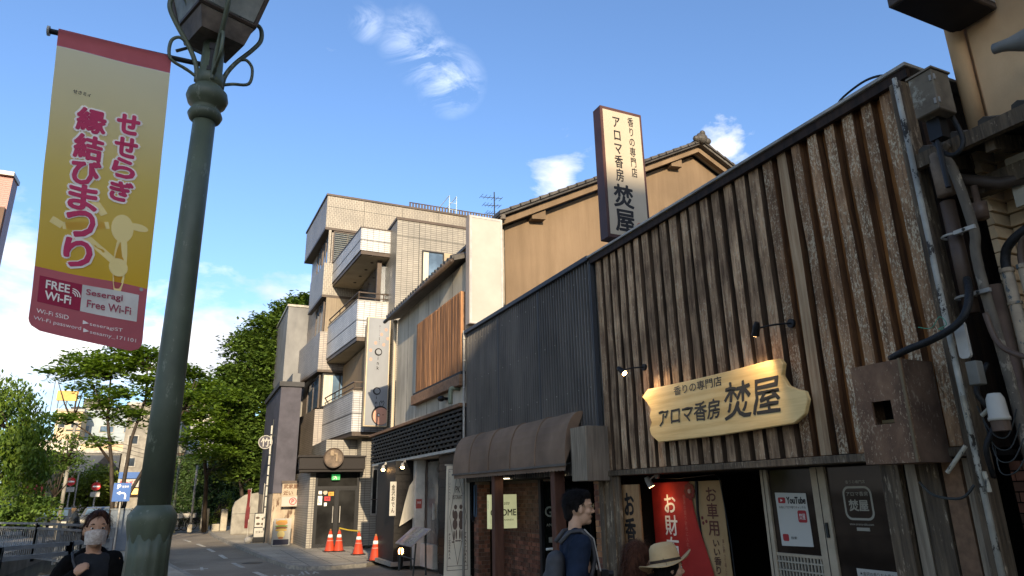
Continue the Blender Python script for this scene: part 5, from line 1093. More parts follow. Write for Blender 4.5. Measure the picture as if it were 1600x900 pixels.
for k in range(4): pipe('thin_wire', ['thin black wire behind the white alarm cap, highest', 'thin black wire hanging beside the cap', 'thin wire loop below the white cap', 'thin wire drooping behind the peeling pole'][k], [(5.15, 3.08-.02*k, 2.3-.1*k), (5.12, 3.0, 2.1-.09*k), (5.12, 2.9, 2.07-.08*k), (5.15, 2.82, 2.25-.1*k)], .005, ironm, 5, 'wire')
pipe('twisted_wires', 'bundle of tangled dark cables beside the grey junction box', [(5.2, 2.97, 2.6), (5.1, 3.03, 2.4), (5.16, 2.98, 2.2), (5.1, 3.05, 2.0), (5.2, 3.1, 1.8)], .02, blackp, 6, 'cable')
t = thing('utility_box', 'weathered grey metal utility box with hinges on top of the pole', 'utility box', (4.95, 2.8, 4.4)); ub = M('weathered_box_metal', (.24, .20, .15), (.13, .105, .08), r=.7, sc=4, dirt=.4, dsc=3, flake=(.26, .25, .21), fk=(.6, .68), fsc=7, fst=(1, 1, 1), bump=.3)
g = G(); g.box(4.82, 5.03, 2.68, 2.87, 4.47, 4.82); g.make('case', ub, t, bevel=.008); g = G(); g.box(4.81, 5.04, 2.67, 2.88, 4.82, 4.835); g.make('lid', ub, t)
for z in (4.52, 4.72): g = G(); g.box(4.812, 4.822, 2.69, 2.705, z, z+.045); g.box(4.83, 4.845, 2.672, 2.682, z+.005, z+.05); g.make('hinge', capm, t)
g = G(); g.tube([(4.95, 2.82, 3.9), (4.95, 2.82, 4.47)], .02, 8); g.box(4.92, 5.02, 2.76, 2.86, 4.3, 4.47); g.make('support', blackm, t)
t = thing('alarm_cap', 'translucent white plastic cap on a slotted dark base', 'alarm', (5.0, 2.84, 2.1)); g = G(); g.lathe((5.0, 2.86, 2.17), [(.068, 0), (.068, .02), (.062, .03), (.056, .15), (.04, .185), (0.001, .19)], 20); g.make('cap', M('milky_plastic', (.50, .48, .44), (.44, .42, .38), r=.4, sc=3, bump=0), t, smooth=True); g = G(); g.lathe((5.0, 2.86, 2.10), [(.055, 0), (.06, .07)], 16); g.make('base', brownp, t)
t = thing('white_bracket', 'white rounded bracket behind the thick black cable', 'bracket', (5.1, 3.0, 2.65)); g = G(); g.fpoly(FR('x', 5.1), rrect(3.0, 3.08, 2.64, 2.92, .03), 0, .03); g.make('plate', whitew, t)
t = thing('junction_box', 'small grey junction box below the white bracket', 'junction box', (5.0, 2.95, 2.44)); g = G(); g.box(4.98, 5.06, 2.92, 3.0, 2.43, 2.60); g.make('case', M('grey_box', (.17, .165, .15), (.12, .115, .1), sc=5), t, bevel=.006)
for k, (a, b) in enumerate((((5.05, 3.16, 2.02), (5.03, 3.32, 1.84)), ((5.08, 3.125, 2.38), (5.08, 3.12, 2.1)), ((5.1, 3.1, 1.84), (5.1, 3.09, 1.7)), ((5.05, 3.0, 2.22), (5.05, 2.93, 2.27)))):
    g = G(); g.tube([a, b], .016, 8); tag(g.make('cable_tag', M('cable_tag', (.42, .39, .32), (.3, .28, .23), sc=9, flake=(.05, .05, .05), fk=(.62, .64), fsc=30)), ['slanting white cable tag with small marks below the cabinet', 'upright white cable sleeve on the pole', 'lowest white sleeve above the looping cable', 'small white tag beside the alarm cap'][k], 'cable tag')
t = thing('number_plate', 'small white plate lettered BB on the dark rainwater pipe', 'plate', (5.3, 2.9, 1.5)); g = G(); FNp = FR('x', 5.33); g.fbox(FNp, 2.86, 2.99, 1.49, 1.56, 0, .004); g.make('plate', whitew, t); text('lettering', 'BB', FNp, 2.93, 1.525, .08, .045, inkb, t, n=.006, bold=.002)
# ================================================================ street lamp + banner
def street_lamp():
    t = thing('street_lamp', 'tall dark green cast iron lamp post in the foreground carrying the banner', 'street lamp', (0, 0, 0))
    g = G(); g.lathe((0, 0, 0), [(.20, 0), (.20, .08), (.17, .14), (.155, .3), (.13, .5), (.110, .8), (.095, 1.2), (.086, 1.5), (.088, 1.62)], 48, .035, 12); g.make('pedestal', greenpost, t, smooth=True)
    g = G(); vs = []; n = 48
    rows = [(.086, 1.60, .022), (.097, 1.65, .022), (.103, 1.675, .012), (.101, 1.69, 0), (.082, 1.715, 0), (.070, 1.73, 0)]
    for r, z, w in rows:
        for k in range(n): a = 2*math.pi*k/n; vs.append((r*math.cos(a), r*math.sin(a), z-w*abs(math.cos(a*4))*1.3))
    g.add(vs, [(i*n+k, i*n+(k+1) % n, (i+1)*n+(k+1) % n, (i+1)*n+k) for i in range(len(rows)-1) for k in range(n)]); g.make('collar', greenpost, t, smooth=True)
    g = G(); g.lathe((0, 0, 0), [(.070, 1.70), (.066, 2.2), (.061, 3.0), (.056, 3.74)], 28); g.make('pole', greenpost, t, smooth=True)
    g = G(); g.lathe((0, 0, 0), [(.06, 3.70), (.078, 3.715), (.088, 3.74), (.078, 3.765), (.062, 3.775), (.068, 3.79), (.095, 3.81), (.107, 3.845), (.100, 3.88), (.08, 3.90), (.07, 3.915)], 28); g.make('ring_moulding', greenpost, t, smooth=True)
    g = G(); g.lathe((0, 0, 0), [(.070, 3.91), (.068, 4.0), (.060, 4.005), (.055, 4.22)], 24); g.make('neck', greenpost, t, smooth=True)
    g = G(); g.box(-.012, .012, -.066, -.055, 3.99, 4.14); g.box(-.02, .02, -.07, -.058, 4.12, 4.16); g.box(-.02, .03, -.07, -.058, 3.985, 4.01); g.make('hatch', blackm, t)
    ca = R_(22)
    def rot(x, y): return (x*math.cos(ca)-y*math.sin(ca), x*math.sin(ca)+y*math.cos(ca))
    def sq(h, z, hb=None): return [(*rot(a*h, b*h), z) for a, b in ((-1, -1), (1, -1), (1, 1), (-1, 1))]
    g = G(); g.hexa(sq(.118, 4.19)+sq(.148, 4.30)); g.make('cage_base', rust, t); 
    g = G(); lo, hi = sq(.150, 4.315), sq(.265, 4.86)
    for i in range(4):
        g.tube([lo[i], hi[i]], .014, 5); g.tube([lo[i], lo[(i+1) % 4]], .013, 5); g.tube([hi[i], hi[(i+1) % 4]], .018, 5)
    g.make('cage_frame', brown, t)
    for i in range(4):
        a, b, c, d = [Vector(p) for p in (lo[i], lo[(i+1) % 4], hi[(i+1) % 4], hi[i])]; m_ = (a+b+c+d)/4
        g = G(); sh_ = lambda p: m_+(p-m_)*.93
        nrm = (b-a).cross(d-a).normalized()*.003
        g.hexa([sh_(a)-nrm, sh_(b)-nrm, sh_(c)-nrm, sh_(d)-nrm, sh_(a)+nrm, sh_(b)+nrm, sh_(c)+nrm, sh_(d)+nrm]); g.make('pane', frost, t)
    g = G(); g.hexa(sq(.31, 4.87)+sq(.10, 5.08)); g.lathe((0, 0, 5.08), [(.1, 0), (.1, .1), (.03, .2), (.0, .3)], 12); g.make('lantern_roof', brown, t)
    for s in (-1, 1):
        for q in (0, 1):
            a = R_(12+90*q) if q else R_(12)
            if q and s: pass
            dx, dy = math.cos(a)*s, math.sin(a)*s
            P = lambda r, z: (dx*r, dy*r, z)
            g = G(); g.tube(cr([P(.065, 3.93), P(.075, 4.02), P(.12, 4.12), P(.20, 4.24), P(.245, 4.33), P(.235, 4.41), P(.18, 4.42), P(.150, 4.36)]), .013, 8); g.make('scroll_bracket', greenpost, t, smooth=True)
            g = G(); g.tube(cr([P(.14, 4.15), P(.18, 4.165), P(.215, 4.12), P(.205, 4.02), P(.12, 3.985), P(.07, 3.96)]), .009, 8); g.ball(P(.14, 4.15), .012); g.make('lower_scroll', greenpost, t, smooth=True)
    return t
lamp = street_lamp(); lamp.location = (-.147, 3.6, 0)
l2 = copy_tree(lamp); l2.location = (-.78, 44, 0); tag(l2, 'distant pale lit lamp post seen just right of the foreground post', 'street lamp')
t = thing('festival_banner', 'tall yellow and pink cloth festival banner hanging beside the lamp post', 'banner', (-.6, 3.6, 2.4))
g = G(); g.cyl((-.91, 3.6, 4.052), (-.19, 3.6, 4.052), .014, .014, 10); g.lathe((0, 0, 0), [], 3) if 0 else None; g.make('rod', blackm, t)
g = G(); g.cyl((-.915, 3.6, 4.052), (-.905, 3.6, 4.052), .026, .026, 12); g.make('rod_cap', capm, t)
g = G(); g.tube([(-.33, 3.6, 4.03), (-.28, 3.6, 4.0), (-.22, 3.58, 3.96)], .005, 5); g.tube([(-.33, 3.6, 4.1), (-.27, 3.6, 4.14), (-.2, 3.6, 4.12)], .009, 6); g.make('rod_stay', ironm, t)
class BF:
    s = 1
    TLc, TRc, BRc, BLc = (-.866, 4.065), (-.345, 4.050), (-.285, 2.425), (-.745, 2.500)
    def __call__(self, u, v, n=0):
        a = Vector(self.BLc).lerp(Vector(self.BRc), u); b = Vector(self.TLc).lerp(Vector(self.TRc), u); p = a.lerp(b, v)
        w = .022*math.sin(v*9+u*3)*(1-v)+.010*math.sin(u*4+v*5)+.05*(1-v)**2*(u-.5)+.004*math.sin(v*23+u*9)
        return (p.x, 3.58+w*min(1, (1-v)*7)-n, p.y)
bf = BF()
def bgrid(name, u0, u1, v0, v1, m, n, nu=14, nv=50, corner=0):
    g = G(); vs = []
    for j in range(nv+1):
        v = v0+(v1-v0)*j/nv; ins = 0
        if corner and v < v0+corner*.33: q = (v-v0)/(corner*.33); ins = corner*(1-math.sqrt(max(0, 1-(1-q)**2)))
        for i in range(nu+1): vs.append(bf(u0+ins+(u1-u0-2*ins)*i/nu, v, n))
    g.add(vs, [(j*(nu+1)+i, j*(nu+1)+i+1, (j+1)*(nu+1)+i+1, (j+1)*(nu+1)+i) for j in range(nv) for i in range(nu)]); return g.make(name, m, t, smooth=True)
bm_ = M('banner_print', (.62, .55, .34), (.60, .52, .31), r=.7, sc=3, dirt=.15, bump=.1)
nn = bm_.node_tree.nodes; LL = bm_.node_tree.links.new; tc2 = nn.new('ShaderNodeTexCoord'); sx = nn.new('ShaderNodeSeparateXYZ'); LL(tc2.outputs['Generated'], sx.inputs[0])
rp = nn.new('ShaderNodeValToRGB'); e = rp.color_ramp.elements; e[0].position = 0; e[0].color = (.78, .44, .03, 1); e[1].position = 1; e[1].color = (.78, .68, .42, 1); q = rp.color_ramp.elements.new(.45); q.color = (.78, .55, .13, 1); q = rp.color_ramp.elements.new(.72); q.color = (.78, .63, .30, 1)
LL(sx.outputs['Z'], rp.inputs[0]); 
for l in list(bm_.node_tree.links):
    if l.to_socket.name == 'Base Color': bm_.node_tree.links.remove(l)
LL(rp.outputs[0], nn['Principled BSDF'].inputs['Base Color'])
pinkm = M('pink_banner_cloth', (.62, .16, .18), (.54, .135, .155), r=.7, sc=4, dirt=.15)
sheer(bm_); sheer(pinkm); bgrid('cloth', 0, 1, .19, .935, bm_, 0); bgrid('top_hem', 0, 1, .935, 1.0, pinkm, .001, 14, 6); bgrid('lower_panel', 0, 1, 0, .19, pinkm, .001, 14, 20, .10)
bgrid('wifi_block', .05, .415, .085, .165, FLAT('crimson_print', (.30, .012, .05)), .003, 6, 4); bgrid('wifi_block_white', .415, .93, .085, .165, M('pale_print', (.8, .76, .74), sc=3), .003, 6, 4)
bw_ = FLAT('banner_white', (.85, .78, .76)); bp = FLAT('banner_crimson', (.48, .035, .11)); bp2 = FLAT('banner_rose', (.36, .08, .12)); bk = FLAT('banner_black', (.05, .04, .04))
class BT:                       # text on the cloth, u and v in metres-like units of the cloth
    s = 1
    def __call__(self, u, v, n=0): return bf(u/.50, v/1.62, n)
bt = BT()
def btxt(s, u, v, w, h, m, bold=0, n=.004, shear=0): text('lettering', s, bt, u*.5, v*1.62, w*.5, h*1.62, m, t, n=n, bold=bold, shear=shear)
# pale abstract shape printed behind the lettering
pale = FLAT('pale_shape_print', (.80, .64, .28)); g = G()
for (a, b, ra, rb) in ((.72, .36, .10, .045), (.73, .25, .06, .10), (.72, .235, .085, .028), (.86, .375, .09, .012)): g.fpoly(BT(), ell(a*.5, b*1.62, ra*.5, rb*1.62, 20), .0015, .0018+.0002*len(g.v)/40)
for q in ([(.6, .36), (.2, .33), (.1, .345)], [(.68, .25), (.4, .31)], [(.55, .39), (.45, .43)]): h = lines(bt, [(a*.5, b*1.62) for a, b in q], .035, .0022); g.add(h.v, h.f)
g.make('shape_print', pale, t)
for (s, u, vs_, w, hh) in (('縁結びまつり', .355, [.695, .60, .515, .43, .345, .255], .25, .085), ('せせらぎ', .675, [.715, .635, .56, .48], .20, .068)):
    for c, v in zip(s, vs_): btxt(c, u, v, w, hh, bw_, .0125, .0045); btxt(c, u, v, w*.95, hh*.95, bp, .0055, .0065)
btxt('せさミィ', .25, .785, .15, .013, bk, .0005)
btxt('FREE', .21, .143, .20, .024, bw_, .0012, .006); btxt('Wi-Fi', .22, .110, .22, .024, bw_, .0012, .006)
for r in (.015, .025, .035): h = lines(bt, [(.345*.5-.005+r*math.cos(a), .125*1.62+r*math.sin(a)) for a in [R_(d) for d in range(0, 91, 15)]], .005, .006); h.make('wifi_arc', bw_, t)
btxt('Seseragi', .62, .143, .33, .022, bp2, .0008, .006); btxt('Free Wi-Fi', .67, .112, .40, .022, bp2, .0008, .006)
btxt('Wi-Fi SSID', .19, .058, .27, .013, bw_, 0, .006); btxt('Wi-Fi password', .24, .033, .40, .014, bw_, 0, .006)
btxt('▶seseragiST', .63, .053, .36, .014, bw_, 0, .006); btxt('▶sesamy_171101', .70, .030, .48, .015, bw_, 0, .006)
g = G(); g.fpoly(bt, ell(.945*.5, .183*1.62, .009, .009, 12), .003, .006); g.make('eyelet', whitep, t)
# ================================================================ railings
railm = M('blue_grey_railing', (.17, .19, .215), (.12, .135, .155), r=.5, sc=5, dirt=.25)
def railing(label, pts, top, rails, bal, sp=.13, first=None):
    t = thing('canal_railing', label, 'railing', (pts[0][0], pts[0][1], 0)); g = G(); bl = []
    for a, b in zip(pts, pts[1:]):
        a = Vector((*a, 0)); b = Vector((*b, 0)); d = (b-a).normalized(); L_ = (b-a).length
        for z in rails:
            h = G(); q = Vector((-d.y, d.x, 0))*.03; h.hexa([a-q+Vector((0, 0, z-.03)), b-q+Vector((0, 0, z-.03)), b+q+Vector((0, 0, z-.03)), a+q+Vector((0, 0, z-.03)), a-q+Vector((0, 0, z+.03)), b-q+Vector((0, 0, z+.03)), b+q+Vector((0, 0, z+.03)), a+q+Vector((0, 0, z+.03))]); h.make('rail', railm, t)
        n = max(1, int(L_/1.9))
        for k in range(n+1): p = a+d*L_*k/n; h = G(); h.box(p.x-.05, p.x+.05, p.y-.05, p.y+.05, 0, top+.03); h.make('post', railm, t, bevel=.008)
        nb = int(L_/sp)
        for k in range(nb): p = a+d*(sp*(k+.5)); bl.append(p)
    base = None
    for p in bl[:290]:
        if base is None: h = G(); h.box(p.x-.012, p.x+.012, p.y-.012, p.y+.012, bal[0], bal[1]); base = h.make('baluster', railm, t); p0 = p
        else: part_copy(base, t, (p.x-p0.x, p.y-p0.y, 0))
    return t
railing('near blue grey metal railing with three rails behind the masked woman', [(-5.2, 9.7), (-2.5, 12.9), (-1.72, 13.8), (-1.2, 14.4)], 1.1, (1.1, .95, .62, .2), (.2, .62), .12)
railing('far blue grey railing with close balusters along the canal', [(-8.2, 33), (-5.8, 29.1), (-4.3, 26.8), (-2.6, 23.1), (-1.6, 19.5)], 1.12, (1.12, .98, .12), (.12, .98), .14)
# cabinet, parking sign
t = thing('utility_cabinet', 'blue grey upright utility cabinet under the blue parking sign', 'cabinet', (-2.4, 30, 0)); g = G(); g.box(-2.60, -1.95, 29.8, 30.2, 0, 1.45); g.make('body', M('cabinet_blue_grey', (.13, .16, .21), (.10, .125, .165), sc=3, dirt=.2), t, bevel=.02); g = G(); g.box(-2.30, -2.29, 29.79, 29.80, .1, 1.4); g.make('door_seam', blackm, t); g = G(); g.box(-2.63, -1.92, 29.77, 30.23, 1.45, 1.49); g.make('lid', railm, t)
blue = FLAT('sign_blue', (.02, .09, .32), .4); FPs = FR('y', 29)
t = thing('parking_sign', 'blue rectangular parking sign with a white P and left turning arrow', 'sign', (-2.28, 29, 1.7))
g = G(); g.fbox(FPs, -2.56, -2.0, 1.74, 2.38, 0, .03); g.make('panel', blue, t); text('lettering', 'P', FPs, -2.38, 2.25, .10, .14, inkw, t, n=.032, bold=.010); text('lettering', '駐車場', FPs, -2.18, 2.25, .2, .08, inkw, t, n=.032)
h = lines(FPs, [(-2.15, 1.82), (-2.15, 1.97), (-2.20, 2.03), (-2.32, 2.03)], .05, .033); h.fpoly(FPs, [(-2.32, 2.10), (-2.32, 1.96), (-2.44, 2.03)], .03, .034); h.make('arrow', inkw, t); g = G(); g.cyl((-2.28, 29.05, 0), (-2.28, 29.05, 2.36), .03); g.make('pole', capm, t)
# ================================================================ far street, left
def far_building(name, label, x0, x1, y0, y1, h, m, rows, cols_, wc=gl_dark, south=True, east=False, roof=None, wf=.6, hf=.5, z0=2.2, cat='building'):
    t = thing(name, label, cat, ((x0+x1)/2, y0, 0)); g = G(); g.box(x0, x1, y0, y1, 0, h); g.make('wall', m, t)
    if roof == 'gable':
        g = G(); xm = (x0+x1)/2; g.fpoly(FR('y', y0), [(x0-.4, h), (x1+.4, h), (xm, h+1.5)], .3, -(y1-y0)); g.make('roof', rooftl, t)
    else: g = G(); g.box(x0-.15, x1+.15, y0-.15, y1, h, h+.25); g.make('parapet', capm if roof is None else roof, t)
    rh = (h-z0)/max(rows, 1)
    for r in range(rows):
        for c in range(cols_):
            w = (x1-x0)/cols_; a = x0+w*(c+.5-wf/2); b = x0+w*(c+.5+wf/2); z = z0+r*rh+rh*.2
            g = G(); g.fbox(FR('y', y0), a, b, z, z+rh*hf, 0, .06); f = g.make('window', capm, t); g = G(); g.fbox(FR('y', y0), a+.08, b-.08, z+.08, z+rh*hf-.08, .06, .08); g.make('pane', wc, f)
    return t
whitef = M('sunlit_white_wall', (.60, .57, .50), (.5, .47, .41), sc=.3, dirt=.2); creamf = M('cream_far_wall', (.55, .44, .30), (.46, .36, .25), sc=.3, dirt=.2)
bluef = M('blue_grey_cladding', (.30, .36, .42), (.25, .30, .36), sc=.3, st=(.2, .2, 5), dirt=.1); corrug = M('pale_corrugated_wall', (.40, .38, .35), (.32, .30, .28), sc=2, st=(8, 1, .1), dirt=.2)
far_building('cream_tower', 'cream stepped tower block with a yellow billboard frame on its roof', -14.2, -11.8, 88, 96, 11.3, creamf, 4, 2, hf=.3)
t = thing('roof_billboard', 'yellow billboard on a scaffold frame above the cream tower', 'billboard', (-14, 88, 11.5)); g = G(); g.box(-14.6, -12.6, 88.5, 88.8, 12.5, 13.6); g.make('panel', M('yellow_board', (.55, .38, .12), (.45, .3, .1), sc=1), t); g = G()
for x in (-14.4, -13.6, -12.8): g.tube([(x, 88.7, 11.4), (x, 88.7, 12.6)], .06, 4)
g.tube([(-14.4, 88.7, 11.4), (-13.6, 88.7, 12.5), (-12.8, 88.7, 11.4)], .05, 4); g.tube([(-13.2, 88.7, 13), (-13.2, 88.7, 15.5)], .04, 4); g.tube([(-15, 88.7, 11), (-15, 88.7, 15)], .04, 4); g.make('frame', ironm, t)
far_building('blue_clad_building', 'large modern blue grey clad building with a rooftop plant room', -13.4, -6, 92, 105, 12.0, bluef, 3, 3, gl_sky, hf=.25)
t = thing('plant_room', 'grey louvred plant room on the blue grey building roof', 'plant room', (-11, 93, 12.3)); g = G(); g.box(-12.6, -10.3, 93, 96, 12.26, 13.4); g.make('body', concrete, t)
g = G()
for k in range(6): g.box(-12.6, -10.3, 92.95, 92.99, 12.4+k*.17, 12.48+k*.17)
g.make('louvre', ironm, t)
far_building('white_shop_block', 'sunlit white low block with a shadowed window band', -13.8, -9.4, 78, 84, 7.2, whitef, 2, 2, hf=.35)
far_building('corrugated_warehouse', 'pale corrugated walled building in the middle distance', -10.3, -6.2, 72, 77, 5.9, corrug, 1, 3, hf=.2)
far_building('roof_terrace_building', 'cream block with a brown terrace band at mid distance', -9.9, -5.4, 76, 84, 7.0, creamf, 2, 4, hf=.35)
far_building('gabled_house', 'small house with pale grey gable wall and red brown roof', -7.1, -5.6, 62, 67, 3.6, greypl, 1, 1, roof='gable', hf=.3, cat='house')
far_building('left_shop_house', 'old two storey shop house beside the weeping tree', -11.2, -8.9, 56, 62, 4.9, creamf, 1, 3, hf=.5, roof=rooft, cat='house')
t = thing('red_awning', 'small red shop awning on the old shop house', 'awning', (-9.2, 56, 2.3)); g = G(); g.hexa([(-10, 54.9, 2.2), (-8.9, 54.9, 2.2), (-8.9, 56, 2.2), (-10, 56, 2.2), (-10, 55.0, 2.3), (-8.9, 55.0, 2.3), (-8.9, 56, 2.95), (-10, 56, 2.95)]); g.make('canopy', M('red_canvas', (.45, .08, .06), sc=2), t)
# right-hand row of the far street
for k, (x, y, h, m, lb) in enumerate([(-4.9, 58, 8.6, concrete, 'tall white narrow building right of the maple trunk'), (-4.3, 66, 9.6, greypl, 'grey building set behind the white narrow one')]):
    far_building('street_row_building', lb, x, x+3.6, y, y+7, h, m, 4, 3, gl_dark, hf=.45)
t = thing('shop_signs', 'red and white shop sign with a blue strip on the white narrow building', 'sign', (-4.4, 57.5, 2.6)); FSs = FR('y', 57.6)
g = G(); g.fbox(FSs, -4.85, -3.5, 3.3, 3.75, 0, .3); g.make('blue_strip', blue, t); g = G(); g.fbox(FSs, -4.85, -3.5, 2.7, 3.25, 0, .3); g.make('white_panel', whitep, t); text('lettering', 'ラーメン', FSs, -4.15, 3.0, 1.1, .3, inkr, t, n=.31, bold=.02); g = G(); g.fbox(FSs, -4.75, -3.5, 2.2, 2.6, 0, .3); g.make('amber_panel', EMIT('amber_sign', (.7, .35, .08), .6), t)
t = thing('utility_pole', 'tall grey concrete utility pole standing beyond the weeping tree', 'utility pole', (-5.6, 41, 0)); g = G(); g.cyl((-5.75, 41, 0), (-5.75, 41, 5.6), .10, .07, 10); g.make('pole', concrete, t, smooth=True); g = G(); g.box(-6.1, -5.4, 40.95, 41.05, 5.2, 5.28); g.make('crossarm', ironm, t)
g = G()
for k, (z1, z2) in enumerate(((5.3, 5.0), (5.1, 4.7), (4.6, 4.4))): g.tube([(-5.75, 41, z1), (-6.9+k*.3, 50, (z1+z2)/2-.3), (-8, 60, z2+.6)], .015, 4)
for k in range(3): g.tube([(-5.75, 41, 5.3-k*.25), (-2.2, 43, 4.3-k*.2), (1.5, 48, 5.6-k*.1)], .012, 4)
tag(g.make('overhead_wires', blackm), 'thin dark overhead wires strung from the concrete pole', 'wires')
for k, (x, y, z) in enumerate(((-7.6, 56.5, 3.1), (-6.0, 56, 2.75))):
    t = thing('no_entry_sign', ['round red no entry sign high on a pole by the old shop house', 'round red no entry sign in front of the yellow green trees'][k], 'road sign', (x, y, z)); F_ = FR('y', y)
    g = G(); g.fpoly(F_, ell(x, z, .28, .28, 24), 0, .04); g.make('disc', FLAT('no_entry_red', (.45, .03, .03)), t); g = G(); g.fbox(F_, x-.2, x+.2, z-.05, z+.05, .04, .05); g.make('bar', inkw, t); g = G(); g.cyl((x, y+.1, 0), (x, y+.1, z+.4), .05); g.make('pole', capm, t); g = G(); g.fbox(F_, x-.28, x+.28, z-.68, z-.36, 0, .04); g.make('plate', whitep, t)
t = thing('white_notice_sign', 'white rectangular street sign above the left no entry sign', 'sign', (-7.2, 57, 4)); g = G(); g.box(-7.6, -7.0, 57, 57.1, 3.75, 4.6); g.make('panel', whitep, t); g = G(); g.cyl((-7.3, 57.15, 0), (-7.3, 57.15, 3.9), .05); g.make('pole', capm, t)
def car(x, y, m, label, van=False):
    t = thing('parked_car', label, 'car', (x, y, 0)); w = .85; hgt = 1.85 if van else 1.45
    pr = [(-2, .35), (-2.05, .8), (-1.8, .95), (-1.2, 1.0), (-.7, hgt-.05), (-.5, hgt), (1.3, hgt), (1.75, 1.1), (2.0, .95), (2.05, .4)]
    g = G(); g.v = []; k = len(pr)
    g.add([(x-w*(.86 if z > 1.05 else 1), y+a, z) for a, z in pr]+[(x+w*(.86 if z > 1.05 else 1), y+a, z) for a, z in pr], [tuple(range(k)), tuple(range(2*k-1, k-1, -1))]+[(i, (i+1) % k, k+(i+1) % k, k+i) for i in range(k)])
    g.make('body', m, t, bevel=.04)
    g = G(); g.hexa([(x-.68, y-1.16, 1.05), (x+.68, y-1.16, 1.05), (x+.68, y-1.1, 1.05), (x-.68, y-1.1, 1.05), (x-.62, y-.79, hgt-.1), (x+.62, y-.79, hgt-.1), (x+.62, y-.7, hgt-.1), (x-.62, y-.7, hgt-.1)]); g.make('windscreen', gl_sky, t)
    for a in (-1.3, 1.3):
        for s in (-1, 1): g = G(); g.cyl((x+s*.68, y+a, .32), (x+s*.88, y+a, .32), .32, .32, 16); o = g.make('wheel', blackm, t); g = G(); g.cyl((x+s*.885, y+a, .32), (x+s*.89, y+a, .32), .19, .19, 12); g.make('hubcap', capm, o)
    for s in (-1, 1): g = G(); g.box(x+s*.62-.16, x+s*.62+.16, y-2.07, y-2.0, .62, .78); g.make('headlight', whitep, t)
    g = G(); g.box(x-.22, x+.22, y-2.08, y-2.05, .45, .56); g.make('number_plate', whitep, t)
carp = FLAT('dark_car_paint', (.03, .035, .04), .25); carw = FLAT('white_car_paint', (.5, .5, .5), .25)
car(-6.6, 46, carp, 'dark parked car beyond the railing left of the woman'); car(-4.8, 49, FLAT('silver_car_paint', (.10, .11, .12), .25), 'grey parked car behind the dark one')
car(-8.8, 48, carp, 'black van parked near the hedge', True)
# red building top left
t = thing('red_brick_block', 'tall orange brick block rising at the left edge above the street', 'building', (-14, 34, 0)); rb = TILE('orange_brick_tile', (.25, .055, .022), (.21, .045, .018), (.16, .045, .022), .3, .1)
g = G(); g.box(-22, -9.1, 35.5, 36.4, 0, 16.3); g.make('wall', rb, t); g = G(); g.box(-22.1, -9.05, 35.3, 36.5, 16.3, 16.5); g.make('coping', whitep, t); g = G(); g.box(-22, -9.12, 35.3, 35.49, 8, 14.7); g.make('recess_panel', M('dark_brown_panel', (.13, .08, .06), sc=2), t)  # panel is the brown lower part of the front, in its own colour
t = thing('dark_fire_stair', 'dark metal louvred frontage at the left edge below the orange brick block', 'facade', (-9.8, 33, 0)); g = G(); g.box(-16, -9.25, 33.6, 35.2, 0, 11.4); g.make('wall', M('dark_bronze', (.09, .07, .05), sc=2), t); base = None
for k in range(16):
    z = 3.6+k*.5
    if base is None: g = G(); g.box(-16, -9.1, 33.4, 33.6, z, z+.12); base = g.make('louvre', M('pale_louvre', (.3, .27, .2), sc=2), t)
    else: part_copy(base, t, (0, 0, k*.5))
# ================================================================ plants 
def leaves(centers, n_per, spread, size, flat=.45, droop=0):
    c = np.repeat(centers, n_per, 0); n = len(c)
    off = rng.normal(0, 1, (n, 3))*np.array(spread); p = c+off
    nrm = rng.normal(0, 1, (n, 3)); nrm[:, 2] = np.abs(nrm[:, 2])+flat*2; nrm /= np.linalg.norm(nrm, axis=1)[:, None]
    a = np.cross(nrm, rng.normal(0, 1, (n, 3))); a /= np.linalg.norm(a, axis=1)[:, None]
    if droop: a[:, 2] -= droop; a /= np.linalg.norm(a, axis=1)[:, None]
    b = np.cross(nrm, a); s = (size*rng.uniform(.6, 1.3, n))[:, None]
    v = np.stack([p-a*s, p+b*s*.5, p+a*s, p-b*s*.5], 1).reshape(-1, 3); return v
def leafmesh(name, v, m, par):
    off = np.array(ORG.get(par.name, (0, 0, 0))) if par else np.zeros(3); n = len(v)//4
    me = bpy.data.meshes.new(name); me.vertices.add(n*4); me.vertices.foreach_set('co', (v-off).astype(np.float32).ravel()); me.loops.add(n*4); me.loops.foreach_set('vertex_index', np.arange(n*4, dtype=np.int32)); me.polygons.add(n); me.polygons.foreach_set('loop_start', np.arange(0, n*4, 4, dtype=np.int32)); me.polygons.foreach_set('loop_total', np.full(n, 4, np.int32)); me.update(); me.validate(); me.materials.append(m)
    o = bpy.data.objects.new(name, me); COL.objects.link(o); o.parent = par; return o
def clumps(blobs, k, shell=.6):
    out = []
    for (cx, cy, cz, rx, ry, rz) in blobs:
        n = int(k*rx*rz) if k*rx*rz > 4 else 4
        d = rng.normal(0, 1, (n, 3)); d /= np.linalg.norm(d, axis=1)[:, None]; r = rng.uniform(shell**3, 1, n)**(1/3)
        out.append(np.array([cx, cy, cz])+d*r[:, None]*np.array([rx, ry, rz]))
    return np.concatenate(out)
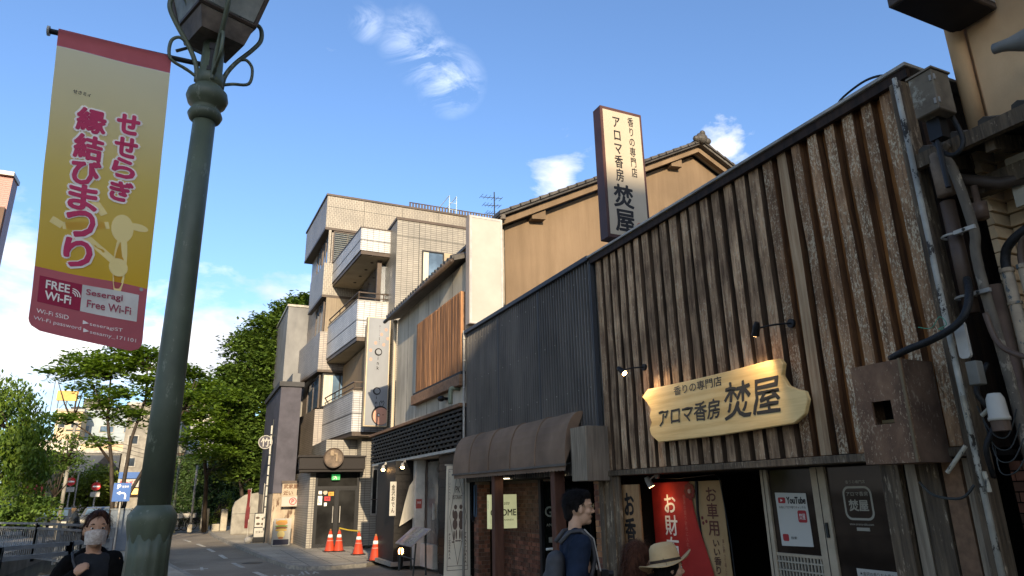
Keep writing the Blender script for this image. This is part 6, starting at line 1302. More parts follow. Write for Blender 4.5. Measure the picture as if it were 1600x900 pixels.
def tree(name, label, base, trunks, blobs, m, k=14, n_per=40, spread=(.22, .22, .08), size=.09, droop=0, flat=.6, shell=.45, group=None, lim=True):
    t = thing(name, label, 'tree', base, group)
    g = G()
    for pts, r0, r1 in trunks: g.tube(pts, [r0+(r1-r0)*i/(len(pts)-1) for i in range(len(pts))], 8)
    g.make('trunk', bark, t, smooth=True)
    c = clumps(blobs, k, shell); g = G()
    tr_pts = [Vector(p) for pts, r0, r1 in trunks for p in pts[1:]]
    for q in c[::max(1, len(c)//46)]:
        q = Vector(q); s = min(tr_pts, key=lambda p: (p-q).length+max(0, p.z-q.z)*2); mid = (s+q)/2+Vector((0, 0, -.1)); g.tube([s, mid, q], [.045, .028, .010], 5)
    if g.v: g.make('limbs', bark, t, smooth=True)
    leafmesh('crown', leaves(c, n_per, spread, size, flat, droop), m, t); return t
# weeping tree at left
tree('weeping_tree', 'dense drooping leafy tree at the left edge over the railing', (-5.5, 19, 0), [([(-5.6, 19, 0), (-5.5, 19, 1.6), (-5.0, 19, 3.2)], .2, .09), ([(-5.5, 19, 1.4), (-4.3, 18.5, 2.6), (-3.6, 18.3, 3.2)], .12, .04)],
     [(-5.6, 19, 3.3, 1.7, 1.4, 1.35), (-4.1, 18.5, 3.3, 1.05, 1.0, .75), (-3.35, 18.2, 2.95, .55, .6, .65), (-4.7, 18.7, 2.45, 1.2, 1.0, .6), (-3.4, 18.5, 2.3, .5, .5, .4), (-6.2, 19, 2.2, 1.6, 1.2, .9), (-3.9, 18.2, 4.0, .5, .5, .35)], leaf_weep, 110, 60, (.12, .12, .15), .055, droop=1.2, flat=.2)
tree('low_dark_bush', 'dark clipped bush behind the far railing under the weeping tree', (-6.4, 32, 0), [([(-6.6, 32, 0), (-6.4, 32, .8)], .08, .05)], [(-6.6, 32, 1.5, 2.0, .8, .7), (-5.3, 32, 1.4, .9, .6, .55), (-8.6, 32.5, 1.7, 1.8, .8, .8)], leaf_dark, 60, 44, (.16, .14, .12), .09, flat=.3)
# maple beside the lamp post
tree('maple_tree', 'spreading maple with several thin stems behind the yellow banner', (-2.6, 30, 0),
     [([(-2.55, 30, 0), (-2.6, 30, 1.6), (-2.85, 30, 3.2), (-3.2, 30, 4.8), (-3.3, 30, 6.4)], .10, .03), ([(-2.45, 30, 0), (-2.35, 30, 2), (-2.3, 30, 4), (-2.0, 30, 5.6), (-2.1, 30, 6.8)], .09, .03), ([(-2.4, 30.1, 0), (-2.2, 30.1, 1.8), (-1.7, 30.1, 3.0), (-1.1, 30.1, 4.0), (-.6, 30.1, 5.2)], .085, .03), ([(-2.9, 30, 3.2), (-3.7, 30, 4.2), (-4.3, 30, 4.6)], .05, .02)],
     [(-4.3, 30, 6.5, 1.15, 1.1, .75), (-3.3, 30, 7.1, 1.2, 1.2, .6), (-2.2, 30, 7.0, 1.2, 1.2, .8), (-3.4, 29.8, 5.6, 1.0, 1, .5), (-4.3, 30, 4.75, .7, .6, .32), (-2.7, 30, 4.9, .9, .8, .4), (-1.6, 30, 5.9, .9, .9, .6), (-.9, 30, 6.6, .8, .8, .5), (-.3, 30, 5.6, .7, .7, .4), (-1.5, 30.3, 4.4, .5, .5, .25), (-3.3, 30, 4.0, .5, .5, .25), (.2, 30, 6.0, .5, .5, .3)],
     leaf_maple, 44, 62, (.24, .24, .07), .105, flat=1.1, shell=.2)
tree('middle_tree', 'airy green tree spreading just right of the lamp post', (-.2, 41, 0), [([(.9, 44, 0), (.7, 43, 3), (.2, 41, 5), (-.2, 40, 7)], .14, .05), ([(.7, 43, 3), (1.2, 41, 5.5)], .08, .04)],
     [(-.3, 40, 7.6, 1.0, 1, .7), (.3, 40, 6.6, 1.3, 1, .8), (-.7, 40, 6.0, .7, .8, .6), (.9, 40, 5.4, 1.0, 1, .7), (-.1, 40, 4.9, .8, .8, .35), (.8, 40, 4.1, 1.1, .9, .5), (1.0, 40.5, 7.3, .8, .8, .6)], leaf_maple, 46, 60, (.28, .28, .08), .125, flat=1.1, shell=.25)
tree('big_evergreen_tree', 'huge dense dark green tree filling the gap left of the grey building', (3.2, 43, 0), [([(3.3, 43, 0), (3.2, 43, 4), (3.6, 43, 8), (4.4, 43, 11)], .35, .1), ([(3.0, 42, 0), (2.5, 42, 2.5), (1.8, 42, 5)], .14, .06), ([(3.6, 42, 0), (3.8, 42, 2.5), (3.4, 42, 5)], .14, .06)],
     [(4.9, 43.5, 12.3, 1.5, 1.5, 1.5), (3.4, 43, 11.4, 1.6, 1.5, 1.4), (2.4, 43, 9.8, 1.6, 1.5, 1.5), (4.4, 43, 9.5, 1.8, 1.5, 1.8), (1.9, 43, 7.6, 1.2, 1.4, 1.4), (3.4, 42.6, 7.2, 1.7, 1.5, 1.8), (1.9, 42.6, 5.5, 1.2, 1.2, 1.2), (3.4, 42.3, 4.6, 1.6, 1.3, 1.4), (2.2, 42.4, 3.6, 1.1, 1.0, .9), (3.6, 42.2, 3.0, 1.0, 1.0, .9), (5.6, 43.5, 13.4, 1.2, 1.2, .9), (1.3, 43, 8.6, .6, .7, .5)],
     leaf_dark, 34, 78, (.34, .34, .14), .15, flat=.8, shell=.5)
for k, (x, y, s, lb) in enumerate([(-8.3, 60, 1.0, 'yellow green tree beside the left no entry sign'), (-6.6, 58.5, 1.1, 'yellow green tree in front of the small gabled house'), (-5.6, 60, .9, 'rounded yellow green tree left of the maple trunk')]):
    tree('roadside_tree', lb, (x, y, 0), [([(x, y, 0), (x, y, 2)], .12, .06)], [(x, y, 2.6*s, 1.2*s, 1, 1.3*s), (x-.4, y, 1.6, .9, .9, .9), (x+.5, y, 3.3*s, .7, .7, .7)], leaf_yel, 34, 30, (.3, .3, .2), .13, flat=.4, group='yellow green roadside trees')
tree('slim_street_tree', 'slim dark street tree with a tufted crown over the canal', (-5.0, 36, 0), [([(-5.5, 36, 0), (-5.35, 36, 2.0), (-5.1, 36, 3.6)], .07, .04)], [(-5.2, 36, 3.9, .55, .5, .4), (-5.6, 36, 3.3, .5, .5, .35), (-4.8, 36, 3.4, .45, .4, .35), (-5.1, 36, 4.4, .25, .25, .3)], leaf_dark, 70, 34, (.16, .16, .1), .08, flat=.5)
# ivy wall with pale roofed building above
g = G(); g.box(-1.9, 9, 52.2, 53, 0, 4.2); o = thing('ivy_wall', 'long high wall smothered in dark ivy closing the street', 'wall', (1, 52, 0)); g.make('wall', concrete, o)
c = np.stack([rng.uniform(-1.9, 8, 1500), rng.uniform(51.9, 52.25, 1500), rng.uniform(.5, 4.45, 1500)], 1)
leafmesh('ivy', leaves(c, 24, (.16, .08, .16), .10, flat=.1), leaf_ivy, o)
g = G(); t = thing('pale_roofed_hall', 'large pale roofed hall rising above the ivy wall', 'building', (3, 70, 0)); g.box(-5, 14, 70, 95, 0, 5.6); g.make('wall', M('dim_hall_wall', (.12, .11, .10), sc=.5), t)
g = G(); g.hexa([(-5.5, 69, 5.6), (14, 69, 6.2), (14, 95, 6.4), (-5.5, 95, 6.4), (-5.5, 69, 5.8), (14, 69, 6.4), (14, 95, 11.2), (-5.5, 95, 11.2)]); g.make('roof', whitef, t)
far_building('far_pale_block', 'far pale apartment block glimpsed through the branches right of the lamp post', -2.2, 5, 100, 110, 14.5, whitef, 4, 4, hf=.4)
t = thing('rock_wall', 'pale concrete wall with rounded top under the big tree', 'wall', (2.9, 40, 0)); g = G(); g.fpoly(FR('y', 39.4), [(2.05, 0), (4.1, 0), (4.1, 1.9), (3.2, 2.05), (2.6, 1.95), (2.15, 1.6), (2.05, 1.3)], 0, -.5); g.make('slab', concrete, t, bevel=.03); g = G(); g.fbox(FR('y', 39.4), 2.06, 4.1, 1.0, 1.02, 0, .004); g.make('joint', plaster_seam, t)
for k, (x, z1, r, lb) in enumerate(((.18, 3.7, .07, 'slender pale pole before the ivy wall'), (.76, 4.3, .09, 'grey lamp standard rising out of the ivy'), (1.02, 1.25, .11, 'short pale stone post at the street end'))):
    g = G(); y = 45.2; g.cyl((x, y, 0), (x-.0, y, z1), r, r*.8, 10); tag(g.make('pole', capm if k != 2 else creamf, smooth=True), lb, 'pole')
for k, (x, w, h, lb) in enumerate(((.15, .24, .42, 'small cream stone block at the foot of the slender pole'), (1.5, .4, .40, 'cream stone block left of the concrete wall'), (1.9, .35, 1.2, 'pale cloth covered bundle beside the concrete wall'))):
    g = G(); g.box(x-w/2, x+w/2, 44.2, 44.5, 0, h); tag(g.make('stone_block', M('stone_block', (.36, .33, .28), (.27, .25, .21), sc=5), bevel=.03), lb, 'stone')
for k in range(3):      # parked bicycles at the street end
    x = -.95+k*.36; y = 46.6+k*.15; t = thing('bicycle', ['leftmost bicycle parked at the far street end', 'middle bicycle parked at the far street end', 'bicycle nearest the slender pole at the street end'][k], 'bicycle', (x, y, 0), 'bicycles parked at the far street end')
    for dx in (-.45, .45): g = G(); g.torus(FR('y', y), x+dx, .33, 0, .31, .03, 20, 5); g.make('wheel', ironm, t)
    g = G(); g.tube([(x-.45, y, .33), (x-.15, y, .8), (x+.3, y, .78), (x+.45, y, .33)], .028, 5); g.tube([(x-.15, y, .8), (x, y, .35), (x+.3, y, .78)], .028, 5); g.tube([(x+.3, y, .78), (x+.28, y, 1.02), (x+.15, y, 1.05)], .022, 5); g.make('frame', whitep, t); g = G(); g.box(x-.3, x-.05, y-.06, y+.06, .86, .92); g.make('saddle', blackm, t)
    g = G(); g.box(x+.32, x+.66, y-.15, y+.15, .72, .98); g.make('basket', whitep, t)
tree('pale_shrub', 'low pale shrub in front of the ivy wall', (1.3, 47, 0), [([(1.3, 47, 0), (1.3, 47, .5)], .04, .02)], [(1.2, 47, .7, .7, .4, .5), (-.2, 48, 1.0, .5, .4, .5), (2.0, 47, 1.6, .5, .4, .6)], leaf_yel, 60, 26, (.12, .12, .1), .07)
# unseen blocks added behind the camera, stepped in height to shape sun and shade
t = thing('sun_blocker_right', 'unseen sun blocker added behind the camera, right half', 'building', (6, -45, 0)); g = G(); g.box(-4.35, 14, -60, -45, 0, 22.4); g.make('wall', tanr, t)
t = thing('sun_blocker_middle', 'unseen sun blocker added behind the camera, lower middle part', 'house', (-6, -45, 0)); g = G(); g.box(-7.75, -4.36, -60, -45, 0, 19.4); g.make('wall', greypl, t)
t = thing('sun_blocker_canal', 'unseen sun blocker added behind the camera, canal side', 'building', (-10, -45, 0)); g = G(); g.box(-12.9, -7.76, -60, -45, 0, 23); g.box(-40, -12.9, -59, -45.2, 0, 15); g.make('wall', greypl, t)
# ================================================================ people
skin = M('skin', (.50, .30, .20), (.44, .25, .165), r=.5, sc=14, dirt=.1, bump=.05); skin2 = M('fair_skin', (.58, .37, .26), (.52, .32, .22), r=.5, sc=14, dirt=.08, bump=.05)
hairb = M('black_hair', (.018, .015, .014), (.008, .007, .007), r=.6, sc=9, st=(9, 9, 1), bump=.8, spec=.08); hairbr = M('brown_hair', (.075, .032, .02), (.03, .014, .01), r=.6, sc=9, st=(8, 8, 1), bump=.8, spec=.08); hairrb = M('red_brown_hair', (.13, .055, .032), (.05, .022, .014), r=.6, sc=8, st=(8, 8, .8), bump=.8, spec=.08)
blackc = M('black_cloth', (.007, .0065, .0065), (.004, .004, .004), spec=.1, r=.95, sc=6, bump=.4, bsc=14); charc2 = M('dark_grey_cloth', (.028, .03, .036), (.018, .02, .024), r=.9, sc=6, bump=.3); navyc = M('navy_cloth', (.022, .033, .062), (.012, .019, .036), spec=.12, r=.9, sc=4, bump=.5, bsc=9, bdist=.02); greyb = M('grey_rucksack_cloth', (.075, .075, .08), (.045, .045, .05), sc=6, bump=.3)
jean = M('denim', (.04, .05, .08), sc=9); shoe = FLAT('shoe_leather', (.03, .025, .02)); eyew = FLAT('eye_white', (.6, .58, .55)); iris = FLAT('dark_iris', (.02, .012, .01), .2); lipm = FLAT('lip', (.35, .13, .11))
def head(t, z, s, sk, name='head'):
    # face towards local +x
    it = [('e', (0, 0, z+.03*s), (.098*s, .078*s, .105*s)), ('e', (.025*s, 0, z-.045*s), (.066*s, .058*s, .075*s)), ('e', (.062*s, 0, z-.092*s), (.030*s, .030*s, .024*s)), ('c', (.088*s, 0, z+.015*s), .010*s, (.108*s, 0, z-.022*s), .014*s), ('e', (.098*s, .013*s, z-.028*s), (.010*s, .010*s, .008*s)), ('e', (.098*s, -.013*s, z-.028*s), (.010*s, .010*s, .008*s)), ('e', (.083*s, 0, z-.056*s), (.014*s, .024*s, .006*s)), ('e', (.081*s, 0, z-.066*s), (.013*s, .020*s, .007*s)), ('e', (.078*s, .034*s, z+.036*s), (.016*s, .026*s, .009*s)), ('e', (.078*s, -.034*s, z+.036*s), (.016*s, .026*s, .009*s)), ('e', (.055*s, .045*s, z-.02*s), (.03*s, .022*s, .025*s)), ('e', (.055*s, -.045*s, z-.02*s), (.03*s, .022*s, .025*s)), ('c', (-.03*s, 0, z-.06*s), .047*s, (-.04*s, 0, z-.20*s), .053*s)]
    for q in (-1, 1): it.append(('e', (-.005*s, q*.079*s, z-.005*s), (.020*s, .009*s, .032*s)))
    return it
def eyes(t, z, s, brow=hairb):
    for q in (-1, 1):
        g = G(); g.ball((.083*s, q*.032*s, z+.016*s), (.010*s, .014*s, .0075*s)); o = g.make('eye', eyew, t, smooth=True); g = G(); g.ball((.089*s, q*.032*s, z+.016*s), (.006*s, .0065*s, .0065*s)); g.make('iris', iris, o, smooth=True)
        g = G(); g.tube([(.088*s, q*.016*s, z+.040*s), (.093*s, q*.034*s, z+.045*s), (.080*s, q*.052*s, z+.038*s)], [.003*s, .0045*s, .002*s], 5); g.make('eyebrow', brow, t, smooth=True)
def hand_items(w, d, up, s=1, side=1, curl=.5):
    # w wrist, d direction of the fingers, up palm side normal; returns capsules for palm, four fingers and thumb
    w = Vector(w); d = Vector(d).normalized(); n = Vector(up).normalized(); a = d.cross(n).normalized()*side
    it = [('c', w, .024*s, w+d*.03*s, .026*s)]
    for k in range(4):
        b = w+d*(.072-.004*abs(k-1.2))*s+a*(k-1.5)*.019*s; it.append(('c', w+d*.015*s+a*(k-1.5)*.014*s, .015*s, b, .0125*s)); L_ = (.068, .076, .071, .056)[k]*s
        m1 = b+(d*math.cos(curl*.6)+n*math.sin(curl*.6))*L_*.45; m2 = m1+(d*math.cos(curl*1.8)+n*math.sin(curl*1.8))*L_*.33; m3 = m2+(d*math.cos(curl*2.8)+n*math.sin(curl*2.8))*L_*.25
        it += [('c', b, .0100*s, m1, .0092*s), ('c', m1, .0092*s, m2, .0085*s), ('c', m2, .0085*s, m3, .0072*s)]
    b = w+d*.022*s-a*.026*s; m1 = b+(d*.6-a*.55+n*.45).normalized()*.035*s; m2 = m1+(d*.75-a*.05+n*.6).normalized()*.030*s; it += [('c', w+d*.01*s, .016*s, b, .0145*s), ('c', b, .0135*s, m1, .011*s), ('c', m1, .011*s, m2, .009*s)]
    return it
def strands(t, c, r, mat, n=700, L=.05, low=-.35, back=None, w=.0022):
    g = G(); c = Vector(c)
    for i in range(n):
        d = Vector((random.gauss(0, 1), random.gauss(0, 1), random.gauss(0, 1))).normalized()
        if d.z < low or (d.x > .45 and d.z < .62): continue
        p = c+Vector((d.x*r[0], d.y*r[1], d.z*r[2])); down = Vector((.25*d.x, d.y*.3, -1)); tg = (down-d*down.dot(d)).normalized()+Vector((random.gauss(0, .3), random.gauss(0, .3), random.gauss(0, .15))); q = p+tg*L*random.uniform(.5, 1.2)+d*L*random.uniform(.02, .22)
        s = tg.cross(d).normalized()*w; m_ = (p+q)/2+d*L*.08
        g.add([p-s-d*.004, p+s-d*.004, m_+s*.8, m_-s*.8, q], [(0, 1, 2, 3), (3, 2, 4)])
    o = g.make('hair_strands', mat, t); o['kind'] = 'stuff'; return o
def place(t, x, y, face, z=0): t.location = (x, y, z); t.rotation_euler = (0, 0, math.atan2(face[1], face[0]))
# --- masked woman walking towards the camera
t = thing('person', 'woman in black jacket and pale face mask holding her bag strap', 'person', (0, 0, 0)); H = 1.55
legs = [('c', (0, .085, .92), .095, (.06, .09, .50), .062), ('c', (.06, .09, .50), .056, (.0, .09, .09), .04), ('c', (0, -.085, .92), .095, (.10, -.09, .50), .062), ('c', (.10, -.09, .50), .056, (.16, -.09, .09), .04)]
feet = [('c', (-.02, .09, .05), .042, (.14, .10, .04), .034), ('c', (.14, -.09, .05), .042, (.30, -.10, .04), .034)]
body = head(t, H, 1.0, skin)+[('c', (-.02, 0, 1.34), .075, (-.01, 0, 1.0), .12, (.8, 1.2))]+legs+feet
body += [('c', (-.02, .15, 1.335), .045, (-.04, .21, 1.08), .036), ('c', (-.04, .21, 1.08), .034, (.08, .22, .86), .024), ('c', (-.02, -.15, 1.335), .045, (.0, -.215, 1.13), .036), ('c', (.0, -.215, 1.13), .034, (.125, -.105, 1.265), .024)]
body += hand_items((.08, .22, .86), (.15, 0, -1), (0, -1, 0), .95, 1)+hand_items((.13, -.10, 1.27), (.25, .65, .65), (-.75, .55, -.1), .80, -1, .75)
blob('body', body, skin, t, .0065, 2)
eyes(t, H, 1.0, hairbr)
g = G(); vs = []; nu, nv = 13, 7
for j in range(nv):
    for i in range(nu):
        a = (i/(nu-1)-.5)*math.pi*.98; v = j/(nv-1); z = H+.000-.095*v+.010*math.cos(a*2)*(1-v); r_ = .104+.020*math.sin(math.pi*(v*.75+.2))*math.cos(a)**2-.012*v
        vs.append((.012+r_*math.cos(a)*1.0, r_*.72*math.sin(a), z))
g.add(vs, [(j*nu+i, j*nu+i+1, (j+1)*nu+i+1, (j+1)*nu+i) for j in range(nv-1) for i in range(nu-1)]); g.make('face_mask', M('patterned_mask', (.60, .55, .52), (.42, .36, .34), sc=38, dirt=.05, lo=.45, hi=.6), t, smooth=True)
blob('hair', [('e', (-.020, 0, H+.045), (.102, .084, .100)), ('c', (-.03, .060, H+.03), .030, (-.035, .066, H-.06), .018), ('c', (-.03, -.060, H+.03), .030, (-.035, -.066, H-.06), .018), ('c', (-.05, 0, H+.02), .070, (-.065, 0, H-.06), .05), ('c', (.052, .02, H+.115), .026, (.060, .056, H+.045), .014), ('c', (.056, -.015, H+.113), .026, (.048, -.062, H+.03), .014)], hairbr, t, .008, 2)
strands(t, (-.020, 0, H+.045), (.106, .088, .104), hairbr, 900, .07)
blob('shirt', [('c', (-.005, 0, 1.30), .098, (0, 0, .95), .125, (.85, 1.25)), ('c', (-.01, -.08, 1.345), .05, (-.01, .08, 1.345), .05)], charc2, t, .012, 3, wr=.02)
blob('jacket', [('c', (-.06, 0, 1.33), .095, (-.05, 0, .80), .16, (.75, 1.35)), ('c', (-.03, .09, 1.345), .058, (.0, .12, .80), .085), ('c', (-.03, -.09, 1.345), .058, (.0, -.12, .80), .085), ('c', (-.03, .14, 1.335), .065, (-.05, .225, 1.08), .062), ('c', (-.05, .225, 1.08), .06, (.06, .23, .89), .045), ('c', (-.03, -.14, 1.335), .065, (.0, -.235, 1.12), .062), ('c', (.0, -.235, 1.12), .058, (.118, -.113, 1.255), .040), ('c', (-.055, -.06, 1.40), .03, (-.055, .06, 1.40), .03)], blackc, t, .011, 3, wr=.035)
blob('trousers', [('c', (0, .09, .92), .115, (.06, .10, .50), .085), ('c', (.06, .10, .50), .08, (.0, .10, .14), .07), ('c', (0, -.09, .92), .115, (.10, -.10, .50), .085), ('c', (.10, -.10, .50), .08, (.16, -.10, .14), .07)], blackc, t, .015, 3)
blob('shoes', [('c', (-.02, .09, .055), .052, (.14, .10, .045), .044), ('c', (.14, -.09, .055), .052, (.30, -.10, .045), .044)], shoe, t, .01, 2)
place(t, -.60, 6.03, (.16, -1))
s = thing('shoulder_bag', 'black shoulder bag with a grey strap on the masked woman', 'bag', (0, 0, 0))
g = G(); g.tube([(.02, -.13, 1.405), (.085, -.12, 1.35), (.125, -.09, 1.28), (.12, -.11, 1.15), (.04, -.20, .98)], .009, 6); g.tube([(.02, -.13, 1.405), (-.10, -.12, 1.34), (-.14, -.16, 1.1)], .009, 6); g.make('strap', greyb, s, smooth=True)
blob('bag_body', [('c', (-.12, -.24, 1.02), .07, (-.10, -.24, .80), .10, (1.5, .8))], blackc, s, .015, 3); place(s, -.60, 6.03, (.16, -1))
# --- man with glasses and rucksack
t = thing('person', 'man in navy jacket and thin glasses walking right before the shops', 'person', (0, 0, 0)); H = 1.635
legs = [('c', (0, .09, .95), .095, (.12, .09, .52), .065), ('c', (.12, .09, .52), .058, (.10, .09, .09), .042), ('c', (0, -.09, .95), .095, (-.02, -.09, .52), .065), ('c', (-.02, -.09, .52), .058, (-.20, -.09, .12), .042)]
feet = [('c', (.08, .09, .05), .045, (.25, .10, .04), .036), ('c', (-.22, -.09, .08), .045, (-.06, -.10, .04), .036)]
body = head(t, H, 1.0, skin2)+[('c', (-.035, 0, 1.41), .09, (-.0, 0, 1.0), .13, (.8, 1.2))]+legs+feet+[('c', (-.03, .17, 1.40), .05, (-.07, .23, 1.12), .042), ('c', (-.07, .23, 1.12), .04, (.06, .23, .88), .028), ('c', (-.03, -.17, 1.40), .05, (-.09, -.23, 1.12), .042), ('c', (-.09, -.23, 1.12), .04, (.04, -.22, .88), .028)]
body += hand_items((.06, .23, .88), (.3, 0, -1), (.1, -1, 0), 1, 1)+hand_items((.04, -.22, .88), (.3, 0, -1), (.1, 1, 0), 1, -1)
blob('body', body, skin2, t, .005, 1); eyes(t, H, 1.0)
g = G(); g.tube([(.084, -.026, H-.060), (.096, 0, H-.0605), (.084, .026, H-.060)], [.002, .005, .002], 6); g.make('lips', lipm, t, smooth=True)
blob('hair', [('e', (-.022, 0, H+.050), (.102, .085, .088)), ('e', (.018, 0, H+.090), (.082, .074, .048)), ('c', (-.07, 0, H+.02), .060, (-.075, 0, H-.05), .042), ('c', (.055, .045, H+.10), .026, (.064, .03, H+.075), .014), ('c', (.055, -.045, H+.10), .026, (.064, -.03, H+.075), .014), ('c', (.06, 0, H+.105), .03, (.076, 0, H+.085), .016), ('c', (-.03, .072, H+.03), .024, (-.035, .074, H-.015), .012), ('c', (-.03, -.072, H+.03), .024, (-.035, -.074, H-.015), .012), ('e', (-.085, .01, H+.085), (.03, .04, .03))], hairb, t, .007, 1)
strands(t, (-.022, 0, H+.050), (.106, .090, .096), hairb, 1100, .045, -.2); strands(t, (.018, 0, H+.09), (.086, .078, .054), hairb, 600, .05, 0)
g = G()
for q in (-1, 1):
    g.tube([(.106+.004*math.cos(a)-abs(.2*math.sin(a))*.01, q*.034+.024*math.cos(a), H+.014+.019*math.sin(a)) for a in [2*math.pi*i/18 for i in range(19)]], .0014, 5)
    g.tube([(.104, q*.058, H+.02), (.06, q*.080, H+.018), (-.005, q*.086, H+.018), (-.02, q*.084, H+.0)], .0018, 5)
g.tube([(.108, -.011, H+.02), (.114, 0, H+.024), (.108, .011, H+.02)], .0014, 5); g.make('glasses', FLAT('gold_wire', (.35, .26, .14), .3), t)
blob('jacket', [('c', (-.04, 0, 1.395), .105, (-.02, 0, .86), .15, (.82, 1.28)), ('c', (-.035, -.1, 1.415), .062, (-.035, .1, 1.415), .062), ('c', (-.035, .16, 1.395), .078, (-.085, .245, 1.12), .072), ('c', (-.085, .245, 1.12), .070, (.04, .24, .92), .05), ('c', (-.035, -.16, 1.395), .078, (-.105, -.245, 1.12), .074), ('c', (-.105, -.245, 1.12), .072, (.02, -.23, .92), .05), ('c', (-.05, -.045, 1.475), .032, (-.05, .045, 1.475), .032), ('c', (-.02, 0, 1.46), .058, (-.02, 0, 1.42), .07)], navyc, t, .011, 3, wr=.035)
blob('trousers', [('c', (0, .09, .93), .12, (.12, .09, .52), .085), ('c', (.12, .09, .52), .08, (.10, .09, .14), .07), ('c', (0, -.09, .93), .12, (-.02, -.09, .52), .085), ('c', (-.02, -.09, .52), .08, (-.20, -.09, .16), .07)], charc2, t, .015, 3, wr=.02)
blob('shoes', [('c', (.08, .09, .058), .055, (.25, .10, .048), .046), ('c', (-.22, -.09, .09), .055, (-.06, -.10, .048), .046)], shoe, t, .01, 2)
place(t, 2.66, 4.62, (.95, -.30))
s = thing('rucksack', 'grey rucksack on the back of the man in navy', 'rucksack', (0, 0, 0)); blob('pack', [('c', (-.19, 0, 1.28), .07, (-.21, 0, 1.02), .09, (1.0, 1.35)), ('c', (-.25, 0, 1.17), .04, (-.26, 0, 1.03), .05, (1, 1.6))], greyb, s, .013, 3, wr=.02)
for q in (-1, 1): g = G(); g.tube([(-.17, q*.09, 1.40), (-.10, q*.11, 1.475), (-.02, q*.12, 1.485), (.055, q*.12, 1.42), (.075, q*.125, 1.30), (.02, q*.16, 1.12), (-.16, q*.15, 1.02)], .017, 6); g.make('strap', greyb, s, smooth=True)
place(s, 2.66, 4.62, (.95, -.30))
s = thing('camera', 'small dark camera hanging on a pale strap from the neck of the man', 'camera', (0, 0, 0)); g = G(); g.box(.13, .19, -.055, .055, 1.14, 1.21); g.make('body', blackm, s, bevel=.006); g = G(); g.cyl((.19, 0, 1.175), (.235, 0, 1.175), .028, .026, 14); g.make('lens', blackm, s)
g = G(); g.tube([(.02, -.06, 1.49), (.09, -.055, 1.42), (.13, -.05, 1.20)], .006, 5); g.tube([(.02, .06, 1.49), (.09, .055, 1.42), (.13, .05, 1.20)], .006, 5); g.make('strap', whitew, s); place(s, 2.66, 4.62, (.95, -.30))
# --- short person in sun hat
t = thing('person', 'short person in a lilac grey top under a tan sun hat', 'person', (0, 0, 0)); H = 1.20
def small_body(H, sk, m_top, m_hair, t, long=False, k=.80):
    body = head(t, H, .93, sk)+[('c', (-.03, 0, H-.20), .075, (0, 0, H-.55), .11, (.8, 1.2))]
    for q in (-1, 1): body += [('c', (-.03, q*.13, H-.215), .042, (-.04, q*.19, H-.43), .035), ('c', (-.04, q*.19, H-.43), .033, (.05, q*.18, H-.62), .024), ('c', (0, q*.07, H-.58), .08, (.03*q, q*.08, .42), .055), ('c', (.03*q, q*.08, .42), .05, (.05*q, q*.08, .07), .036), ('c', (.05*q, q*.08, .05), .036, (.05*q+.13, q*.09, .04), .03)]+hand_items((.05, q*.18, H-.62), (.2, 0, -1), (0, -q, 0), .85, q)
    blob('body', body, sk, t, .007, 2); eyes(t, H, .93, m_hair)
    tp = [('c', (-.035, 0, H-.22), .088, (-.01, 0, H-.62), .13, (.85, 1.25))]
    for q in (-1, 1): tp += [('c', (-.03, q*.12, H-.22), .060, (-.045, q*.195, H-.43), .056), ('c', (-.045, q*.195, H-.43), .05, (.02, q*.19, H-.53), .046)]
    blob('top', tp, m_top, t, .012, 3, wr=.02); tr = []
    for q in (-1, 1): tr += [('c', (0, q*.08, H-.62), .10, (.03*q, q*.085, .42), .075), ('c', (.03*q, q*.085, .42), .07, (.05*q, q*.085, .12), .06)]
    blob('trousers', tr, charc2, t, .015, 3, wr=.02); blob('shoes', [('c', (.05*q, q*.08, .055), .046, (.05*q+.13, q*.09, .045), .038) for q in (-1, 1)], shoe, t, .01, 2)
small_body(H, skin2, M('lilac_grey_cloth', (.16, .15, .19), (.12, .11, .145), sc=6), hairb, t)
blob('hair', [('e', (-.022, 0, H+.03), (.103, .088, .105)), ('c', (-.05, .03, H), .06, (-.06, .03, H-.12), .05), ('c', (-.05, -.03, H), .06, (-.06, -.03, H-.12), .05)], hairb, t, .008, 2)
strands(t, (-.03, 0, H-.02), (.10, .09, .12), hairb, 500, .07, -.8)
place(t, 3.26, 4.37, (.85, -.35))
s = thing('sun_hat', 'tan cloth sun hat with upturned brim and dark band', 'hat', (0, 0, 0)); hatm = M('tan_hat_cloth', (.60, .43, .235), (.50, .35, .185), r=.85, sc=7, dirt=.15, bump=.25, bsc=30)
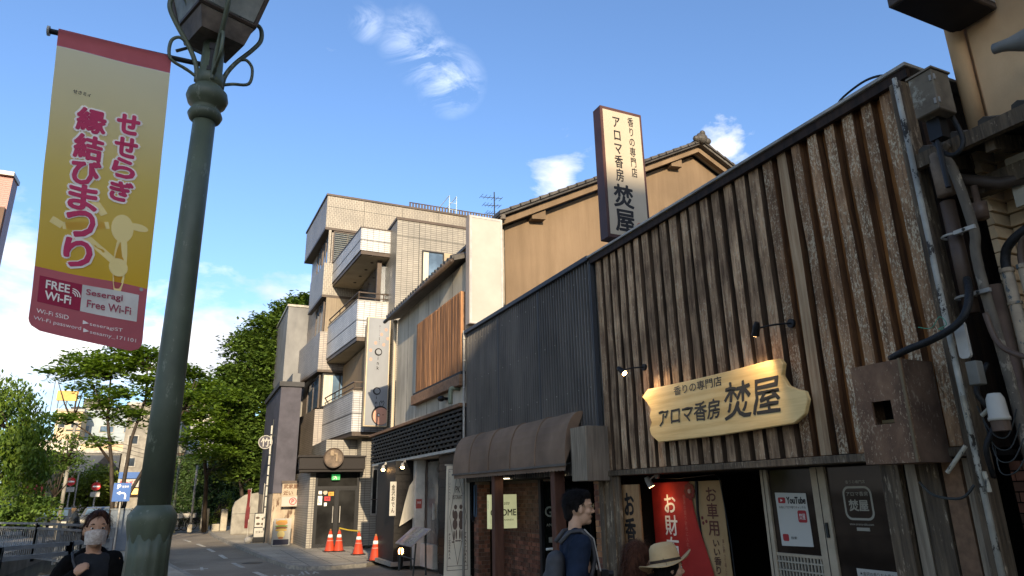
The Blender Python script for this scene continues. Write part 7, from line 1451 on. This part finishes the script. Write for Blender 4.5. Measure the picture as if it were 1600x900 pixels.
def hatg(prof, tilt=.0, n=36, wav=0):
    g = G(); vs = []
    for r, z, w in prof:
        for k in range(n): a = 2*math.pi*k/n; vs.append((-.02+r*1.08*math.cos(a), r*math.sin(a)*.96, z+w*(math.cos(2*a)*.5+.5*math.cos(a+.6))+wav*math.sin(3*a)))
    g.add(vs, [(i*n+k, i*n+(k+1) % n, (i+1)*n+(k+1) % n, (i+1)*n+k) for i in range(len(prof)-1) for k in range(n)]); return g
g = hatg([(.001, .178, 0), (.045, .176, 0), (.075, .165, 0), (.092, .140, 0), (.100, .09, 0), (.106, .048, 0), (.108, .035, .002), (.110, .030, .004), (.135, .024, .02), (.165, .022, .045), (.185, .028, .07), (.1855, .034, .07), (.165, .030, .045), (.135, .031, .02), (.112, .036, .004)])
o = g.make('hat_shell', hatm, s, smooth=True)
g = hatg([(.1075, .040, .002), (.108, .060, 0)]); g.make('hat_band', FLAT('dark_hat_band', (.04, .028, .02)), s, smooth=True)
s.location = (3.26, 4.37, H+.012); s.rotation_euler = (R_(-6), R_(-8), math.atan2(-.35, .85))
# --- person with long red-brown hair
t = thing('person', 'person with long red brown hair and an orange top behind the sun hat', 'person', (0, 0, 0)); H = 1.24
small_body(H, skin2, M('orange_cloth', (.50, .16, .03), (.40, .12, .02), sc=6), hairrb, t)
blob('hair', [('e', (-.02, 0, H+.035), (.110, .096, .110)), ('c', (-.055, .045, H), .065, (-.075, .07, H-.24), .055), ('c', (-.055, -.045, H), .065, (-.075, -.07, H-.24), .055), ('c', (-.07, 0, H), .07, (-.095, 0, H-.28), .055), ('c', (-.0, .075, H+.03), .03, (-.0, .095, H-.16), .026), ('c', (-.0, -.075, H+.03), .03, (-.0, -.095, H-.16), .026)], hairrb, t, .008, 1)
strands(t, (-.02, 0, H+.035), (.114, .10, .114), hairrb, 900, .10, -.6); strands(t, (-.07, 0, H-.14), (.09, .13, .17), hairrb, 900, .12, -.9)
place(t, 3.24, 4.72, (.9, -.3))
bpy.context.view_layer.update()
